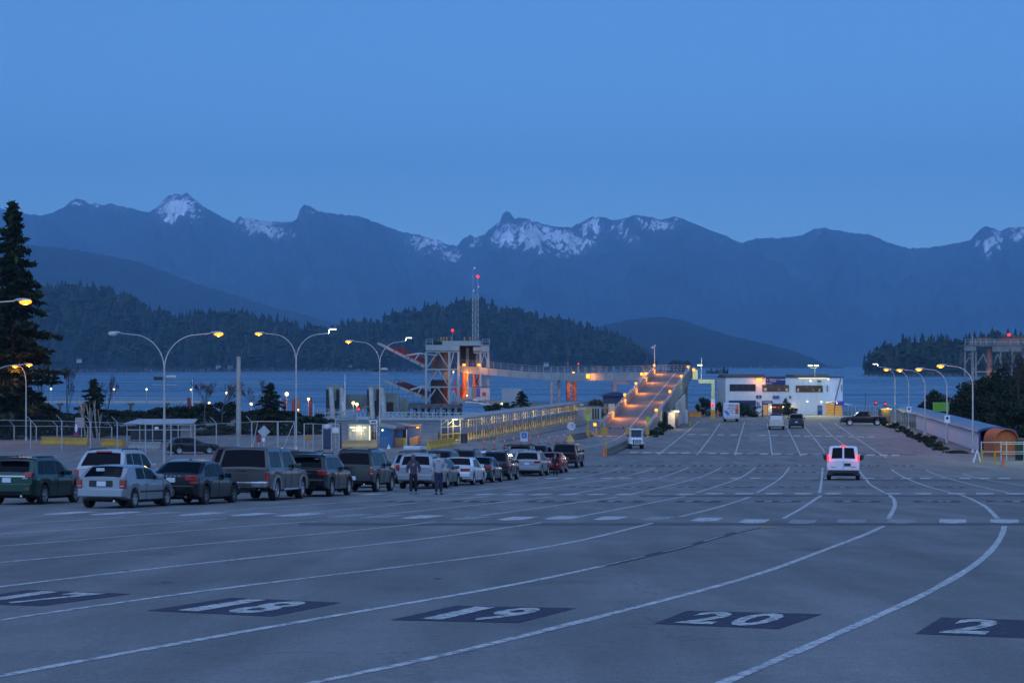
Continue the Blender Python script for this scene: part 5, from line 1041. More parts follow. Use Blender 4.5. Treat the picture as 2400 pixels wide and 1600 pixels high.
for px,py in ((1121.5,672),(1110,681),(1112,628)): c = D(px,MY-.1,py); m = MB(); m.bbox(c.x-.12,c.x+.14,c.y-.1,c.y+.1,c.z-.2,c.z+.16,.04); m.build('aerial', WHITE, ms)
# the two raised aprons
def apron(label, p0, p1, Y, th, red, rails):
    a,b = D(*[p0[0],Y,p0[1]]), D(p1[0],Y,p1[1]); t = thing('loading_apron', label, 'ramp', tuple(b), 0, 'raised loading aprons on the lift tower')
    d = (b-a).normalized(); up = Vector((-d.z,0,d.x)); 
    if up.z < 0: up = -up
    L = (b-a).length; MBm = MB(); MBm.prism([a,b,b+up*th,a+up*th*.6],(0,0,0),(0,.25,0)); MBm.build('side_beam', GIR, t); m = MB(); m.prism([a,b,b+up*th,a+up*th*.6],(0,5.5,0),(0,5.75,0)); m.build('side_beam', GIR, t)
    m = MB(); m.prism([a+up*.1,b+up*.1,b+up*.3,a+up*.2],(0,.26,0),(0,5.49,0)); m.build('deck', RUSTY, t)
    m = MB(); m.prism([a+d*L*.22+up*th*.66,b+up*th,b+up*(th+red),a+d*L*.40+up*(th+red*.8)],(0,5.0,0),(0,5.4,0)); m.build('red_wall', REDST, t)
    for k in (.35,.62,.68,.9): q = a+d*L*k; m = MB(); m.beam(q-up*.05-Vector((0,.03,0)),q+up*(th+.12)-Vector((0,.03,0)),.12,.10); m.build('strap', DARK, t)
    m = MB(); q = a+d*L*.60; e = a+d*L*.80+up*2.0; m.beam(q+up*th,e,.28,.28); m.beam(e,b+up*2.2+Vector((1.6,0,.3)),.24,.24); m.beam(e,a+d*L*.78+up*th,.2,.2); m.build('lift_arm', PALE, t)
    if rails:
        for k in range(7):
            q = a+d*L*(.2+.09*k)+Vector((0,2.5,0)); m = MB(); m.path([q,q+up*1.3,q+up*1.3+d*.7,q+d*.7],.04,5); m.build('hoop', DARK, t)
        m = MB(); r = random.Random(4)
        for k in range(7): q = a+d*L*(.1+.12*k); m.path([q,q+Vector((r.uniform(-.3,.3),0,-2.2)),q+Vector((r.uniform(-.5,.5),0,-4-r.random()))],.035,4)
        m.build('hanging_cable', DARK, t)
    return t
t = apron('upper raised loading apron with red inner walls, lit red, left of the lift tower',(883.7,806),(993,862),385.5,.62,.9,False); light('apron_light', D(925,384,812), (1,.04,.05), 60, t); light('apron_light', D(968,386,838), (1,.04,.05), 40, t)
apron('lower loading apron with dark hoops and hanging cables, left of the lift tower',(899,894),(998,938),385.5,.62,1.0,True)
# pier under the tower, boxes standing on it
pr = thing('tower_pier','low dark concrete pier carrying the lift tower','pier',(X(1040,383),383,-5))
m = MB(); m.box(X(950,383),X(1080,383),381.5,396,Z(956,383),Z(947,383)); m.build('pier_deck', DARKC, pr)
pm = MB().tube((0,0,-9),(0,0,0),.45,8).mesh('pile', DARKC)
for k in range(8): part('pile', pm, pr, Vector((X(955+k*17.5,383),383.5,Z(956,383)))-Vector(pr.location))
m = MB(); r = random.Random(8)
for k in range(9): quad(m,952+k*14,960+k*14,957+r.random()*2,964,382,.6)
m.build('ice_blue_floats', M('pale blue fender',(.25,.30,.42),.6), pr)
m = MB(); m.prism([D(1076,383,944),D(1400,372,970),D(1400,372,952),D(1076,383,933)],(0,0,0),(0,3,0)); tag(m.build('approach_wall', M('approach wall concrete',(.24,.25,.22),.8,0,.3,.6)), 'long low concrete approach wall running right from the lift tower', 'wall')
m = MB(); m.path([D(1091,378,942),D(1120,377,944),D(1160,376,951),D(1260,370,962)],.09,6); m.path([D(1118,377,944),D(1118,377,938),D(1108,377,937)],.08,6); m.path([D(1145,376,948.5),D(1145,376,943.5),D(1141,376,943)],.08,6); tag(m.build('pipe_rail', WHITE), 'white pipe rail along the approach wall', 'railing')
def cabinet(name, label, x0, x1, y0, y1, Y, d, mat, parts=(), roof=None):
    t = thing(name, label, 'cabinet', (X((x0+x1)/2,Y),Y,Z(y1,Y))); m = MB(); quad(m,x0,x1,y0,y1,Y,d); m.build('body', mat, t)
    if roof: m = MB(); quad(m,x0-1,x1+1,y0-1.6,y0-.05,Y-.1,d+.2); m.build('roof', roof, t)
    for nm,a,b,c,e,mm in parts: m = MB(); quad(m,a,b,c,e,Y-.03,.028); m.build(nm, mm, t)
    return t
PKM = M('cream sheet',(.50,.45,.40),.6)
cabinet('switch_cabinet','plain white cabinet beside the orange-lit rams of the lift tower',1096,1108,908,935,382,2,M('cabinet grey white',(.42,.43,.42),.6))
t = cabinet('equipment_hut','cream equipment hut with a blue stripe and a red round emblem beside the lift tower',1108.5,1148,908,939,381,3,PKM,[('blue_stripe',1116,1125.5,909,930,M('hut blue',(.06,.09,.28),.6)),('orange_panel',1109,1115.5,909,932,M('hut orange',(.45,.18,.08),.6))],M('dark roof sheet',(.07,.07,.08),.7))
c = D(1134.5,380.93,923); m = MB(); m.lathe(tuple(c),[(0,-.005),(.38,-.005),(.38,.02)],14,'y'); m.build('emblem', M('emblem red',(.40,.06,.035),.6), t); light('hut_light', D(1128,377,905), (1,.40,.18), 130, t)
cabinet('container','plain grey container standing on the approach right of the lift tower',1176,1222,911,950,372,4,M('container grey',(.34,.35,.35),.6,0,.08,1))
t = thing('post_lamp','small lit post lamp in front of the grey container','lamp',(X(1176,360),360,Z(962,360))); m = MB(); seg(m,1176,962,1176,948,360,.06); m.build('post', STEEL, t); c = D(1176,360,946.5); m = MB(); m.ball(tuple(c),.2,.2,.2,8,6); m.build('globe', WARM_L, t)
# speed boat with wake
bt = thing('motor_boat','small white motor boat running left with a pale wake, behind the grey container','boat',(X(1168,430),430,-4.0)); x = X(1168,430)
m = MB(); m.prism([(x-2.2,430,-4.1),(x-3.0,430,-3.3),(x+2.2,430,-3.4),(x+2.2,430,-4.1)],(0,0,0),(0,1.9,0)); m.build('hull', WHITE, bt); m = MB(); m.bbox(x-.6,x+1.0,430.3,431.6,-3.4,-2.6,.1); m.build('cabin', WHITE, bt); m = MB(); m.box(x-.62,x+.4,430.28,430.299,-3.1,-2.75); m.build('window', GLASS, bt)
WAKE = M('wake foam',(.45,.47,.5),.8,0,.5,.3)
def wake(pts, w): 
    m = MB()
    for (ax,ay),(bx,by) in zip(pts[:-1],pts[1:]):
        Ya,Yb = 60000/(ay-855),60000/(by-855); m.add([(X(ax,Ya),Ya-w,-3.97),(X(bx,Yb),Yb-w,-3.97),(X(bx,Yb),Yb+w,-3.97),(X(ax,Ya),Ya+w,-3.97)],[(0,1,2,3)])
    tag(m.build('wake', WAKE, org=(0,0,0)), kind='structure')
wake([(1120,917.5),(1150,917),(1166,916.6)],1.6); wake([(400,896),(560,897),(700,899.5),(860,902),(960,903)],5.0)
# ---------------------------------------------------------------- dolphins and fender panels by the berth
PILEM = M('pale weathered pile', (.30,.33,.34), .7, 0, .3, .8); WOOD = M('dark fender timber', (.045,.045,.038), .9, 0, .4, 1); ALG = M('algae grey concrete', (.20,.235,.20), .8, 0, .35, .5)
def dolphin(label, x0, x1, piles, Y=345.):
    t = thing('mooring_dolphin', label, 'dolphin', (X((x0+x1)/2,Y),Y,-5), 0, 'mooring dolphins at the berth')
    m = MB(); quad(m,x0+3,x1-4,904,911,Y+1,3.5); quad(m,x0+1,x1-1,910,914,Y+.8,3.8); m.build('cap', ALG, t)
    for a,b in ((x0,x0+7),((x0+x1)/2+2,(x0+x1)/2+8)): m = MB(); quad(m,a,b,912,975,Y+.6,1.2); m.build('fender', WOOD, t)
    m = MB(); quad(m,(x0+x1)/2-4,(x0+x1)/2+2,911,938,Y+.4,1); m.build('fender_block', ALG, t)
    m = MB(); quad(m,(x0+x1)/2-4,(x0+x1)/2+2,939,990,Y+1.4,.6); m.build('fender', WOOD, t)
    for xa,xb in piles: m = MB(); a,b = D(xa,Y-.4,913),D(xb,Y-2.2,1000); m.tube(a,b,.42,12); m.ball(tuple(a),.42,.42,.42,12,6); m.build('pile', PILEM, t, smooth=40)
    return t
dolphin('left mooring dolphin with two pale raking piles and dark fenders',764,808,((776,781),(801,807)))
dolphin('right mooring dolphin with two pale raking piles and dark fenders',860,900,((870,875),(896,903)))
def wall_panel(label, x0, x1, y0, y1, Y, holes=()):
    t = thing('fender_wall', label, 'wall', (X((x0+x1)/2,Y),Y,Z(y1,Y))); n = max(2,int((x1-x0)/8)); pm = None
    for k in range(n): m = MB(); quad(m,x0+(x1-x0)*k/n+.15,x0+(x1-x0)*(k+1)/n-.15,y0+(k%2)*.4,y1,Y+(k%2)*.03,.6); m.build('wall_panel', ALG, t)
    for a,b,c,d in holes: m = MB(); quad(m,a,b,c,d,Y-.08,.07); m.build('rusty_fender', M('rusty fender',(.06,.03,.03),.9,0,.4,1), t)
    return t
wall_panel('pale green-grey fender wall between the two mooring dolphins',810,859,924,958,349); wall_panel('pale fender wall with a rusty dark patch right of the dolphins',903,935,920,968,347,[(906,922,942,966)])
t = wall_panel('short brownish fender wall nearer the lift tower',937,957,933,968,352)
# pier lamps
def globe_lamp(label, px, py, Y, zb, big=.17, mat=None, group='small lit lamps around the berth', pw=45, c=WARM, postm=None):
    x,z = X(px,Y),Z(py,Y); t = thing('post_lamp', label, 'lamp', (x,Y,zb), 0, group); MB().tube((x,Y,zb),(x,Y,z-big),.045,6).build('post', STEEL, t); m = MB(); m.ball((x,Y,z),big,big,big,10,6); m.build('globe', mat or WARM_L, t, smooth=50)
    if pw: light('lamp_light', (x,Y-.4,z-.1), c, pw, t)
    return t
GREENW = lampmat('lit greenish globe',(.95,1,.5),2.6)
pierlights = 'lit lamps along the far left walkway pier'
for i,(px,py,mt,lb) in enumerate(((119.5,911,GREENW,'leftmost lit lamp of the far walkway pier, beside the big conifer'),(267,912,WARM_L,'lit lamp of the far walkway pier just right of the bare white-stemmed shrub'),(343.5,912,GREENW,'lit lamp of the far walkway pier just left of the first lamp post'),(447.5,913,WARM_L,'lit lamp of the far walkway pier beside the thin white mast'))): globe_lamp(lb,px,py,448,Z(940,448),.20,mt,pierlights,30)
for px,py,Y,b,lb in ((530.5,920,380,.2,'small lit lamp behind the bare trees left of the tall steel post'),(490.5,944.5,330,.2,'lit lamp low among the bare trees left of the tall steel post'),(589,946,330,.24,'lit lamp low just right of the tall steel post'),(630,928,300,.12,'tiny lit lamp in front of the small dark conifer'),(672,923,330,.30,'brightest white lamp above the red piles'),(723,935,330,.22,'pale pink lamp on the rightmost red pile'),(699,960,330,.14,'small lamp low between the red piles'),(828,944,342,.26,'left of the two lamps in front of the fender wall'),(836.5,947,342,.26,'right of the two lamps in front of the fender wall')): globe_lamp(lb,px,py,Y,-1,b,None,'small lit lamps around the berth',60 if b > .2 else 20)
# far left walkway pier
wp = thing('walkway_pier','low pale walkway pier with railings across the water at far left','pier',(X(270,450),450,-4))
for a,b in ((98,180),(181,262),(263,344),(345,425),(426,470)): m = MB(); quad(m,a,b,939,944.5,450,1.8); m.build('deck', M('pier concrete pale',(.34,.36,.34),.7,0,.2,.8), wp)
for y in (930,934.5): m = MB(); seg(m,98,y,470,y,450,.05); m.build('handrail', PALE, wp)
pm = MB().tube((0,0,0),(0,0,1.0),.025,5).mesh('rail_post', PALE)
for k in range(60): part('rail_post', pm, wp, D(98+k*6.3,450,939)-Vector(wp.location))
pm = MB().tube((0,0,-4.5),(0,0,0),.3,8).box(-.6,.6,-.3,.9,-.4,0).mesh('pile', DARKC)
for px in (140,222,306,390,462): part('pile', pm, wp, D(px,450.5,944.6)-Vector(wp.location))
# red piles
for px,yt,lb in ((443,932,'single dark red steel pile behind the bus shelter'),(668,935,'leftmost of the dark red piles under the bright white lamp'),(688,935.5,'second dark red pile, beside the second lamp post'),(700,934,'brownish pile just right of the second lamp post'),(727,933,'rightmost dark red pile, with a pale pink lamp')):
    Y = 331; m = MB(); a,b = D(px,Y,yt),D(px,Y,1000); m.tube(b,a,.24 if px > 500 else .28,10); tag(m.build('steel_pile', REDST if px != 700 else RUSTY, smooth=40), lb, 'pile', 'dark red piles at the berth')
m = MB(); seg(m,451,958,451,890,326,.10); tag(m.build('flag_mast', WHITE), 'thin white mast behind the bus shelter', 'mast')
m = MB(); seg(m,808.5,960,808.5,894,340,.13); seg(m,808.5,894,808.5,876,340,.07); tag(m.build('marker_pole', WHITE), 'thin white marker pole beside the left dolphin', 'pole')
for px,y0,y1,lb in ((657.5,930,1000,'slim grey pole left of the red piles'),(735,945,1000,'slim grey pole right of the red piles'),(1076-9,0,0,'')):
    if lb: m = MB(); seg(m,px,y1,px,y0,318,.16); tag(m.build('pole', STEEL), lb, 'pole')
# truss gangways
def truss(label, x0, y0a, y0b, x1, y1a, y1b, Y0, Y1, n, rail=None):
    t = thing('gangway', label, 'walkway', tuple(D(x0,Y0,y0b)), 0, 'pale truss gangways at the berth')
    for dy in (0,1.8):
        o = Vector((0,dy,0)); A0,A1,B0,B1 = [p+o for p in (D(x0,Y0,y0a),D(x0,Y0,y0b),D(x1,Y1,y1a),D(x1,Y1,y1b))]
        MB().beam(A0,B0,.10,.10).build('top_chord', PALE, t); MB().beam(A1,B1,.16,.26).build('bottom_chord', PALE, t)
        pm_m = MB()
        for i in range(n):
            u,v = i/n,(i+1)/n; a,b,c,d = A0.lerp(B0,u),A1.lerp(B1,u),A0.lerp(B0,v),A1.lerp(B1,v)
            pm_m.beam(a,b,.06,.06)
            if dy == 0: pm_m.beam(b if i%2 else a, c if i%2 else d,.06,.06)
            pm_m.beam(a.lerp(b,.5),c.lerp(d,.5),.05,.05)
        pm_m.build('lacing', PALE, t)
    m = MB(); a,b = D(x0,Y0,y0b),D(x1,Y1,y1b); m.prism([a,b,b+Vector((0,1.8,0)),a+Vector((0,1.8,0))],(0,0,.12),(0,0,.20)); m.build('deck', GREYST, t)
    if rail:
        for y in rail: m = MB(); seg(m,x0,y0a-y,x1,y1a-y,Y0,.05,Y1); m.build('handrail', PALE, t)
    return t
truss('left pale truss gangway sloping up behind the portable toilet',735,971,986,834,962,980,300,306,9)
truss('long level pale truss gangway behind the blue huts',888,966,981,1135,968,982,300,306,24)
m0 = thing('berth_railing','pale double handrail sloping down left of the dolphins','railing',tuple(D(740,322,962)),0)
for k,y in enumerate((0,4,8)): m = MB(); seg(m,736,955+y,838,963+y,322,.05); m.build('rail', PALE, m0)
pm = MB().tube((0,0,-.7),(0,0,.05),.028,5).mesh('rail_post', PALE)
for k in range(13): part('rail_post', pm, m0, D(736+k*8.5,322,955+k*.667)-Vector(m0.location))
pl = thing('gangway_platform','pale railed platform with legs between the two truss gangways','platform',tuple(D(850,302,1000)))
m = MB(); quad(m,835,866,977,982,302,3); m.build('deck', PALE, pl)
for px in (836,865): m = MB(); seg(m,px,1000,px,982,302.2,.22); m.build('leg', M('pale green leg',(.38,.45,.38),.6), pl)
m = MB(); 
for px in (836,845,855,865): seg(m,px,977,px,966,302,.06)
for y in (966,971): seg(m,836,y,865,y,302,.05)
m.path([D(850,302.5,966),D(853,302.5,952.5),D(865,302.5,952.5),D(870,302.5,962)],.04,5); m.build('guard_rail', PALE, pl)
t = thing('signal_light','red signal lamp on the platform between the truss gangways','traffic light',tuple(D(841,303,966))); m = MB(); c = D(841,303,959); m.bbox(c.x-.25,c.x+.25,c.y-.1,c.y+.2,c.z-.3,c.z+.3,.04); m.build('housing', REDST, t); m = MB(); m.ball((c.x,c.y-.1,c.z),.17,.07,.17,8,6); m.build('red_lens', RED_L, t)
# ================================================================== FENCES, HUTS, WALKWAYS, TERMINAL BUILDING
FENCEM = M('fence steel', (.40,.42,.45), .5, .4, .15, 3); WIRE = M('chain link wire', (.10,.11,.12), .6, .3, 0)
def chain(m, a, b, h, step=.30, r=.006):                        # diamonds of wire between two ground points
    a = Vector(a); b = Vector(b); L = (b-a).length; d = (b-a)/L; up = Vector((0,0,1)); k = int(L/step)
    for i in range(-int(h/step), k+1):
        for s in (1,-1):
            u0 = i*step if s > 0 else i*step+h; u1 = u0+s*h; z0,z1 = 0,h
            if min(u0,u1) < 0 or max(u0,u1) > L:
                lo,hi = max(0,min(u0,u1)),min(L,max(u0,u1))
                if hi-lo < .05: continue
                f = lambda u: (u-u0)/(u1-u0)*h
                ua,ub = (lo,hi); p,q = a+d*ua+up*f(ua), a+d*ub+up*f(ub)
            else: p,q = a+d*u0, a+d*u1+up*h
            m.beam(p,q,r,r)
def fence(label, pts, h, group=None, arm=True, step=.30, wires=True, pr=.06, name='wire_fence', posts=None, mat=None):
    P = [G(*p) for p in pts]; t = thing(name, label, 'fence', tuple(P[0]), 0, group); mat = mat or FENCEM
    pm = MB().tube((0,0,0),(0,0,h),pr,7)
    if arm: pm.tube((0,0,h),(-.50,-.15,h+.55),.03,5)
    me = pm.mesh('fence_post', mat)
    for p in P: part('fence_post', me, t, p-P[0])
    m = MB()
    for a,b in zip(P[:-1],P[1:]): m.tube(a+Vector((0,0,h-.03)),b+Vector((0,0,h-.03)),.025,5)
    m.build('top_rail', mat, t)
    if wires:
        m = MB()
        for a,b in zip(P[:-1],P[1:]):
            chain(m,a+Vector((0,0,.05)),b+Vector((0,0,.05)),h-.1,step)
            if arm:
                for k in (.2,.38,.55): m.tube(a+Vector((-.9*k,-.27*k,h+k)),b+Vector((-.9*k,-.27*k,h+k)),.008,3)
        tag(m.build('chain_link', WIRE, t), kind='stuff')
    return t
fence('tall wire fence with angled barbed-wire arms behind the queue at left',[(-30,1050),(72,1052),(145,1054),(212,1057),(275,1060),(341,1066),(401,1068),(457,1068),(507,1063),(590,1058)],2.75)
fence('lower wire fence further back at far left, in front of the big conifer',[(-20,1030),(33,1031),(85,1032),(134,1032),(206,1034),(262,1035)],1.55,step=.35)
fence('wire fence with plain posts between the gate and the lit booth',[(713,1054),(734,1054),(756,1056),(777,1056),(795,1056)],2.5,arm=False)
def gate(label, x0, x1, xb, y, h=2.65):
    a,b = G(x0,y),G(x1,y); t = thing('wire_gate', label, 'gate', tuple(a), 0, 'double wire gate behind the taupe pickup'); up = Vector((0,0,h))
    m = MB(); 
    for p in (a,b): m.tube(p,p+up,.045,7)
    m.tube(a+up,b+up,.04,6); m.tube(a+Vector((0,0,.1)),b+Vector((0,0,.1)),.04,6); m.build('gate_frame', FENCEM, t)
    MB().tube(G(*xb[0])+Vector((0,0,.1)),G(*xb[1])+Vector((0,0,h)),.04,6).build('brace', FENCEM, t)
    m = MB(); chain(m,a+Vector((0,0,.1)),b+Vector((0,0,.1)),h-.2,.3); tag(m.build('chain_link', WIRE, t), kind='stuff')
gate('left leaf of the wire gate, beside the diamond sign',590,650,((592,1053),(604,1053)),1053); gate('right leaf of the wire gate, beside the second lamp post',652,690,((664,1053),(690,1053)),1053)
# bus shelter behind the fence
Y = 213.; t = thing('shelter','open passenger shelter with a flat pale roof and slim posts behind the fence','shelter',(X(372,Y),Y,0))
x0,x1 = X(290,Y),X(454,Y); zr = Z(994,Y)
m = MB(); m.prism([(x0,Y,zr),(x1,Y,zr+.05),(x1,Y+2.4,zr+.36),(x0+1.2,Y+2.4,zr+.36)],(0,0,0),(0,0,.12)); m.build('roof', M('shelter roof',(.34,.37,.42),.5,0,.1,1), t)
for k in range(6): x = x0+.3+(x1-x0-.6)*k/5; MB().tube((x,Y+.15,0),(x,Y+.15,zr),.05,6).build('post', PALE, t)
MB().beam((x0+.3,Y+.15,zr-.55),(x1-.3,Y+.15,zr-.55),.06,.08).build('rail', PALE, t)
MB().box(x1-1.4,x1-.2,Y+.6,Y+2.2,0,zr-.1).build('side_panel', M('pinkish shelter panel',(.26,.22,.22),.7), t); MB().box(x0+.3,x1-1.5,Y+2.1,Y+2.18,.2,1.6).build('back_panel', M('dark shelter glass',(.02,.025,.035),.2,var=0), t)
MB().box(x0+.5,x1-2,Y+1.5,Y+1.95,.42,.48).build('bench', GREYST, t); MB().box(X(362,Y),X(371,Y),Y+.1,Y+.13,zr-.5,zr-.25).build('notice', WHITE, t)
# concrete and yellow barriers
def barrier(label, x0, x1, y0, y1, mat, group=None, Y=None, h=.85, name='road_barrier', w=.55):
    a,b = G(x0,y0),G(x1,y1); d = (b-a).normalized(); s = Vector((d.y,-d.x,0)); t = thing(name, label, 'barrier', tuple(a), 0, group); L = (b-a).length; n = max(1,round(L/2.9))
    pf = [(-w/2,0),(w/2,0),(w/2,.14),(w*.22,.40),(w*.16,h),(-w*.16,h),(-w*.22,.40),(-w/2,.14)]
    for k in range(n):
        p = a+d*(L*k/n+.02); q = a+d*(L*(k+1)/n-.02); m = MB(); m.prism([p+s*u+Vector((0,0,v)) for u,v in pf],(0,0,0),q-p); m.build('barrier_block', mat, t)
    return t
OCH = M('ochre barrier paint',(.46,.25,.03),.7,0,.25,1.2)
barrier('long ochre barrier behind the fence, left of the banner sign',98,207,1041,1043,OCH,h=.75); barrier('short ochre barrier behind the fence, left of the shelter',240,290,1045,1047,OCH,h=.75)
barrier('pale concrete barrier under the passenger shelter',302,377,1052,1053,CONC,h=.75); barrier('yellow concrete barrier right of the blue huts',1003,1062,1053,1044,YEL,h=.8)
barrier('long tan barrier running behind the lit glass booth',801,885,1049,1049,M('tan barrier paint',(.40,.27,.12),.7,0,.2,1),h=.75)
barrier('dark concrete kerb barrier running from the orange cone to the yard tug',1423,1476,1068,1043,DARKC,h=.62,w=.7); barrier('dark concrete block under the warning signs at the left foot of the ramp',1341,1384,1031,1022,DARKC,h=.6,w=.8)
barrier('low rough concrete barrier along the foot of the covered walkway fence',1165,1375,1036,994,CONC,h=.55)
barrier('orange barrier at the sea wall beside the gantry foot',1614,1644,977,977,M('orange barrier paint',(.55,.20,.03),.6),h=.8)
# signs
def post_sign(name, label, cat, px, yb, yt, build, w=.05, mat=None):
    p = G(px,yb); t = thing(name, label, cat, tuple(p)); MB().tube(p,(p.x,p.y,Z(yt,p.y)),w,7).build('post', mat or FENCEM, t); build(t,p); return t
def diamond(t,p):
    c = D(618.5,p.y-.08,1011); r = 15*p.y/F; m = MB(); m.prism([c+Vector((0,0,r)),c+Vector((r,0,0)),c+Vector((0,0,-r)),c+Vector((-r,0,0))],(0,0,0),(0,.03,0)); m.build('sign_back', M('bare sign metal',(.36,.37,.40),.45,.3), t)
    quad(MB(),614,621,1026,1034,p.y-.08,.03).build('plate', WHITE, t)
post_sign('road_sign','back of a diamond-shaped road sign behind the taupe pickup','sign',618.5,1060,997,diamond)
def od(t,p): 
    c = D(722,p.y-.06,1027); r = 9*p.y/F; m = MB(); m.prism([c+Vector((0,0,r)),c+Vector((r,0,0)),c+Vector((0,0,-r)),c+Vector((-r,0,0))],(0,0,0),(0,.03,0)); m.build('sign_plate', M('amber sign',(.42,.20,.03),.6), t)
post_sign('road_sign','amber diamond sign seen through the wire right of the gate','sign',722,1048,1020,od)
def rs(t,p): quad(MB(),601,611,1018,1036,p.y-.05,.03).build('sign_plate', M('dull red sign',(.20,.03,.035),.6), t)
post_sign('road_sign','small dull red board beside the diamond sign','sign',606,1050,1020,rs)
def bd(t,p): quad(MB(),176,198,978,1002,p.y-.07,.04).build('board', M('pinkish board',(.34,.28,.28),.7), t)
post_sign('notice_board','pale pinkish board on a post in front of the bare white-stemmed shrub','sign',191,1036,980,bd)
def bn(t,p):
    m = MB(); pts = []
    for i in range(9): z = Z(993+(1030-993)*i/8,p.y); pts.append((p.x-.42+.06*math.sin(i*.6),z)); 
    for i in range(8): m.add([(pts[i][0],p.y-.05,pts[i][1]),(pts[i][0]+.58,p.y-.05,pts[i][1]),(pts[i+1][0]+.58,p.y-.05,pts[i+1][1]),(pts[i+1][0],p.y-.05,pts[i+1][1])],[(0,1,2,3)])
    m.build('banner', M('purple banner',(.06,.03,.12),.8), t)
    c = D(178.5,p.y-.08,1003); m = MB(); m.ball((c.x,c.y,c.z),.14,.01,.42,10,6); m.build('white_figure', WHITE, t); quad(MB(),173,184,1014,1023,p.y-.08,.02).build('magenta_band', M('magenta print',(.30,.03,.10),.7), t)
post_sign('feather_banner','tall purple and magenta banner with a white shape, beside the ochre barrier','banner',182,1036,992,bn,.03)
# portable toilet, white box, lit glass booth, sign board
Y = 203.; t = thing('portable_toilet','dark blue portable toilet with a pale domed roof behind the fence','toilet',(X(766,Y),Y,0)); x0,x1 = X(755,Y),X(777,Y)
MB().bbox(x0,x1,Y,Y+1.1,.05,Z(1003,Y),.05).build('cabin', M('toilet plastic',(.03,.045,.10),.5), t); m = MB(); m.ball(((x0+x1)/2,Y+.55,Z(1003,Y)),.52,.62,.38,12,6); m.build('roof', M('toilet roof',(.42,.40,.46),.5), t, smooth=50); MB().bbox(x0+.12,x1-.12,Y-.03,Y+.01,.15,1.85,.01).build('door', M('toilet door',(.022,.034,.08),.5), t)
Y = 206.; cabinet('utility_box','small white utility box on a pole between the portable toilet and the booth',778,793,1002,1014.5,Y,.5,WHITE); 
m = MB(); seg(m,786,1049,786,1014,Y+.2,.12); seg(m,786,1001.9,786,984,Y+.2,.08); tag(m.build('pole', FENCEM), 'pole under the small white utility box', 'pole')
m = MB(); quad(m,795.5,800.5,990,1050,204,.3); tag(m.build('steel_column', M('dark blue column',(.02,.03,.07),.5)), 'dark blue column left of the lit glass booth', 'column')
Y = 207.; t = thing('ticket_booth','glass booth lit by warm tubes inside, behind the silver pickup','booth',(X(842,Y),Y,0)); x0,x1,zt = X(818,Y),X(866,Y),Z(997,Y)
CLEAR = bpy.data.materials.new('clear glass'); CLEAR.use_nodes = True; _b = CLEAR.node_tree.nodes['Principled BSDF']; _b.inputs['Base Color'].default_value = (.7,.8,.8,1); _b.inputs['Roughness'].default_value = .05; _b.inputs['Alpha'].default_value = .22
for x in (x0,x0+.66,x1-.66,x1):
    for y in (Y,Y+1.8): MB().box(x-.04,x+.04,y-.04,y+.04,0,zt).build('frame_post', M('booth frame',(.40,.38,.28),.5), t)
MB().box(x0-.1,x1+.1,Y-.1,Y+1.9,zt,zt+.12).build('roof', GREYST, t); MB().box(x0+.04,x1-.04,Y-.01,Y+.01,.7,zt).build('glass_pane', CLEAR, t); MB().box(x0,x1,Y+.02,Y+.06,.0,.7).build('lower_panel', M('tan panel',(.36,.28,.16),.7), t); MB().box(x0,x1,Y+1.8,Y+1.86,0,zt).build('back_wall', M('booth back wall',(.22,.24,.22),.7), t)
quad(MB(),820,858,1000,1003,Y+.5,.15).build('light_tube', TUBE_L, t); quad(MB(),826,852,1007,1009.5,Y+1.3,.15).build('light_tube', TUBE_L, t); quad(MB(),865.2,867.2,998,1036,Y-.1,.08).build('light_tube', TUBE_L, t)
quad(MB(),826,833,1012,1024,Y+1.72,.06).build('poster', M('blue poster',(.05,.16,.28),.6), t); quad(MB(),839,845,1013,1020,Y+1.72,.06).build('poster', M('salmon poster',(.5,.22,.14),.6), t); quad(MB(),846,852,1010,1018,Y+1.72,.06).build('poster', WHITE, t)
light('booth_light', ((x0+x1)/2,Y+.9,zt-.35), (1,.80,.42), 60, t); light('booth_light', ((x0+x1)/2,Y-.5,zt-.4), (1,.80,.42), 30, t)
def wsg(t,p): quad(MB(),867,883.5,984,992.5,p.y-.1,.04).build('sign_plate', WHITE, t); quad(MB(),869.5,881.5,986,990.5,p.y-.11,.009).build('dark_band', M('sign dark print',(.07,.06,.12),.6), t)
post_sign('road_sign','white rectangular sign with a dark band on a post above the lit booth','sign',884,1047,984,wsg,.06)
Y = 209.; t = thing('stair_frame','small pale steel frame with purple-grey steps beside the booth','frame',(X(877,Y),Y,0)); m = MB()
for px in (871,877,882): seg(m,px,1045,px,994,Y,.06)
for y in (1000,1010,1020,1030): seg(m,871,y,882,y,Y,.05)
m.build('frame', PALE, t); quad(MB(),872,881,1012,1032,Y+.4,.3).build('step_block', M('purple grey',(.10,.07,.12),.7), t)
# blue huts
HUT = M('blue hut paint',(.02,.12,.27),.6,0,.15,1); TAN = M('tan lower wall',(.40,.27,.12),.7,0,.2,1); HROOF = M('hut roof grey',(.22,.23,.22),.7,0,.2,1)
Y = 206.; t = thing('ticket_hut','left bright blue hut with a sloping grey roof behind the lamp post','hut',(X(905,Y),Y,0),0,'bright blue ticket huts'); x0,x1 = X(889.5,Y),X(919,Y)
m = MB(); m.prism([(x0,Y,0),(x1,Y,0),(x1,Y,Z(1005,Y)),(x0,Y,Z(1000,Y))],(0,0,0),(0,5,0)); m.build('wall', HUT, t); m = MB(); m.prism([(x0-.1,Y-.15,Z(1000,Y)),(x1+.25,Y-.15,Z(1005.5,Y)),(x1+.25,Y+6,Z(1005.5,Y)),(x0-.1,Y+6,Z(1000,Y)+.1)],(0,0,.005),(0,0,.12)); m.build('roof', HROOF, t)
m = MB(); 
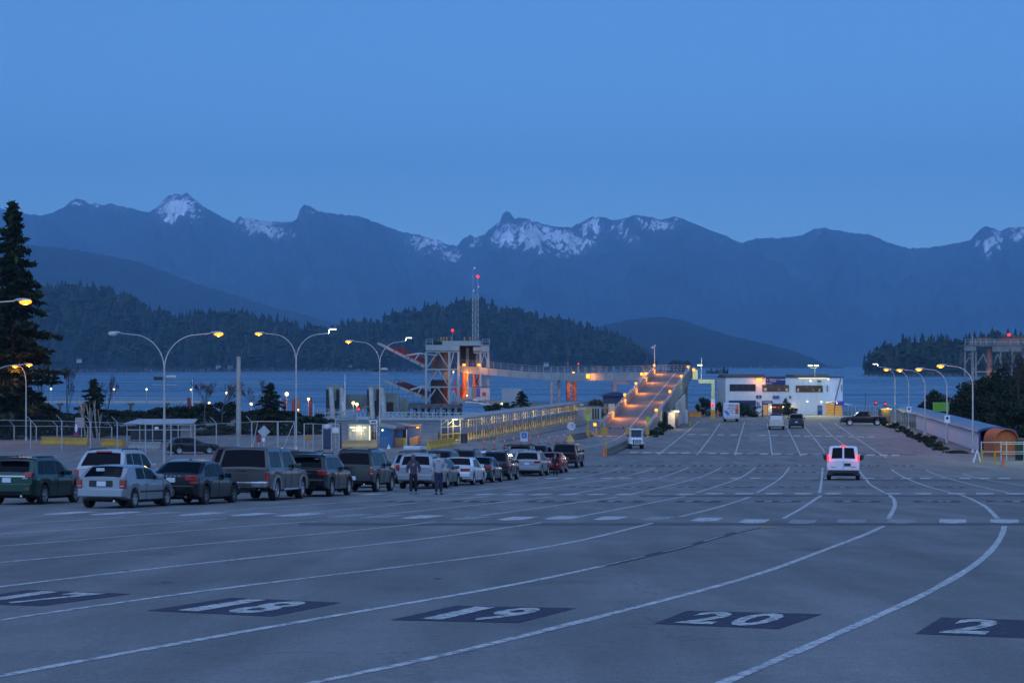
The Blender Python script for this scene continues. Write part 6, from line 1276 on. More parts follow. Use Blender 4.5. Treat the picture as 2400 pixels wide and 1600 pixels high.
for k in range(5): m.box(x0+.15+k*.16,x0+.17+k*.16,Y-.04,Y-.01,.1,1.0)
m.box(x0+.12,x0+.85,Y-.04,Y-.01,.98,1.0); m.build('bike_rack', PALE, t)
c = D(896.5,Y-.1,1007.5); m = MB(); m.ball(tuple(c),.09,.09,.09,8,6); m.build('bulb', LED_L, t)
Y = 211.; t = thing('ticket_hut','middle blue hut with a dark doorway and tan lower wall','hut',(X(938,Y),Y,0),0,'bright blue ticket huts'); quad(MB(),919,953,1002,1051,Y,3).build('wall', HUT, t); quad(MB(),919.3,944,1025.5,1051,Y-.05,.045).build('lower_wall', TAN, t); quad(MB(),944,952,1006.5,1026,Y-.04,.035).build('doorway', UNDER, t); quad(MB(),952.3,954,1006.5,1050,Y-.07,.06).build('door_frame', WHITE, t)
m = MB(); m.prism([D(919,Y-.3,1007.5),D(947,Y-.3,1003.5),D(947,Y-.3,1001.5),D(919,Y-.3,1005.5)],(0,0,0),(0,3.2,0)); m.build('roof', M('sodium lit roof edge',(.30,.14,.09),.7), t)  # orange of the sodium lamp is put into this roof's colour
t = thing('ticket_hut','right blue hut with a small orange lamp under its roof edge','hut',(X(969,Y),Y,0),0,'bright blue ticket huts'); quad(MB(),955,984,996,1050,Y+.1,3).build('wall', HUT, t); m = MB(); m.prism([D(959.5,Y,1026),D(981,Y,1020),D(981,Y,1041),D(959.5,Y,1046)],(0,-.02,0),(0,.06,0)); m.build('lower_wall', TAN, t); m = MB(); m.prism([D(933,Y-.3,993.5),D(963,Y-.3,998.5),D(986,Y-.3,997),D(986,Y-.3,994.5),D(963,Y-.3,996),D(933,Y-.3,991.5)],(0,0,0),(0,3.2,0)); m.build('roof', HROOF, t)
c = D(979,Y-.5,1001); m = MB(); m.bbox(c.x-.14,c.x+.14,c.y-.08,c.y+.08,c.z-.06,c.z+.06,.02); m.build('lamp', SOD_L, t); light('hut_light', c-Vector((0,.5,.1)), SODIUM, 55, t); quad(MB(),983,985,1018,1050,Y-.2,.15).build('corner_post', M('amber post',(.35,.17,.04),.6), t)
p = G(948,1047); m = MB(); m.tube(p,p+Vector((0,0,.80)),.19,10); m.ball((p.x,p.y,p.z+.80),.19,.19,.08,10,4); tag(m.build('bollard', M('lime bollard',(.50,.50,.04),.5), smooth=50), 'thick lime-yellow bollard in front of the middle blue hut', 'bollard')
p = G(911,1051); m = MB(); m.prism([p+Vector((-.18,0,0)),p+Vector((.18,0,0)),p+Vector((0,0,.45))],(0,-.15,0),(0,.15,0)); tag(m.build('sandwich_board', WHITE), 'small pale sandwich board in front of the left blue hut', 'sign')
# ---------------------------------------------------------------- long covered walkway on the left
cwA = Vector((X(1079,223),223,0)); cwB = Vector((X(1368,318),318,0)); cd = (cwB-cwA); CL = cd.length; cd /= CL; cs = Vector((cd.y,-cd.x,0))
cw = thing('covered_walkway','long covered walkway with cream posts, lit yellow from inside, sloping away to the ramp','walkway',tuple(cwA))
def cp(u, s=0, z=0): return cwA+cd*(CL*u)+cs*s+Vector((0,0,z))
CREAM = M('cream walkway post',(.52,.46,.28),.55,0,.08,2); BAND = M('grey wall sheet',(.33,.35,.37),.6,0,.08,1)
def sbox(u0,u1,s0,s1,z0,z1): return MB().add([cp(u,s,z) for u in (u0,u1) for s in (s0,s1) for z in (z0,z1)],[(0,1,3,2),(4,6,7,5),(0,4,5,1),(2,3,7,6),(0,2,6,4),(1,5,7,3)])
n = 24
for k in range(n): sbox(k/n,(k+1)/n-.0004,-2.6,.35,2.28,2.46).build('roof_panel', M('walkway roof',(.27,.28,.29),.7,0,.15,1), cw)
for k in range(n): sbox(k/n+.0003,(k+1)/n-.0003,.02,.07,.80,1.42).build('wall_panel', BAND, cw)
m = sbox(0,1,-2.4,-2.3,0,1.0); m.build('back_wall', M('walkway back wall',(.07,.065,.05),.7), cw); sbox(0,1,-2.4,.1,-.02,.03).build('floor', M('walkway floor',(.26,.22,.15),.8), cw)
pm = sbox(0,.0007,-.03,.03,.03,2.28); pm = MB().box(-.055,.055,-.055,.055,.03,2.28).mesh('post', CREAM)
for k in range(62): part('post', pm, cw, cp(k/61,-.05)-cwA)
for z in (1.80,): 
    for k in range(6): a,b = cp(k/6,-.10,z),cp((k+1)/6,-.10,z); MB().beam(a,b,.05,.06).build('handrail', CREAM, cw)
for k in range(13):
    q = cp((k+.5)/13,-1.2,2.2); MB().bbox(q.x-.1,q.x+.1,q.y-.6,q.y+.6,q.z,q.z+.07,.02).build('ceiling_lamp', TUBE_L, cw); light('walkway_light', cp((k+.5)/13,-.9,1.95), (1,.74,.26), 150, cw)
e = thing('walkway_gate','open steel frame with dark panel and bright lamp before the left covered walkway','frame',tuple(cwA+Vector((-2,-.5,0))))
for px in (1034,1050,1062,1079): m = MB(); seg(m,px,1034,px,982,222,.07); m.build('post', CREAM if px > 1040 else PALE, e)
for y in (999,1016): m = MB(); seg(m,1034,y+2,1079,y-2,222,.06); m.build('rail', CREAM, e)
m = MB(); seg(m,1034,996,1047,984,222,.06); seg(m,1048,996,1062,984,222,.06); m.build('brace', CREAM, e); m = MB(); m.prism([D(1036,222,1018),D(1078,222,1014),D(1078,222,999),D(1036,222,1003)],(0,.05,0),(0,.09,0)); m.build('panel', M('dark blue panel',(.03,.04,.09),.6), e)
c = D(1066,221.8,983); m = MB(); m.bbox(c.x-.28,c.x+.28,c.y-.1,c.y+.1,c.z-.05,c.z+.06,.02); m.build('lamp', TUBE_L, e); light('gate_light', c-Vector((0,.3,.3)), (1,.86,.45), 70, e)
def fpath(u): a = cp(u,1.6); return a
P = [cp(k/26,1.7) for k in range(27)]; t = thing('wire_fence','wire fence on the rough kerb in front of the covered walkway','fence',tuple(P[0]))
pm = MB().tube((0,0,0),(0,0,1.65),.035,6).mesh('fence_post', FENCEM)
for p in P: part('fence_post', pm, t, p-P[0])
m = MB(); m.tube(P[0]+Vector((0,0,1.63)),P[-1]+Vector((0,0,1.63)),.02,5); m.build('top_rail', FENCEM, t); m = MB(); chain(m,P[0],P[-1],1.6,.4,.007); tag(m.build('chain_link', WIRE, t), kind='stuff')
m = MB(); m.prism([cp(.06,.4,.01),cp(1.0,.4,.01),cp(1.0,1.6,.01),cp(.06,1.6,.01)],(0,0,0),(0,0,.02)); tag(m.build('gravel_strip', M('yellowish gravel',(.34,.26,.12),.9,0,.4,6)), kind='structure')
t = cabinet('kiosk','cream end kiosk with dark windows where the covered walkway meets the ramp',1353,1409,953,990,305,3,M('kiosk cream',(.42,.41,.38),.7),[],M('kiosk roof',(.16,.13,.11),.8))
for a,b in ((1388,1392),(1394,1398),(1400,1404)): quad(MB(),a,b,957,982,304.95,.045).build('window', M('brown dark window',(.05,.035,.03),.3,var=0), t)
Y = 345.; t = thing('waiting_hut','dark blue roofed hut by the water behind the ramp','hut',(X(1430,Y),Y,0)); m = MB(); m.prism([D(1405,Y,928),D(1475,Y,928),D(1452,Y,918.5),D(1432,Y,919.5)],(0,0,0),(0,6,0)); m.build('roof', M('blue hut roof',(.03,.05,.14),.6), t); quad(MB(),1415,1470,928,952,Y+.5,4).build('wall', M('dull blue wall',(.06,.07,.13),.7), t)
c = D(1434,250,954); t = cabinet('control_box','cream box with a lit lamp against the left parapet of the ramp',1427,1441,946,964,246,.8,M('control box cream',(.45,.40,.28),.6))
for px,lb in ((1416,'left amber post beside the kiosk'),(1425,'right amber post beside the kiosk, nearer the ramp')): m = MB(); quad(m,px,px+6,946,968,290,.5); tag(m.build('post', M('amber post',(.35,.17,.04),.6)), lb, 'post', 'amber posts beside the kiosk')
# trash bin, blue notice, stop sign, delineators, warning signs
p = G(1087.5,1038); t = thing('litter_bin','dark grey litter bin in front of the near end of the covered walkway','bin',tuple(p)); MB().lathe(tuple(p),[(0,0),(.33,0),(.36,.82),(0,.82)],14).build('bin_body', M('bin grey',(.045,.048,.055),.6), t, smooth=40); MB().lathe(tuple(p),[(.38,.82),(.39,.92),(.15,1.0),(0,1.0)],14).build('bin_lid', M('bin lid',(.03,.032,.036),.6), t, smooth=40)
def bl(t,p): quad(MB(),1220,1237,1012,1034,p.y-.08,.03).build('board', M('board white',(.50,.52,.54),.6), t); quad(MB(),1222.5,1234.5,1013.5,1026,p.y-.1,.018).build('blue_square', M('notice blue',(.03,.10,.36),.5), t); m = MB(); quad(m,1227,1230,1020,1022.5,p.y-.112,.01); quad(m,1227.6,1228.8,1015.5,1017.2,p.y-.112,.01); m.build('symbol', WHITE, t)
post_sign('notice_board','white board with a blue square among the orange delineators','sign',1228.5,1044,1030,bl)
def st(t,p):
    c = D(1339,p.y-.08,998); r = 10.5*p.y/F; q = [c+Vector((r*math.cos(R(22.5+45*k)),0,r*math.sin(R(22.5+45*k)))) for k in range(8)]; m = MB(); m.prism(q,(0,0,0),(0,.03,0)); m.build('sign_plate', M('sign pale',(.50,.50,.52),.5), t)
    m = MB(); quad(m,1337,1344,994,996,p.y-.1,.012); quad(m,1340,1345,999,1001,p.y-.1,.012); m.build('red_print', M('sign red',(.5,.06,.06),.5), t)
    m = MB(); m.prism([(p.x-.42,p.y-.3,0),(p.x+.42,p.y-.3,0),(p.x+.06,p.y-.05,.72),(p.x-.06,p.y-.05,.72)],(0,0,0),(0,.4,0)); m.build('base', YEL, t)
post_sign('stop_sign','pale octagonal sign with red print on a yellow wedge base','sign',1337,1034,998,st,.05,YEL)
def lw(t,p):
    q = D(1378,p.y-.06,963.5); r = .42; m = MB(); m.prism([q+Vector((0,0,r)),q+Vector((r,0,0)),q+Vector((0,0,-r)),q+Vector((-r,0,0))],(0,0,0),(0,.03,0)); m.build('sign_plate', M('amber board',(.50,.27,.02),.6), t); quad(MB(),1373,1383,973,985,p.y-.06,.03).build('lime_board', M('lime board',(.34,.46,.05),.6), t); quad(MB(),1373.5,1381.5,1008,1025,p.y-.15,.3).build('base', YEL, t)
post_sign('warning_sign','post with an amber diamond above a lime board, left of the ramp foot','sign',1377.5,1025,962,lw,.06,YEL)
def rwn(t,p): quad(MB(),1514,1524,977,989,p.y-.06,.03).build('lime_board', M('lime board',(.34,.46,.05),.6), t); quad(MB(),1515.5,1521.5,1006,1024,p.y-.15,.3).build('base', YEL, t)
post_sign('warning_sign','yellow post with a lime board at the right foot of the ramp','sign',1518.5,1024,980,rwn,.06,YEL)
p = G(1421,1068); m = MB(); m.tube(p,(p.x,p.y,Z(1024,p.y)),.05,7); t = m.build('marker_post', YEL); tag(t,'thin yellow post beside the orange cone at the end of the kerb','post')
def cone(label, px, py, h=.95, group=None, mat=ORANGE, cat='traffic cone'):
    p = G(px,py); t = thing('traffic_cone', label, cat, tuple(p), 0, group); MB().lathe(tuple(p),[(.20*h/.95,.03),(.16*h/.95,.1),(.04,h),(0,h)],12).build('cone_body', mat, t, smooth=40); MB().bbox(p.x-.26*h/.95,p.x+.26*h/.95,p.y-.26*h/.95,p.y+.26*h/.95,p.z,p.z+.045,.015).build('base', mat, t); return t
cone('orange cone at the left end of the dark concrete kerb',1416,1068,.85); cone('orange cone beside the yellow bollards at the right edge',2351,1091,.75); cone('small ochre bollard-like cone right of the white shed',1617,998,.8,None,YEL)
dl = [(1134.5,1052),(1158,1053.6),(1182.7,1051),(1204,1045),(1221,1043.5),(1243,1040),(1262,1039.5),(1286,1042),(1306.7,1038.5),(1322.7,1036.5)]
DB = MB().lathe((0,0,0),[(.05,.05),(.05,.92),(.03,1.0),(0,1.0)],8).mesh('tube', M('delineator orange',(.72,.10,.05),.5), 40); DBB = MB().lathe((0,0,0),[(.26,0),(.26,.04),(.08,.08),(.0,.09)],10).mesh('rubber_base', M('delineator base',(.10,.03,.02),.8), 40); DBS = MB().lathe((0,0,0),[(.054,.70),(.054,.80)],8).mesh('reflective_band', WHITE)
first = None; ordn = ['leftmost','second from the left','third from the left','fourth from the left','left of the two beside the blue notice','right of the two beside the blue notice','fourth from the right','third from the right','second from the right','rightmost']
for i,(px,py) in enumerate(dl):
    p = G(px,py); lb = 'orange lane delineator post, '+ordn[i]+' of the row of ten' if i not in (4,5) else 'orange lane delineator post, '+ordn[i]
    if first is None: first = thing('delineator_post', lb, 'delineator', tuple(p), 0, 'orange delineator posts in front of the covered walkway'); part('tube', DB, first); part('rubber_base', DBB, first); part('reflective_band', DBS, first)
    else: clone(first, tuple(p), 0, lb)
# ---------------------------------------------------------------- shed under the ramp
Y = 268.; t = thing('shed','white panelled shed with a lit lamp against the right side of the ramp','shed',(X(1585,Y),Y,0)); SHW = M('shed white',(.46,.45,.45),.6,0,.08,1)
quad(MB(),1566,1583,966,1003,Y,6).build('wall', SHW, t); m = MB(); m.prism([D(1583.2,Y+3,1000),D(1603,Y+18,988),D(1603,Y+18,924),D(1590,Y+6,938),D(1583.2,Y+3,948)],(0,0,0),(.3,1.2,0)); m.build('side_wall', M('shed side sheet',(.40,.41,.44),.6,0,.1,1), t)
quad(MB(),1582,1590,966,999,Y-.06,.05).build('door', M('dark door',(.03,.03,.06),.5), t); c = D(1585.5,Y-.5,963.5); m = MB(); m.bbox(c.x-.34,c.x+.34,c.y-.1,c.y+.1,c.z-.09,c.z+.09,.03); m.build('lamp', TUBE_L, t); light('shed_light', c-Vector((0,.6,.25)), (1,.72,.32), 130, t); quad(MB(),1573,1587,961,965,Y-.3,1).build('canopy', GREYST, t)
t = thing('tank','pale rounded tank standing at the right end of the shed','tank',(X(1608,292),292,0)); x0,x1 = X(1603.5,292),X(1613,292); MB().lathe(((x0+x1)/2,292.5,0),[(.30,0),(.30,1.65),(.22,1.85),(0,1.92)],12).build('body', SHW, t, smooth=50)
# ---------------------------------------------------------------- terminal building
BY = 340.; tb = thing('terminal_building','two-storey terminal building clad in pale ribbed sheet with blue signs and lit windows','building',(X(1838,BY),BY,0))
def bx(px): return X(px,BY)
def bz(py): return Z(py,BY)
SID = M('pale ribbed cladding',(.72,.73,.70),.55,0,.08,1.5); SID2 = M('smooth pale cladding',(.72,.74,.75),.55,0,.06,1.5); NAVYB = M('navy sign',(.012,.022,.13),.5,var=.05); WDK = M('dark window frame',(.02,.022,.03),.5)
xa,xm,xb = bx(1700.5),bx(1934),bx(1975); zt = bz(884.5); ope = []
m = MB(); m.box(xa,xm,BY,BY+14,0,zt); m.build('wall', SID, tb); MB().box(xm+.004,xb,BY+.02,BY+13.9,0,zt-.05).build('wing_wall', SID2, tb)
rm = MB(); k = 0; x = xa+.1
while x < xm-.1: rm.box(x,x+.10,BY-.045,BY-.001,.02,zt-.05); x += .30
tag(rm.build('cladding_rib', SID, tb), kind='stuff')
MB().box(xa-.15,xb+.1,BY-.18,BY+14.1,zt+.003,zt+.14).build('roof_edge', M('navy roof edge',(.03,.04,.10),.5), tb)
for a,b,c,d in ((1700,1795,877,883),(1862,1949,878,883)): MB().box(bx(a),bx(b),BY+1.5,BY+11,bz(d),bz(c)).build('roof_plant_deck', M('roof deck brown',(.13,.11,.10),.8), tb)
MB().box(bx(1872),bx(1937),BY-.16,BY-.05,zt-.16,zt-.06).build('light_strip', lampmat('lit strip',(1,.95,.62),1.3), tb)
def win(x0,x1,y0,y1,panes,kind):
    f = MB(); f.box(bx(x0),bx(x1),BY-.11,BY-.05,bz(y1),bz(y0)); fo = f.build('window', WDK, tb); n = panes; r = random.Random(int(x0))
    for i in range(n):
        a = x0+(x1-x0)*i/n+1.0; b = x0+(x1-x0)*(i+1)/n-1.0
        mt = {'dark':M('dim window',(.012,.018,.03),.08,var=0,emit=.012,ecol=(.30,.22,.45)),'mix':None,'lit':None}[kind]
        if mt is None: c = r.choice([(1,.55,.18),(1,.70,.30),(.85,.55,.30)]); mt = M('lit window %d'%r.randrange(3),(.04,.03,.02),.1,var=0,emit=(.025 if kind == 'mix' else .055),ecol=c)
        MB().box(bx(a),bx(b),BY-.125,BY-.112,bz(y1-1.0),bz(y0+1.0)).build('pane', mt, fo)
    if kind != 'dark':                                          # blinds, lamps and furniture seen behind the panes
        for i in range(n):
            a = x0+(x1-x0)*(i+.2+.3*r.random())/n; w = r.uniform(3,7); h = r.uniform(.3,.6)
            MB().box(bx(a),bx(min(a+w,x1-1)),BY-.13,BY-.126,bz(y1-1.5),bz(y1-1.5-(y1-y0)*h)).build('furniture', M('window furniture %d'%(i%3),((.4,.36,.24),(.03,.03,.04),(.35,.14,.06))[i%3],.7,var=0,emit=(.06 if i%3 == 0 else 0),ecol=(1,.85,.5)), fo)
win(1710,1771,900,916,4,'dark'); win(1786.5,1849,902,917,4,'mix'); win(1865,1928,903,918.5,4,'lit')
def sign(x0,x1,y0,y1,mat,name='sign',off=.16): return MB().box(bx(x0),bx(x1),BY-off,BY-.05,bz(y1),bz(y0)).build(name, mat, tb)
def text(body, x, z, size, parent, y, mat, align='LEFT'):
    c = bpy.data.curves.new('t','FONT'); c.body = body; c.size = size; c.align_x = align; c.resolution_u = 2; c.offset = .006; o = bpy.data.objects.new('t', c); link(o); me = bpy.data.meshes.new_from_object(o.evaluated_get(bpy.context.evaluated_depsgraph_get())); bpy.data.objects.remove(o)
    mm = MB(); mm.v = [(x+v.co.x, y, z+v.co.y) for v in me.vertices]; mm.f = [tuple(p.vertices) for p in me.polygons]; mm.mi = [0]*len(mm.f); bpy.data.meshes.remove(me)
    if mm.v: mm.build('lettering', mat, parent)
LET = M('sign lettering',(.62,.64,.66),.5,var=0)
s1 = sign(1794.5,1840.5,884.8,901.5,NAVYB); MATX[s1.name] = MATX[tb.name]; text('Welcome to Langdale\nTerminal', bx(1803), bz(890.2), .29, s1, BY-.165, LET); text('BC Ferries', bx(1796.5), bz(899), .20, s1, BY-.165, LET)
MB().add([(bx(1797),BY-.165,bz(890.5)),(bx(1799.5),BY-.165,bz(890.5)),(bx(1798.2),BY-.165,bz(888))],[(0,1,2)]).build('logo', LET, s1)
s2 = sign(1786,1810,939,945.5,NAVYB); MATX[s2.name] = MATX[tb.name]; text('Waiting Room', bx(1788), bz(943.6), .23, s2, BY-.165, LET)
s3 = sign(1772,1784.5,926.5,932.5,NAVYB); m = MB(); cx = bx(1778.3); m.lathe((cx,BY-.166,bz(928.2)),[(0,0),(.06,0),(.06,.005)],8,'y'); m.box(cx-.07,cx+.07,BY-.168,BY-.162,bz(931.6),bz(929.1)); m.build('pictogram', LET, s3)
sign(1811,1826.5,927,934,M('faded blue sign',(.10,.10,.26),.6)); s4 = sign(1849.5,1854,928,934,DARK); MB().beam((bx(1850.2),BY-.17,bz(933.3)),(bx(1853.4),BY-.17,bz(928.7)),.01,.05).build('white_slash', LET, s4)
m = MB(); 
for (a,b,c,d) in ((1773.5,1776,941,950),(1777.5,1780,942.5,950),(1773.5,1784,950.5,955.5)): m.box(bx(a),bx(b),BY-.09,BY-.05,bz(d),bz(c))
m.build('wall_emblem', M('slate emblem',(.10,.12,.22),.6), tb)
sign(1708.5,1771,938,945,M('navy fascia',(.02,.03,.09),.6),'fascia',.3)
MB().box(bx(1709),bx(1771),BY-.10,BY-.04,bz(972),bz(945.1)).build('shopfront_frame', WDK, tb)
for k in range(10): a = 1709.5+k*6.15; MB().box(bx(a+.4),bx(a+5.7),BY-.125,BY-.105,bz(958),bz(946)).build('shopfront_pane', M('blue reflecting pane',(.03,.06,.14),.12,var=0), tb)
for k in range(5): a = 1709.5+k*12.3; MB().box(bx(a+.4),bx(a+11.8),BY-.125,BY-.105,bz(971),bz(959)).build('shopfront_panel', M('navy lower panel',(.012,.014,.05),.5,var=0), tb)
MB().box(bx(1786),bx(1800.5),BY-.12,BY-.05,.02,bz(946)).build('door_surround', NAVYB, tb); d1 = MB().box(bx(1788),bx(1799),BY-.14,BY-.122,.04,bz(948)).build('lit_door', M('lit doorway',(.06,.04,.02),.3,var=0,emit=.22,ecol=(1,.55,.16)), tb)
MB().box(bx(1809),bx(1850),BY-.10,BY-.05,.02,bz(946.5)).build('entrance_recess', M('dark entrance',(.012,.014,.02),.4,var=0), tb); MB().box(bx(1808),bx(1852),BY-1.3,BY-.1,bz(947.5),bz(945.6)).build('entrance_canopy', M('canopy slate',(.08,.09,.10),.6), tb)
sign(1811,1819,952.3,955,lampmat('lit red sign',(1,.12,.05),.9),'neon_sign',.2); sign(1822,1826.5,951.5,957,M('red machine',(.25,.03,.03),.5,var=0,emit=.05,ecol=(1,.1,.08)),'vending_machine',.2)
for px in (1806,1835.5,1855.5): c = Vector((bx(px),BY-.35,bz(953.5))); m = MB(); m.ball(tuple(c),.17,.17,.17,10,6); m.build('globe_lamp', lampmat('lit yellow globe',(1,.80,.34),2.0), tb); light('globe_light', c-Vector((0,.5,.1)), (1,.78,.35), 16, tb)
MB().box(bx(1916),bx(1927),BY-.12,BY-.05,.02,bz(949.5)).build('blue_door', M('door blue',(.015,.06,.22),.5), tb)
for a,b in ((1917.5,1921),(1922.5,1926)): MB().box(bx(a),bx(b),BY-.135,BY-.122,bz(962),bz(952)).build('door_pane', M('pale door pane',(.16,.22,.34),.3,var=0), tb)
for a,b in ((1936,1955),(1957.5,1972)):
    d = MB().box(bx(a),bx(b),BY-.10,BY-.03,.03,bz(946)).build('lit_entrance', M('lit entrance',(.05,.03,.015),.3,var=0,emit=.30,ecol=(1,.55,.12)), tb)
    for k in range(4): MB().box(bx(a+.5),bx(b-.5),BY-.115,BY-.101,.35+k*.42,.42+k*.42).build('door_bar', M('entrance bar',(.12,.07,.02),.6,var=0), d)
light('entrance_light', (bx(1955),BY-2,2.0), (1,.66,.22), 70, tb)
m = MB(); m.prism([(bx(1932),BY-2.2,bz(943)),(bx(1956),BY-2.2,bz(943)),(bx(1953),BY-2.2,bz(939))],(0,0,0),(0,2.1,0)); m.prism([(bx(1956.5),BY-2.2,bz(939)),(bx(1996),BY-2.2,bz(948)),(bx(1960),BY-2.2,bz(948))],(0,0,0),(0,2.1,0)); m.build('white_awning', M('awning white',(.55,.58,.60),.7), tb)
s5 = sign(1957,1973,939.5,949.5,M('violet blue sign',(.05,.05,.30),.5,emit=.03,ecol=(.2,.2,1)),off=2.35)
m = MB(); m.tube((bx(1970),BY-.25,bz(886)),(bx(1957),BY-.25,bz(938)),.07,8); m.tube((bx(1957),BY-.25,bz(938)),(bx(1955),BY-.25,0),.07,8); m.build('drain_pipe', M('navy pipe',(.03,.05,.16),.5), tb)
for a,b,c,d in ((1937.5,1940.5,903,918),(1971.5,1973.5,901,917)): sign(a,b,c,d,M('slim slate panel',(.22,.23,.28),.6),'slim_window',.1)
c = Vector((bx(1779),BY-.5,bz(888))); MB().bbox(c.x-.45,c.x+.45,c.y-.2,c.y+.3,c.z-.22,c.z+.12,.06).build('flood_lamp', SOD_L, tb); light('flood_light', c-Vector((0,.8,.4)), SODIUM, 110, tb); MB().box(c.x+.3,c.x+.5,c.y,BY-.05,c.z+.1,c.z+.4).build('bracket', GREYST, tb)
for px,py in ((1892,940.5),(1925,941.5),(1899.5,892.5),(1941,888)): c = Vector((bx(px),BY-.12,bz(py))); m = MB(); m.ball(tuple(c),.12,.1,.09,8,6); m.build('wall_lamp', LED_L, tb); light('wall_light', c-Vector((0,.3,.1)), (.98,.90,.38), 1700 if py < 900 else 110, tb, spot=110, rot=(R(-58),0,0))
for px in (1917,1922): MB().bbox(bx(px)-.14,bx(px)+.14,BY-.3,BY-.05,bz(894),bz(891.5),.03).build('roof_camera', DARK, tb)
rl = thing('roof_lamp','pair of white lit lamps on a short T-post on the terminal roof','lamp',(bx(1912),BY+1,zt)); m = MB(); m.tube((bx(1912),BY+1,zt+.1),(bx(1912),BY+1,bz(862)),.07,8); m.path([(bx(1900),BY+1,bz(858)),(bx(1902),BY+1,bz(862)),(bx(1916),BY+1,bz(862)),(bx(1918),BY+1,bz(858))],.07,6); m.build('post', LIM, rl)
for a,b in ((1896,1906),(1910,1920.5)): MB().bbox(bx(a),bx(b),BY+.8,BY+1.2,bz(858),bz(855),.04).build('lamp_head', LED_L, rl); light('roof_light', (bx((a+b)/2),BY-1.5,bz(858)), (.95,1,.62), 45, rl)
# sea-wall railing and things beside the building
t = thing('sea_railing','thin dark railing along the sea wall left of the terminal','railing',(X(1650,374),374,0)); m = MB()
for y in (945,950.5): seg(m,1600,y,1702,y,374,.05)
m.build('rail', GREYST, t); pm = MB().tube((0,0,0),(0,0,1.25),.03,5).mesh('rail_post', GREYST)
for k in range(22): part('rail_post', pm, t, Vector((X(1600+k*4.8,374),374,0))-Vector(t.location))
for px,lb in ((1641,'red lifebuoy post left of the gantry foot'),): m = MB(); quad(m,1648-8,1648-4,950,968,340,.3); tag(m.build('lifebuoy_post', M('red post',(.30,.05,.04),.6)), lb, 'post')
m = MB(); quad(m,1681,1684.5,962,978,318,.2); tag(m.build('marker_post', ORANGE), 'orange marker post just left of the box truck', 'post')
for px,py,lb in ((2052.4,943.5,'left of the two red signals at the right of the terminal'),(2074.8,946,'right of the two red signals at the right of the terminal')):
    Y = 297; t = thing('signal_light', lb, 'traffic light', (X(px,Y),Y,0), 0, 'red signals right of the terminal'); m = MB(); seg(m,px,990,px,950,Y,.09); m.build('post', FENCEM, t); c = D(px,Y-.15,py); m = MB(); m.bbox(c.x-.17,c.x+.17,c.y-.05,c.y+.25,c.z-.35,c.z+.28,.03); m.build('housing', DARK, t); m = MB(); m.ball((c.x,c.y-.06,c.z),.16,.07,.16,8,6); m.build('red_lens', lampmat('lit magenta red',(1,.02,.10),1.6), t)
Y = 293; t = thing('kiosk','dark kiosk with an orange lamp on its roof edge, behind the right-hand hedge','kiosk',(X(2076,Y),Y,0)); quad(MB(),2066,2087,960,990,Y,2.5).build('wall', M('dark kiosk',(.03,.035,.05),.5), t); quad(MB(),2064,2090,957,960,Y-.4,3.2).build('roof', M('kiosk roof slate',(.16,.20,.24),.6), t); c = D(2081,Y-.6,957.5); m = MB(); m.ball(tuple(c),.2,.15,.14,8,6); m.build('lamp', SOD_L, t); light('kiosk_light', c-Vector((0,.6,.1)), (1,.62,.12), 200, t)
t = thing('wire_fence','wire fence enclosure behind the black pickup at the right of the terminal','fence',(X(2010,310),310,0)); pm = MB().tube((0,0,0),(0,0,2.0),.04,6).mesh('fence_post', FENCEM)
for k in range(10): part('fence_post', pm, t, Vector((X(1988+k*8.5,310),310,0))-Vector(t.location))
m = MB(); a,b = Vector((X(1988,310),310,0)),Vector((X(2065,310),310,0)); m.tube(a+Vector((0,0,2)),b+Vector((0,0,2)),.03,5); m.build('top_rail', FENCEM, t); m = MB(); chain(m,a,b,1.95,.3,.008); tag(m.build('chain_link', WIRE, t), kind='stuff')
m = MB(); seg(m,2028,958,2028,920,330,.09); tag(m.build('pole', DARK), 'thin dark pole behind the black pickup', 'pole')
# ---------------------------------------------------------------- right-hand covered walkway
wA = Vector((X(2296,196),196,0)); wB = Vector((X(2103,300),300,0)); wd = (wB-wA); WL = wd.length; wd /= WL; ws = Vector((wd.y,-wd.x,0)); 
rwk = thing('covered_walkway','arched-roof walkway with white wall panels and a blue roof edge along the right side','walkway',tuple(wA))
def wp_(d, s=0, z=0): return wA+wd*d+ws*s+Vector((0,0,z))
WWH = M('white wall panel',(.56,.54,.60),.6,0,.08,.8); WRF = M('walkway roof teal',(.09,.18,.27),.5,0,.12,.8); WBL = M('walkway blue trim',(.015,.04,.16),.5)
panels_to = 72.
m = None
for k in range(12):
    d0,d1 = panels_to*k/12+.02, panels_to*(k+1)/12-.02; MB().add([wp_(d,s,z) for d in (d0,d1) for s in (0,.08) for z in (.02,1.70)],[(0,1,3,2),(4,6,7,5),(0,4,5,1),(2,3,7,6),(0,2,6,4),(1,5,7,3)]).build('wall_panel', WWH, rwk)
arch = lambda a: (1.55-1.75*math.cos(a), 1.80+.48*math.sin(a))
for k in range(26):
    d0,d1 = WL*k/26, WL*(k+1)/26; m = MB(); n = 10
    for i in range(n):
        p,q = arch(math.pi*i/n),arch(math.pi*(i+1)/n); m.add([wp_(d0,p[0],p[1]),wp_(d0,q[0],q[1]),wp_(d1,q[0],q[1]),wp_(d1,p[0],p[1])],[(0,1,2,3)])
    m.build('roof_panel', WRF, rwk, smooth=60)
m = MB(); 
for i in range(12): p,q = arch(math.pi*i/12),arch(math.pi*(i+1)/12); m.beam(wp_(-.03,p[0],p[1]-.06),wp_(-.03,q[0],q[1]-.06),.10,.20)
m.build('arch_trim', WBL, rwk); m = MB(); m.beam(wp_(0,-.2,1.78),wp_(WL,-.2,1.78),.06,.10); m.build('eave_trim', WBL, rwk)
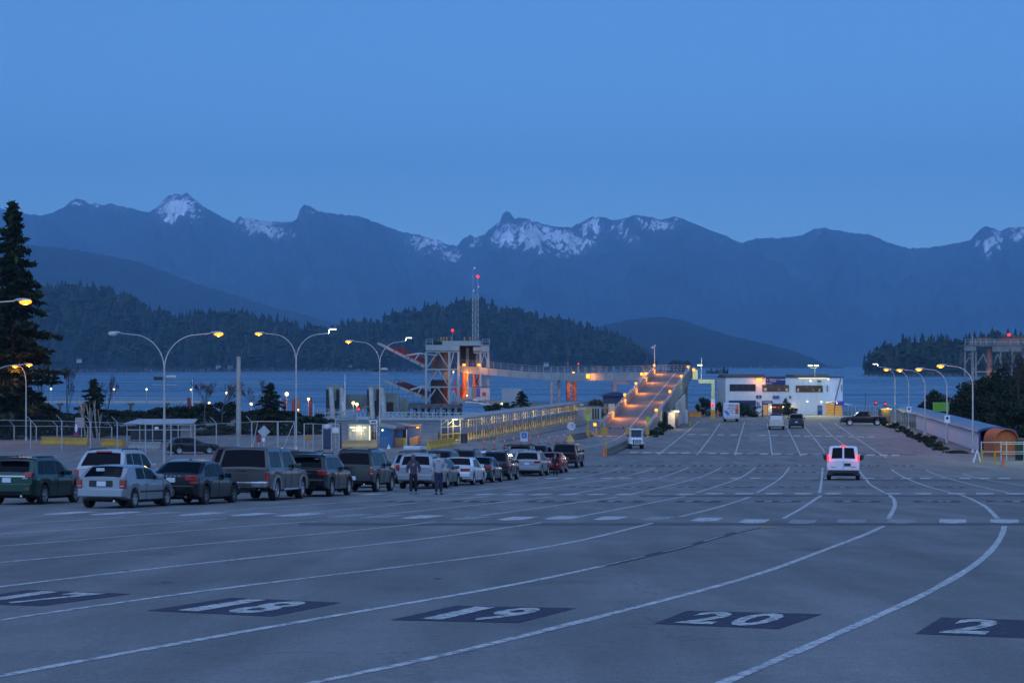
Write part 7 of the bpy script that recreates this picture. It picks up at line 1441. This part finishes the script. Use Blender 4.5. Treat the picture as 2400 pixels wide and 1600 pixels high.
MB().add([wp_(d,3.1,z) for d in (0,WL) for z in (0,1.8)],[(0,1,3,2)]).build('back_wall', M('shadowed wall',(.10,.12,.10),.8), rwk)
for d in (0.05,1.1): m = MB(); m.beam(wp_(d,.0 if d < 1 else 1.2,0),wp_(d,.0 if d < 1 else 1.2,1.8),.14,.14); m.build('end_post', WBL, rwk)
for k in range(8): d = panels_to+3+k*4.2; m = MB(); m.beam(wp_(d,.05,0),wp_(d,.05,1.8),.12,.12); m.build('post', GREYST, rwk)
for k in range(3): c = wp_(panels_to+2+k*3,1.2,1.4); m = MB(); m.box(c.x-.06,c.x+.06,c.y-.3,c.y+.3,c.z-.9,c.z+.1); m.build('light_tube', lampmat('dim tube',(1,.66,.3),.5), rwk)
c = wp_(.8,1.6,2.05); m = MB(); m.ball(tuple(c),.14,.14,.07,8,6); m.build('ceiling_lamp', LED_L, rwk)
# orange tunnel canopy
Y = 186.; t = thing('canopy_tunnel','orange rounded canopy tunnel in front of the walkway end at the right edge','canopy',(X(2360,Y),Y,0)); ORC = M('orange tarpaulin',(.42,.095,.025),.7,0,.2,2); x0,x1 = X(2332,Y),X(2388,Y); cx,rx = (x0+x1)/2,(x1-x0)/2
prof = [(cx-rx,0)]+[(cx-rx*math.cos(math.pi*i/12),1.35+1.05*math.sin(math.pi*i/12)) for i in range(13)]+[(cx+rx,0)]
m = MB(); 
for (a,za),(b,zb) in zip(prof[:-1],prof[1:]): m.add([(a,Y,za),(b,Y,zb),(b,Y+4.5,zb),(a,Y+4.5,za)],[(0,1,2,3)])
m.build('canopy_skin', ORC, t, smooth=50); m = MB(); m.add([(a,Y+.5,z) for a,z in prof],[tuple(range(len(prof)))]); m.build('end_curtain', ORC, t)
m = MB()
for (a,za),(b,zb) in zip(prof[:-1],prof[1:]): m.tube((a,Y-.01,za),(b,Y-.01,zb),.035,5)
m.build('hoop', M('canopy hoop',(.30,.12,.05),.6), t)
Y = 177.; t = thing('wire_fence','wire fence and gate with pale rails in front of the orange canopy at right','fence',(X(2350,Y),Y,gz(Y))); RAILM = M('pale greenish rail',(.42,.46,.38),.5)
for px in (2300,2346,2359,2400,2450): m = MB(); seg(m,px,1083,px,1034,Y,.07); m.build('fence_post', RAILM, t)
for a,b,y in ((2300,2460,1036),(2300,2460,1058),(2346,2460,1040),(2346,2460,1063),(2352,2385,1080)): m = MB(); seg(m,a,y,b,y,Y-.02*(y%5),.06); m.build('rail', RAILM, t)
m = MB(); chain(m,(X(2300,Y),Y,.1),(X(2460,Y),Y,.1),1.75,.3,.007); tag(m.build('chain_link', WIRE, t), kind='stuff'); m = MB(); m.box(X(2384,Y),X(2470,Y),Y+.6,Y+.7,.05,1.8); m.build('green_screen', M('dark green screen',(.012,.03,.022),.8), t)
for px,py,lb in ((2301,1085,'left yellow bollard beside the white A-frame at right'),(2331.6,1088.6,'right yellow bollard, beside the orange cone at right')): p = G(px,py); m = MB(); m.tube(p,p+Vector((0,0,1.05)),.085,10); m.ball((p.x,p.y,p.z+1.05),.085,.085,.05,10,4); tag(m.build('bollard', M('bollard yellow',(.62,.34,.02),.5), smooth=50), lb, 'bollard', 'yellow bollards by the right-hand gate')
p = G(2289.5,1083); t = thing('a_frame','white A-frame trestle standing beside the left yellow bollard','trestle',tuple(p)); m = MB(); a = p+Vector((.02,0,.98))
for dx in (-.30,.30): m.beam(p+Vector((dx,-.2,0)),a,.07,.07); m.beam(p+Vector((dx,.2,0)),a,.07,.07)
m.build('legs', WHITE, t)
Y = 262; t = thing('sign_board','lime green sign board on posts above the right-hand walkway roof','sign',(X(2205,Y),Y,0)); m = MB()
for px in (2189,2221): seg(m,px,1007,px,942,Y+.1,.09)
m.build('post', FENCEM, t); quad(MB(),2186.5,2224.5,942.5,963.5,Y,.06).build('board', M('lime sign',(.13,.34,.03),.6,var=.1), t)
m = MB(); 
for y in (948,953,958): quad(m,2191,2220-(y%4),y,y+1.5,Y-.012,.01)
m.build('faint_print', M('darker lime print',(.09,.24,.02),.6), t)
street_lamp('lamp post just outside the right edge lighting the yard by the orange canopy',2478,174,7.2,[(-1.15,'led')],None,zb=0,lit=2200)
# ---------------------------------------------------------------- second lift tower at right
TY2 = 430.; t2 = thing('lift_tower','second grey lattice lift tower, partly hidden by the dark trees at right','tower',(X(2320,TY2),TY2,-4)); LT2 = M('second tower paint',(.17,.18,.18),.6,0,.4,.4)
def t2p(nm, fn, mat=LT2): m = MB(); fn(m); return m.build(nm, mat, t2)
for px in (2261.5,2279,2287,2345,2372,2398,2440): t2p('leg', lambda m: seg(m,px,824,px,960,TY2,.5 if px in (2279,) else .35))
t2p('top_girder', lambda m: quad(m,2260,2288,810,822,TY2-.3,.3)); t2p('top_girder', lambda m: quad(m,2326,2460,812,824,TY2-.3,.3)); t2p('platform', lambda m: m.box(X(2260,TY2),X(2460,TY2),TY2-.3,TY2+7,Z(811,TY2),Z(808.5,TY2))); t2p('machine_casing', lambda m: quad(m,2282,2460,797,808,TY2+.3,5)); t2p('lift_column', lambda m: m.tube(D(2318.5,TY2+2,818),D(2318.5,TY2+2,900),.65,10), M('pinkish lift column',(.30,.17,.15),.6))
t2p('machinery', lambda m: quad(m,2290,2323,790,797,TY2+1,3), RUSTY); t2p('machinery', lambda m: quad(m,2350,2400,786,797,TY2+1,3), RUSTY)
for q in ((2281,868,2305,829),(2264,850,2277,826),(2270,828,2278,850),(2305,830,2312,850),(2330,850,2338,828),(2338,828,2347,850),(2372,850,2381,826),(2381,826,2392,850)): t2p('brace', lambda m: seg(m,*q,TY2-.1,.22))
t2p('strut', lambda m: seg(m,2280,871,2345,871,TY2,.25))
m = MB(); 
for px in (2262,2275,2279,2287,2298,2312,2330,2368,2386,2398): seg(m,px,808,px,786 if px == 2279 else 795,TY2-.2,.10)
for y in (795,801): seg(m,2262,y,2400,y,TY2-.2,.07)
m.build('platform_rail', PALE, t2); c = D(2364.5,TY2-.5,784.5); m = MB(); m.ball(tuple(c),.3,.3,.3,8,6); m.build('obstruction_light', RED_L, t2); light('red_light', c-Vector((0,.6,0)), (1,.02,.02), 40, t2); c = D(2321.5,TY2-2,892); m = MB(); m.ball(tuple(c),.25,.2,.2,8,6); m.build('lamp', SOD_L, t2); light('tower_light', c-Vector((-.2,.2,-.2)), (1,.45,.2), 220, t2)
# ================================================================== TREES, SHRUBS
def rot_quads(C, size, seed, flat_=0.0, aspect=1.0):             # C: (n,3) centres; one leaf-spray quad at each
    r = np.random.default_rng(seed); n = len(C); a = r.normal(size=(n,3)); a[:,2] *= (1-flat_); a /= np.linalg.norm(a,axis=1)[:,None]; b = r.normal(size=(n,3)); b -= (b*a).sum(1)[:,None]*a; b /= np.linalg.norm(b,axis=1)[:,None]
    s = (size*r.uniform(.55,1.25,(n,1))); u = a*s; v = b*s*.5*aspect
    P = np.stack([C-u-v*.3, C-v, C+u*1.1, C+v],1).reshape(-1,3); f = np.arange(4*n).reshape(n,4); return P, f
def leaf_obj(name, C, size, seed, mat, parent, tints, clump=None, **k):
    P,f = rot_quads(C, size, seed, **k); r = np.random.default_rng(seed+1); n = len(C)
    t = r.choice(len(tints), n); T = np.array(tints)[t]*r.uniform(.6,1.5,(n,1)); T = np.concatenate([np.repeat(T,4,0), np.ones((4*n,1))],1)
    o = link(bpy.data.objects.new(name, npmesh(name, P-np.array(parent.location)[None,:], f, mat, False, T))); o.parent = parent; MATX[o.name] = MATX[parent.name]; return o
DK = [(1,1.05,1),(1.5,1.45,1.0),(.6,.7,.7)]; GRN_ = [(1,1.1,.8),(1.6,1.7,.9),(.6,.75,.6)]; BRN = [(1.6,1.1,.9),(1.1,.9,.9),(.8,1,.8)]
def conifer(label, px, Y, ztop, rad, zb=0, nb=120, spr=60, size=.45, seed=1, name='conifer_tree', group=None, low=.03, tints=DK, dens=1.0):
    r = np.random.default_rng(seed); x = X(px,Y); H_ = ztop-zb; t = thing(name, label, 'tree', (x,Y,zb), 0, group)
    MB().tube((x,Y,zb),(x,Y,zb+H_*.97),.016*H_+.04,8,.02).build('trunk', BARK, t)
    C = []; bm_ = MB()
    for i in range(nb):
        u = low+(1-low)*(i+r.random())/nb; z = zb+H_*u; a = i*2.4+r.uniform(-.4,.4); L = rad*((1-u)**.75)*r.choice([.45,.7,.9,1.0,1.1,1.3])*r.uniform(.85,1.1)*(1 if u > .12 else .75+2*u)+.25
        d = np.array([math.cos(a),math.sin(a)]); dr = r.uniform(.05,.30); k = max(6,int(spr*(L/rad)*dens)+4)
        q = r.random(k)**.65; side = r.normal(0,.13,k)*L*q*.8
        C.append(np.stack([x+d[0]*L*q-d[1]*side, Y+d[1]*L*q+d[0]*side, z-dr*L*q**1.6+.10*L*q-np.abs(r.normal(0,.12,k))*(.3+L*.12)],1))
        if i%3 == 0: bm_.tube((x,Y,z),(x+d[0]*L*.9,Y+d[1]*L*.9,z-dr*L*.8+.09*L),.03+.006*L,4,.012)
    bm_.build('limb', BARK, t); leaf_obj('crown', np.concatenate(C), size, seed, LEAF, t, tints, flat_=.35, aspect=.8)
    return t
def bushy(label, px, Y, ztop, rx, zb=0, n=1500, size=.22, seed=1, name='broadleaf_tree', cat='tree', group=None, mat=None, tints=GRN_, lobes=9, stem=True, low=.15, gx=None):
    r = np.random.default_rng(seed); x = gx if gx is not None else X(px,Y); H_ = ztop-zb; t = thing(name, label, cat, (x,Y,zb), 0, group)
    L = []
    for k in range(lobes):
        a = r.uniform(0,6.28); q = r.random()**.5; uz = r.uniform(low,.86); w = (1-.55*abs(uz-.35)/.6)*rx
        L.append((x+math.cos(a)*q*w*.75, Y+math.sin(a)*q*w*.75, zb+H_*uz, w*r.uniform(.32,.55), H_*r.uniform(.10,.20)))
    C = []
    for lx,ly,lz,lr,lh in L:
        k = n//lobes; v = r.normal(size=(k,3)); v /= np.linalg.norm(v,axis=1)[:,None]; q = r.random(k)[:,None]**.4*1.15; C.append(np.array([lx,ly,lz])+v*q*np.array([lr,lr,lh]))
    C = np.concatenate(C); C[:,2] = np.maximum(C[:,2], zb+.02)
    if stem:
        m = MB(); m.tube((x,Y,zb),(x,Y,zb+H_*.6),.02*H_+.03,7,.02)
        for lx,ly,lz,lr,lh in L: m.tube((x,Y,zb+H_*r.uniform(.1,.4)),(lx,ly,lz),.012*H_+.012,5,.008)
        m.build('trunk' if cat == 'tree' else 'stem', BARK, t)
    leaf_obj('crown' if cat == 'tree' else 'foliage', C, size, seed, mat or SHRUB, t, tints); return t
def bare(label, px, Y, h, seed=1, mat=BARK, zb=0, spread=.5, stems=1, name='bare_tree', group=None, r0=.12, depth=5, tw=.014, up=.35):
    r = random.Random(seed); x = X(px,Y); t = thing(name, label, 'tree', (x,Y,zb), 0, group); trunk = MB(); tw_m = MB()
    def grow(p, d, L, rad, k):
        q = p+d*L; (trunk if k >= depth-1 else tw_m).tube(p,q,rad,6 if k >= depth-1 else 3,max(rad*.62,tw*.7),cap=False)
        if k == 0: return
        for _ in range(3 if k > 1 else 4):
            e = (d+Vector((r.gauss(0,spread),r.gauss(0,spread),r.gauss(up*.5,.25)))).normalized(); grow(p.lerp(q,r.uniform(.55,1)), e, L*r.uniform(.55,.82), max(rad*.55,tw), k-1)
    for s in range(stems):
        d = Vector((r.gauss(0,.16 if stems > 1 else .05),r.gauss(0,.12),1)).normalized(); grow(Vector((x+(r.uniform(-.8,.8) if stems > 1 else 0),Y,zb)), d, h*r.uniform(.30,.42), r0, depth)
    trunk.build('trunk', mat, t); tw_m.build('twigs', mat, t); return t
conifer('huge dark conifer at the left edge, taller than every lamp post',30,232,25.6,5.7,nb=230,spr=95,size=.50,seed=3,low=.02)
conifer('second dark conifer filling the left edge below the huge one',-28,250,17.5,5.2,nb=110,spr=80,size=.5,seed=5,low=.02)
conifer('dark conifer bush behind the bare white-stemmed shrub',220,236,Z(888,236),2.3,nb=90,spr=70,size=.24,seed=8,low=.0)
conifer('small dark conifer left of the red piles',633,262,Z(897,262),2.5,nb=80,spr=70,size=.26,seed=9,low=.0)
bare('bare shrub of upright pale stems in front of the dark conifer bush',217,226,5.2,4,PALEBARK,stems=8,spread=.13,r0=.06,depth=2,tw=.026,up=1.0,name='bare_shrub')
for i,(px,Y,h,sd,lb) in enumerate([(105,262,8.5,11,'bare tree right beside the huge conifer, its twigs against the water'),(160,268,8.0,12,'bare tree over the water between the huge conifer and the white-stemmed shrub'),(252,275,7.0,13,'bare tree just right of the white-stemmed shrub')]): bare(lb,px,Y,h,sd,spread=.22,r0=.09,depth=5,tw=.013,up=.7)
for i,(px,Y,h,sd,lb) in enumerate([(478,285,7.2,21,'brownish bare tree right of the bus shelter roof'),(520,290,7.8,22,'brownish bare tree just left of the tall steel post'),(598,288,5.6,23,'brownish bare tree just right of the tall steel post')]): bare(lb,px,Y,h,sd,M('brown twigs',(.10,.075,.065),.9,0,.3,4),spread=.42,r0=.10,depth=5,tw=.02,up=.3)
bank = [(-60,300,3.0,6),(10,292,3.2,6),(60,300,2.4,5),(118,296,2.2,5),(150,288,2.0,5),(196,300,2.0,5),(262,290,2.1,5),(300,298,1.8,5),(345,292,1.9,5),(392,298,2.2,5),(436,290,2.6,5),(480,297,2.8,5),(528,292,3.0,5),(575,298,2.6,5),(618,290,2.2,4.5),(662,298,1.7,4.5),(700,292,1.5,4),(745,297,1.3,4)]
BL_ = ['left picture edge, partly outside','huge conifer','short lamp post','left end of the long ochre barrier','middle of the long ochre barrier','pinkish board','short ochre barrier','left end of the shelter','left half of the shelter','first lamp post','right end of the shelter','dark car facing right','bare tree left of the steel post','tall thick steel post','diamond sign','right gate leaf','second lamp post','portable toilet']
for i,(px,Y,h,w) in enumerate(bank): bushy('dark scrubby bush of the shore band, behind the '+BL_[i],px,Y,h,w*.62,n=1100,size=.26,seed=60+i,name='shrub',cat='bush',group='dark bushes along the shore behind the left fence',tints=BRN if i%3 == 0 else DK,lobes=10,low=.05,mat=LEAF)
bushy('low dark hedge clump at the far left behind the lower fence',25,246,2.4,4.6,n=1800,size=.24,seed=91,name='shrub',cat='bush',tints=DK,mat=LEAF,lobes=12,low=.05); bushy('low dark hedge clump between the huge conifer and the banner',120,244,1.9,4.0,n=1500,size=.24,seed=92,name='shrub',cat='bush',tints=DK,mat=LEAF,lobes=12,low=.05); bushy('low dark hedge clump behind the banner and the white-stemmed shrub',225,246,1.7,4.2,n=1500,size=.22,seed=93,name='shrub',cat='bush',tints=DK,mat=LEAF,lobes=12,low=.05)
for i,(px,w,lb) in enumerate([(285,2.6,'left end of the shelter'),(340,2.6,'middle of the shelter'),(398,2.6,'right part of the shelter'),(462,2.8,'gap right of the shelter'),(520,2.6,'gap left of the steel post'),(580,2.6,'tall steel post'),(636,2.6,'diamond road sign'),(690,2.4,'right gate leaf'),(742,2.2,'portable toilet')]): bushy('low hedge clump, nearer than the shore bushes, behind the '+lb,px,243+(i%3)*2,1.45,w,n=1000,size=.2,seed=130+i,name='shrub',cat='bush',group='low hedge clumps behind the left fence',tints=DK,mat=LEAF,lobes=11,low=.05)
# around the berth and the walkway
conifer('small dark pine in front of the grey container',1222,352,Z(916,352),1.7,nb=40,spr=40,size=.22,seed=31,low=.15,tints=GRN_,zb=Z(956,352)); bushy('dark bush at the left of the walkway roof near the tower pier',1158,345,Z(944,345),1.8,zb=Z(962,345),n=700,size=.2,seed=32,name='shrub',cat='bush'); bushy('dark low bush beside the small pine',1190,350,Z(944,350),1.6,zb=Z(956,350),n=600,size=.2,seed=33,name='shrub',cat='bush')
bushy('bare brownish mound of brush behind the kiosk roof',1388,322,Z(934,322),2.6,n=1200,size=.18,seed=34,name='shrub',cat='bush',tints=[(3.2,1.9,1.7),(2.2,1.5,1.4)])
for i,(px,py,w,h,lb) in enumerate([(1531,1024,.75,.85,'front round shrub of the three beside the ramp wall'),(1543,1019,.85,1.1,'middle shrub of the three beside the ramp wall'),(1556,1013,1.0,1.5,'rear shrub of the three beside the ramp wall'),(1572,1006,.6,.6,'small grey shrub in front of the white shed')]): p = G(px,py); bushy(lb,px,p.y,h,w,n=800,size=.10,seed=36+i,name='shrub',cat='bush',tints=GRN_,lobes=8,low=.1)
for i,(px,Y,h,w,lb) in enumerate([(1655,335,3.4,1.6,'dark bush left of the gantry foot'),(1642,345,2.2,1.2,'low dark bush behind the orange barrier'),(1687,333,2.6,.9,'narrow dark conifer shrub left of the box truck'),(1742,330,2.7,1.3,'dark shrub right of the box truck'),(1762,328,1.6,1.4,'low grey-green shrub in front of the terminal shop windows'),(1723,334,2.2,.9,'dark shrub just behind the box truck'),(1848,336,2.6,1.5,'dark green clipped bush beside the terminal entrance')]): bushy(lb,px,Y,h,w,n=900,size=.16,seed=45+i,name='shrub',cat='bush',tints=DK,lobes=9,low=.06)
hd = [(2053,989,.5,.6),(2063,993,.55,.55),(2074,998,.6,.7),(2086,1003,.65,.6),(2098,1008,.8,1.0),(2110,1012,.7,.75),(2122,1018,.8,.9),(2136,1024,.75,.7),(2150,1030,.8,.8),(2164,1036,.75,.7),(2178,1042,.9,.9),(2190,1048,1.05,1.15),(2203,1055,.8,.75)]
for i,(px,py,w,h) in enumerate(hd): p = G(px,py); bushy('%s shrub of the hedge row along the right side of the lot'%('farthest' if i == 0 else 'nearest' if i == len(hd)-1 else ['second farthest','third farthest','fourth farthest','fifth farthest','sixth farthest','middle','sixth nearest','fifth nearest','fourth nearest','third nearest','second nearest'][i-1]),px,p.y,h,w,n=700,size=.10,seed=70+i,name='shrub',cat='bush',group='hedge shrubs along the right side of the lot',tints=DK,lobes=8,low=.08)
p = G(2249,1062); bushy('low spread of dark ground shrub beside the nearest right-hand lamp post',2249,p.y,.3,1.4,n=700,size=.09,seed=88,name='shrub',cat='bush',tints=DK,lobes=8,stem=False)
# dark trees at right
for i,(px,Y,zt,w,lb,kd) in enumerate([(2195,288,Z(914,288),2.4,'small dark tree behind the lime sign board','b'),(2280,300,Z(888,300),3.6,'dark broad tree under the left legs of the second lift tower','b'),(2330,272,Z(880,272),4.0,'dark broad tree in the middle of the right-hand clump','b'),(2395,262,Z(832,262),4.6,'tallest dark tree of the right-hand clump at the picture edge','b'),(2352,290,Z(852,290),3.6,'dark tree rising in front of the second lift tower','b'),(2442,275,Z(800,275),4.8,'dark tree just outside the right edge','b'),(2262,268,Z(915,268),2.9,'low dark tree behind the walkway roof right of the lime sign','b'),(2310,246,Z(950,246),2.6,'lowest dark tree, directly behind the walkway arch','b'),(2375,240,Z(935,240),3.4,'dark tree directly behind the orange canopy','b'),(2425,236,Z(930,236),3.4,'dark tree behind the canopy at the picture edge','b')]):
    bushy(lb,px,Y,zt,w,n=4200,size=.24,seed=100+i,group='dark trees behind the right-hand walkway',mat=LEAF,tints=DK,lobes=22,low=.06)
for px,Y,h,sd,lb in ((2392,250,13.8,41,'bare twiggy tree top against the sky at the upper right edge'),(2425,252,14.5,42,'bare twiggy tree at the right edge, partly outside the picture')): bare(lb,px,Y,h,sd,spread=.40,r0=.13,depth=6,tw=.013,up=.3)
t = cabinet('hut','small pinkish hut with a lit front among the dark trees beside the lime sign',2229,2247,938,953,300,2.5,M('pinkish hut wall',(.36,.30,.30),.7),[('lit_front',2230,2246,949,952.5,M('lit hut front',(.3,.25,.2),.6,var=0,emit=.25,ecol=(1,.62,.4)))],M('hut roof grey',(.22,.23,.22),.7,0,.2,1))
# ================================================================== PEOPLE
SKIN = M('skin', (.36,.21,.16), .55, 0, .06, 4); HAIR = M('dark hair', (.012,.010,.010), .6); SHOE = M('dark shoes', (.02,.02,.022), .6)
def skin_mesh(name, nodes, edges, rad, root, mat, parent, sub=2):
    me = bpy.data.meshes.new(name); me.from_pydata([tuple(n) for n in nodes], edges, []); o = bpy.data.objects.new(name, me); link(o)
    sk = o.modifiers.new('s','SKIN'); sk.use_smooth_shade = True; o.modifiers.new('u','SUBSURF').levels = sub; o.modifiers['u'].render_levels = sub
    for i,r_ in enumerate(rad): v = me.skin_vertices[0].data[i]; v.radius = (r_,r_) if np.isscalar(r_) else r_; v.use_root = (i == root)
    dg = bpy.context.evaluated_depsgraph_get(); ev = bpy.data.meshes.new_from_object(o.evaluated_get(dg)); bpy.data.objects.remove(o); ev.name = name; ev.materials.clear(); ev.materials.append(mat)
    ob = bpy.data.objects.new(name, ev); link(ob); ob.parent = parent; MATX[ob.name] = Matrix(); return ob
def person(label, px, py, h, rz, top, legs_m, hair=HAIR, stride=.22, hood=False, arm=.10, coat=0, bend=0, hands_pocket=False, neck=None, hairlong=False, shoem=SHOE):
    p = G(px,py); t = thing('person', label, 'person', tuple(p), rz); k = h/1.75
    V3 = lambda x,y,z: Vector((x*k,y*k,z*k))                     # local: -y is the way the figure faces
    s = stride; L = []
    hip = .92; fl = [(-.105,-s*.75,.05),(.105,s*.75,.05)]
    J = dict(pel=(0,0,.95),wa=(0,.0,1.10),ch=(0,-.01-bend*.1,1.30),nk=(0,-.02-bend*.16,1.47),hd0=(0,-.03-bend*.18,1.55),hd=(0,-.045-bend*.2,1.64),ht=(0,-.035-bend*.2,1.70))
    nodes = [J[q] for q in ('pel','wa','ch','nk','hd0','hd','ht')]; rad = [(.145,.11),(.135,.10),(.165,.11),.055,.07,(.078,.092),(.06,.075)]; ed = [(0,1),(1,2),(2,3),(3,4),(4,5),(5,6)]
    for sx,f,back in ((-1,fl[0],0),(1,fl[1],1)):
        n0 = len(nodes); kx = sx*.10; nodes += [(sx*.095,0,.86),(kx,f[1]*.55-.03-(.02 if back else .0),.49),(kx,f[1]+.02,.10),(kx+sx*.015,f[1]-.03,.045),(kx+sx*.03,f[1]-.17,.035)]; rad += [.088,.058,.042,.042,.034]; ed += [(0,n0),(n0,n0+1),(n0+1,n0+2),(n0+2,n0+3),(n0+3,n0+4)]
        n1 = len(nodes); sw = (s*.6 if back == 0 else -s*.6); hx = sx*(.26 if not hands_pocket else .20); hy = (sw*.7 if not hands_pocket else -.13)
        nodes += [(sx*.185,-.01-bend*.1,1.40),(sx*(.245+arm),.03 if hands_pocket else sw*.25+.02,1.13),(sx*.24 if hands_pocket else hx+sx*arm,hy,.95 if hands_pocket else .90)]; rad += [.064,.048,.036]; ed += [(2,n1),(n1,n1+1),(n1+1,n1+2)]
        a = Vector(nodes[-1]); dirv = (a-Vector(nodes[-2])).normalized(); w = a+dirv*.09; n2 = len(nodes); nodes.append(tuple(w)); rad.append(.026); ed.append((n1+2,n2))
        for fi,(off,ln) in enumerate(((-.028,.060),(-.009,.075),(.010,.070),(.027,.055))):
            b0 = w+Vector((0,off,0)); b1 = b0+dirv*ln*.6+Vector((-sx*.008,0,0)); b2 = b1+dirv*ln*.5+Vector((-sx*.02,0,0)); q = len(nodes); nodes += [tuple(b1),tuple(b2)]; rad += [.0095,.008]; ed += [(n2,q),(q,q+1)]
        q = len(nodes); nodes += [tuple(a+dirv*.03+Vector((-sx*.02,-.035,0))),tuple(a+dirv*.075+Vector((-sx*.028,-.05,0)))]; rad += [.011,.009]; ed += [(n1+2,q),(q,q+1)]
    q = len(nodes); nodes.append((0,-.045-bend*.2-.105,1.625)); rad.append(.014); ed.append((5,q))      # nose
    body = skin_mesh('body', [V3(*n) for n in nodes], ed, [tuple(c*k for c in r_) if not np.isscalar(r_) else r_*k for r_ in rad], 0, SKIN, t)
    # jacket: torso and sleeves a little larger than the body
    n = []; r_ = []; e = []; A = nodes
    zl = .84-coat*.35
    n += [(0,0,zl),(0,0,1.0),(0,.0,1.12),A[2],(0,A[3][1]+.01,1.455)]; r_ += [(.175+coat*.03,.135+coat*.02),(.17,.13),(.165,.125),(.19,.135),(.085,.08)]; e += [(0,1),(1,2),(2,3),(3,4)]
    for i0 in (12,27):
        pass
    idx = [i for i,v in enumerate(nodes) if abs(abs(v[0])-.185) < 1e-6]
    for i in idx: q = len(n); n += [nodes[i],nodes[i+1],nodes[i+2]]; r_ += [.088,.072,.056]; e += [(3,q),(q,q+1),(q+1,q+2)]
    skin_mesh('jacket', [V3(*v) for v in n], e, [tuple(c*k for c in w) if not np.isscalar(w) else w*k for w in r_], 0, top, t)
    n = [(0,0,.99),(0,0,.90)]; r_ = [(.155,.118),(.158,.122)]; e = [(0,1)]
    li = [i for i,v in enumerate(nodes) if abs(abs(v[0])-.095) < 1e-6]
    for i in li: q = len(n); n += [(nodes[i][0],nodes[i][1],.82),nodes[i+1],(nodes[i+2][0],nodes[i+2][1],.09)]; r_ += [.103,.078,.066]; e += [(1,q),(q,q+1),(q+1,q+2)]
    skin_mesh('trousers', [V3(*v) for v in n], e, [tuple(c*k for c in w) if not np.isscalar(w) else w*k for w in r_], 0, legs_m, t)
    for i in li:
        a = nodes[i+3]; m = MB(); m.ball(V3(a[0],a[1]-.075,.045),.055*k,.145*k,.05*k,10,6); m.build('shoe', shoem, t, local=True, smooth=60)
    hy = A[5][1]
    m = MB()
    if hood: m.ball(V3(0,hy+.028,1.655),.118*k,.115*k,.128*k,14,8); m.ball(V3(0,hy+.05,1.50),.15*k,.12*k,.08*k,12,6); m.build('hood', top, t, local=True, smooth=60)
    else: m.ball(V3(0,hy+.022,1.685),.088*k,.098*k,.075*k,14,8); m.ball(V3(0,hy+.05,1.63),.082*k,.06*k,.075*k,12,6); (m.ball(V3(0,hy+.06,1.52),.10*k,.06*k,.12*k,12,6) if hairlong else None); m.build('hair', hair, t, local=True, smooth=60)
    e_ = MB()
    for sx in (-1,1): e_.ball(V3(sx*.032,hy-.087,1.645),.012*k,.006*k,.007*k,6,4)
    e_.ball(V3(0,hy-.090,1.575),.022*k,.006*k,.006*k,6,4); e_.build('eyes_and_mouth', M('dark facial features',(.05,.02,.02),.6,var=0), t, local=True)
    m = MB()
    for sx in (-1,1): m.ball(V3(sx*.080,hy+.005,1.63),.012*k,.022*k,.032*k,8,5)
    if not hood: m.build('ears', SKIN, t, local=True, smooth=60)
    if neck: m = MB(); m.lathe(V3(0,A[3][1]+.0,1.44),[(.095*k,0),(.098*k,.03*k),(.075*k,.055*k)],12); m.build('collar', neck, t, local=True, smooth=60)
    return t
person('man in a dark purple hooded jacket with the hood up, walking towards the camera',969,1157,1.63,R(-4),M('purple grey jacket',(.075,.055,.085),.8,0,.2,8),M('black trousers',(.012,.012,.016),.8),hood=True,arm=.05,hands_pocket=True,stride=.20,bend=.4,shoem=M('pale trainers',(.16,.17,.20),.6))
person('man in a pale grey hooded top and dark jeans, walking towards the camera',1028,1158.5,1.76,R(5),M('pale grey sweatshirt',(.34,.33,.37),.85,0,.12,8),M('dark jeans',(.022,.028,.06),.8),hands_pocket=True,arm=.03,stride=.10,neck=M('white collar',(.6,.6,.62),.8))
person('woman in a long black coat standing by the red saloon',1302,1116.5,1.58,R(-35),M('black coat',(.012,.012,.014),.8),M('black leggings',(.010,.010,.012),.8),stride=.08,coat=1.0,arm=.0,hands_pocket=True,hairlong=True,neck=M('grey green scarf',(.12,.15,.13),.9),shoem=M('pale trainers',(.16,.17,.20),.6))
person('person in a green jacket by the waiting room door, small in the distance',1787,977,1.45,R(60),M('bright green jacket',(.03,.20,.06),.8),M('black trousers',(.012,.012,.016),.8),stride=.2,arm=.03)
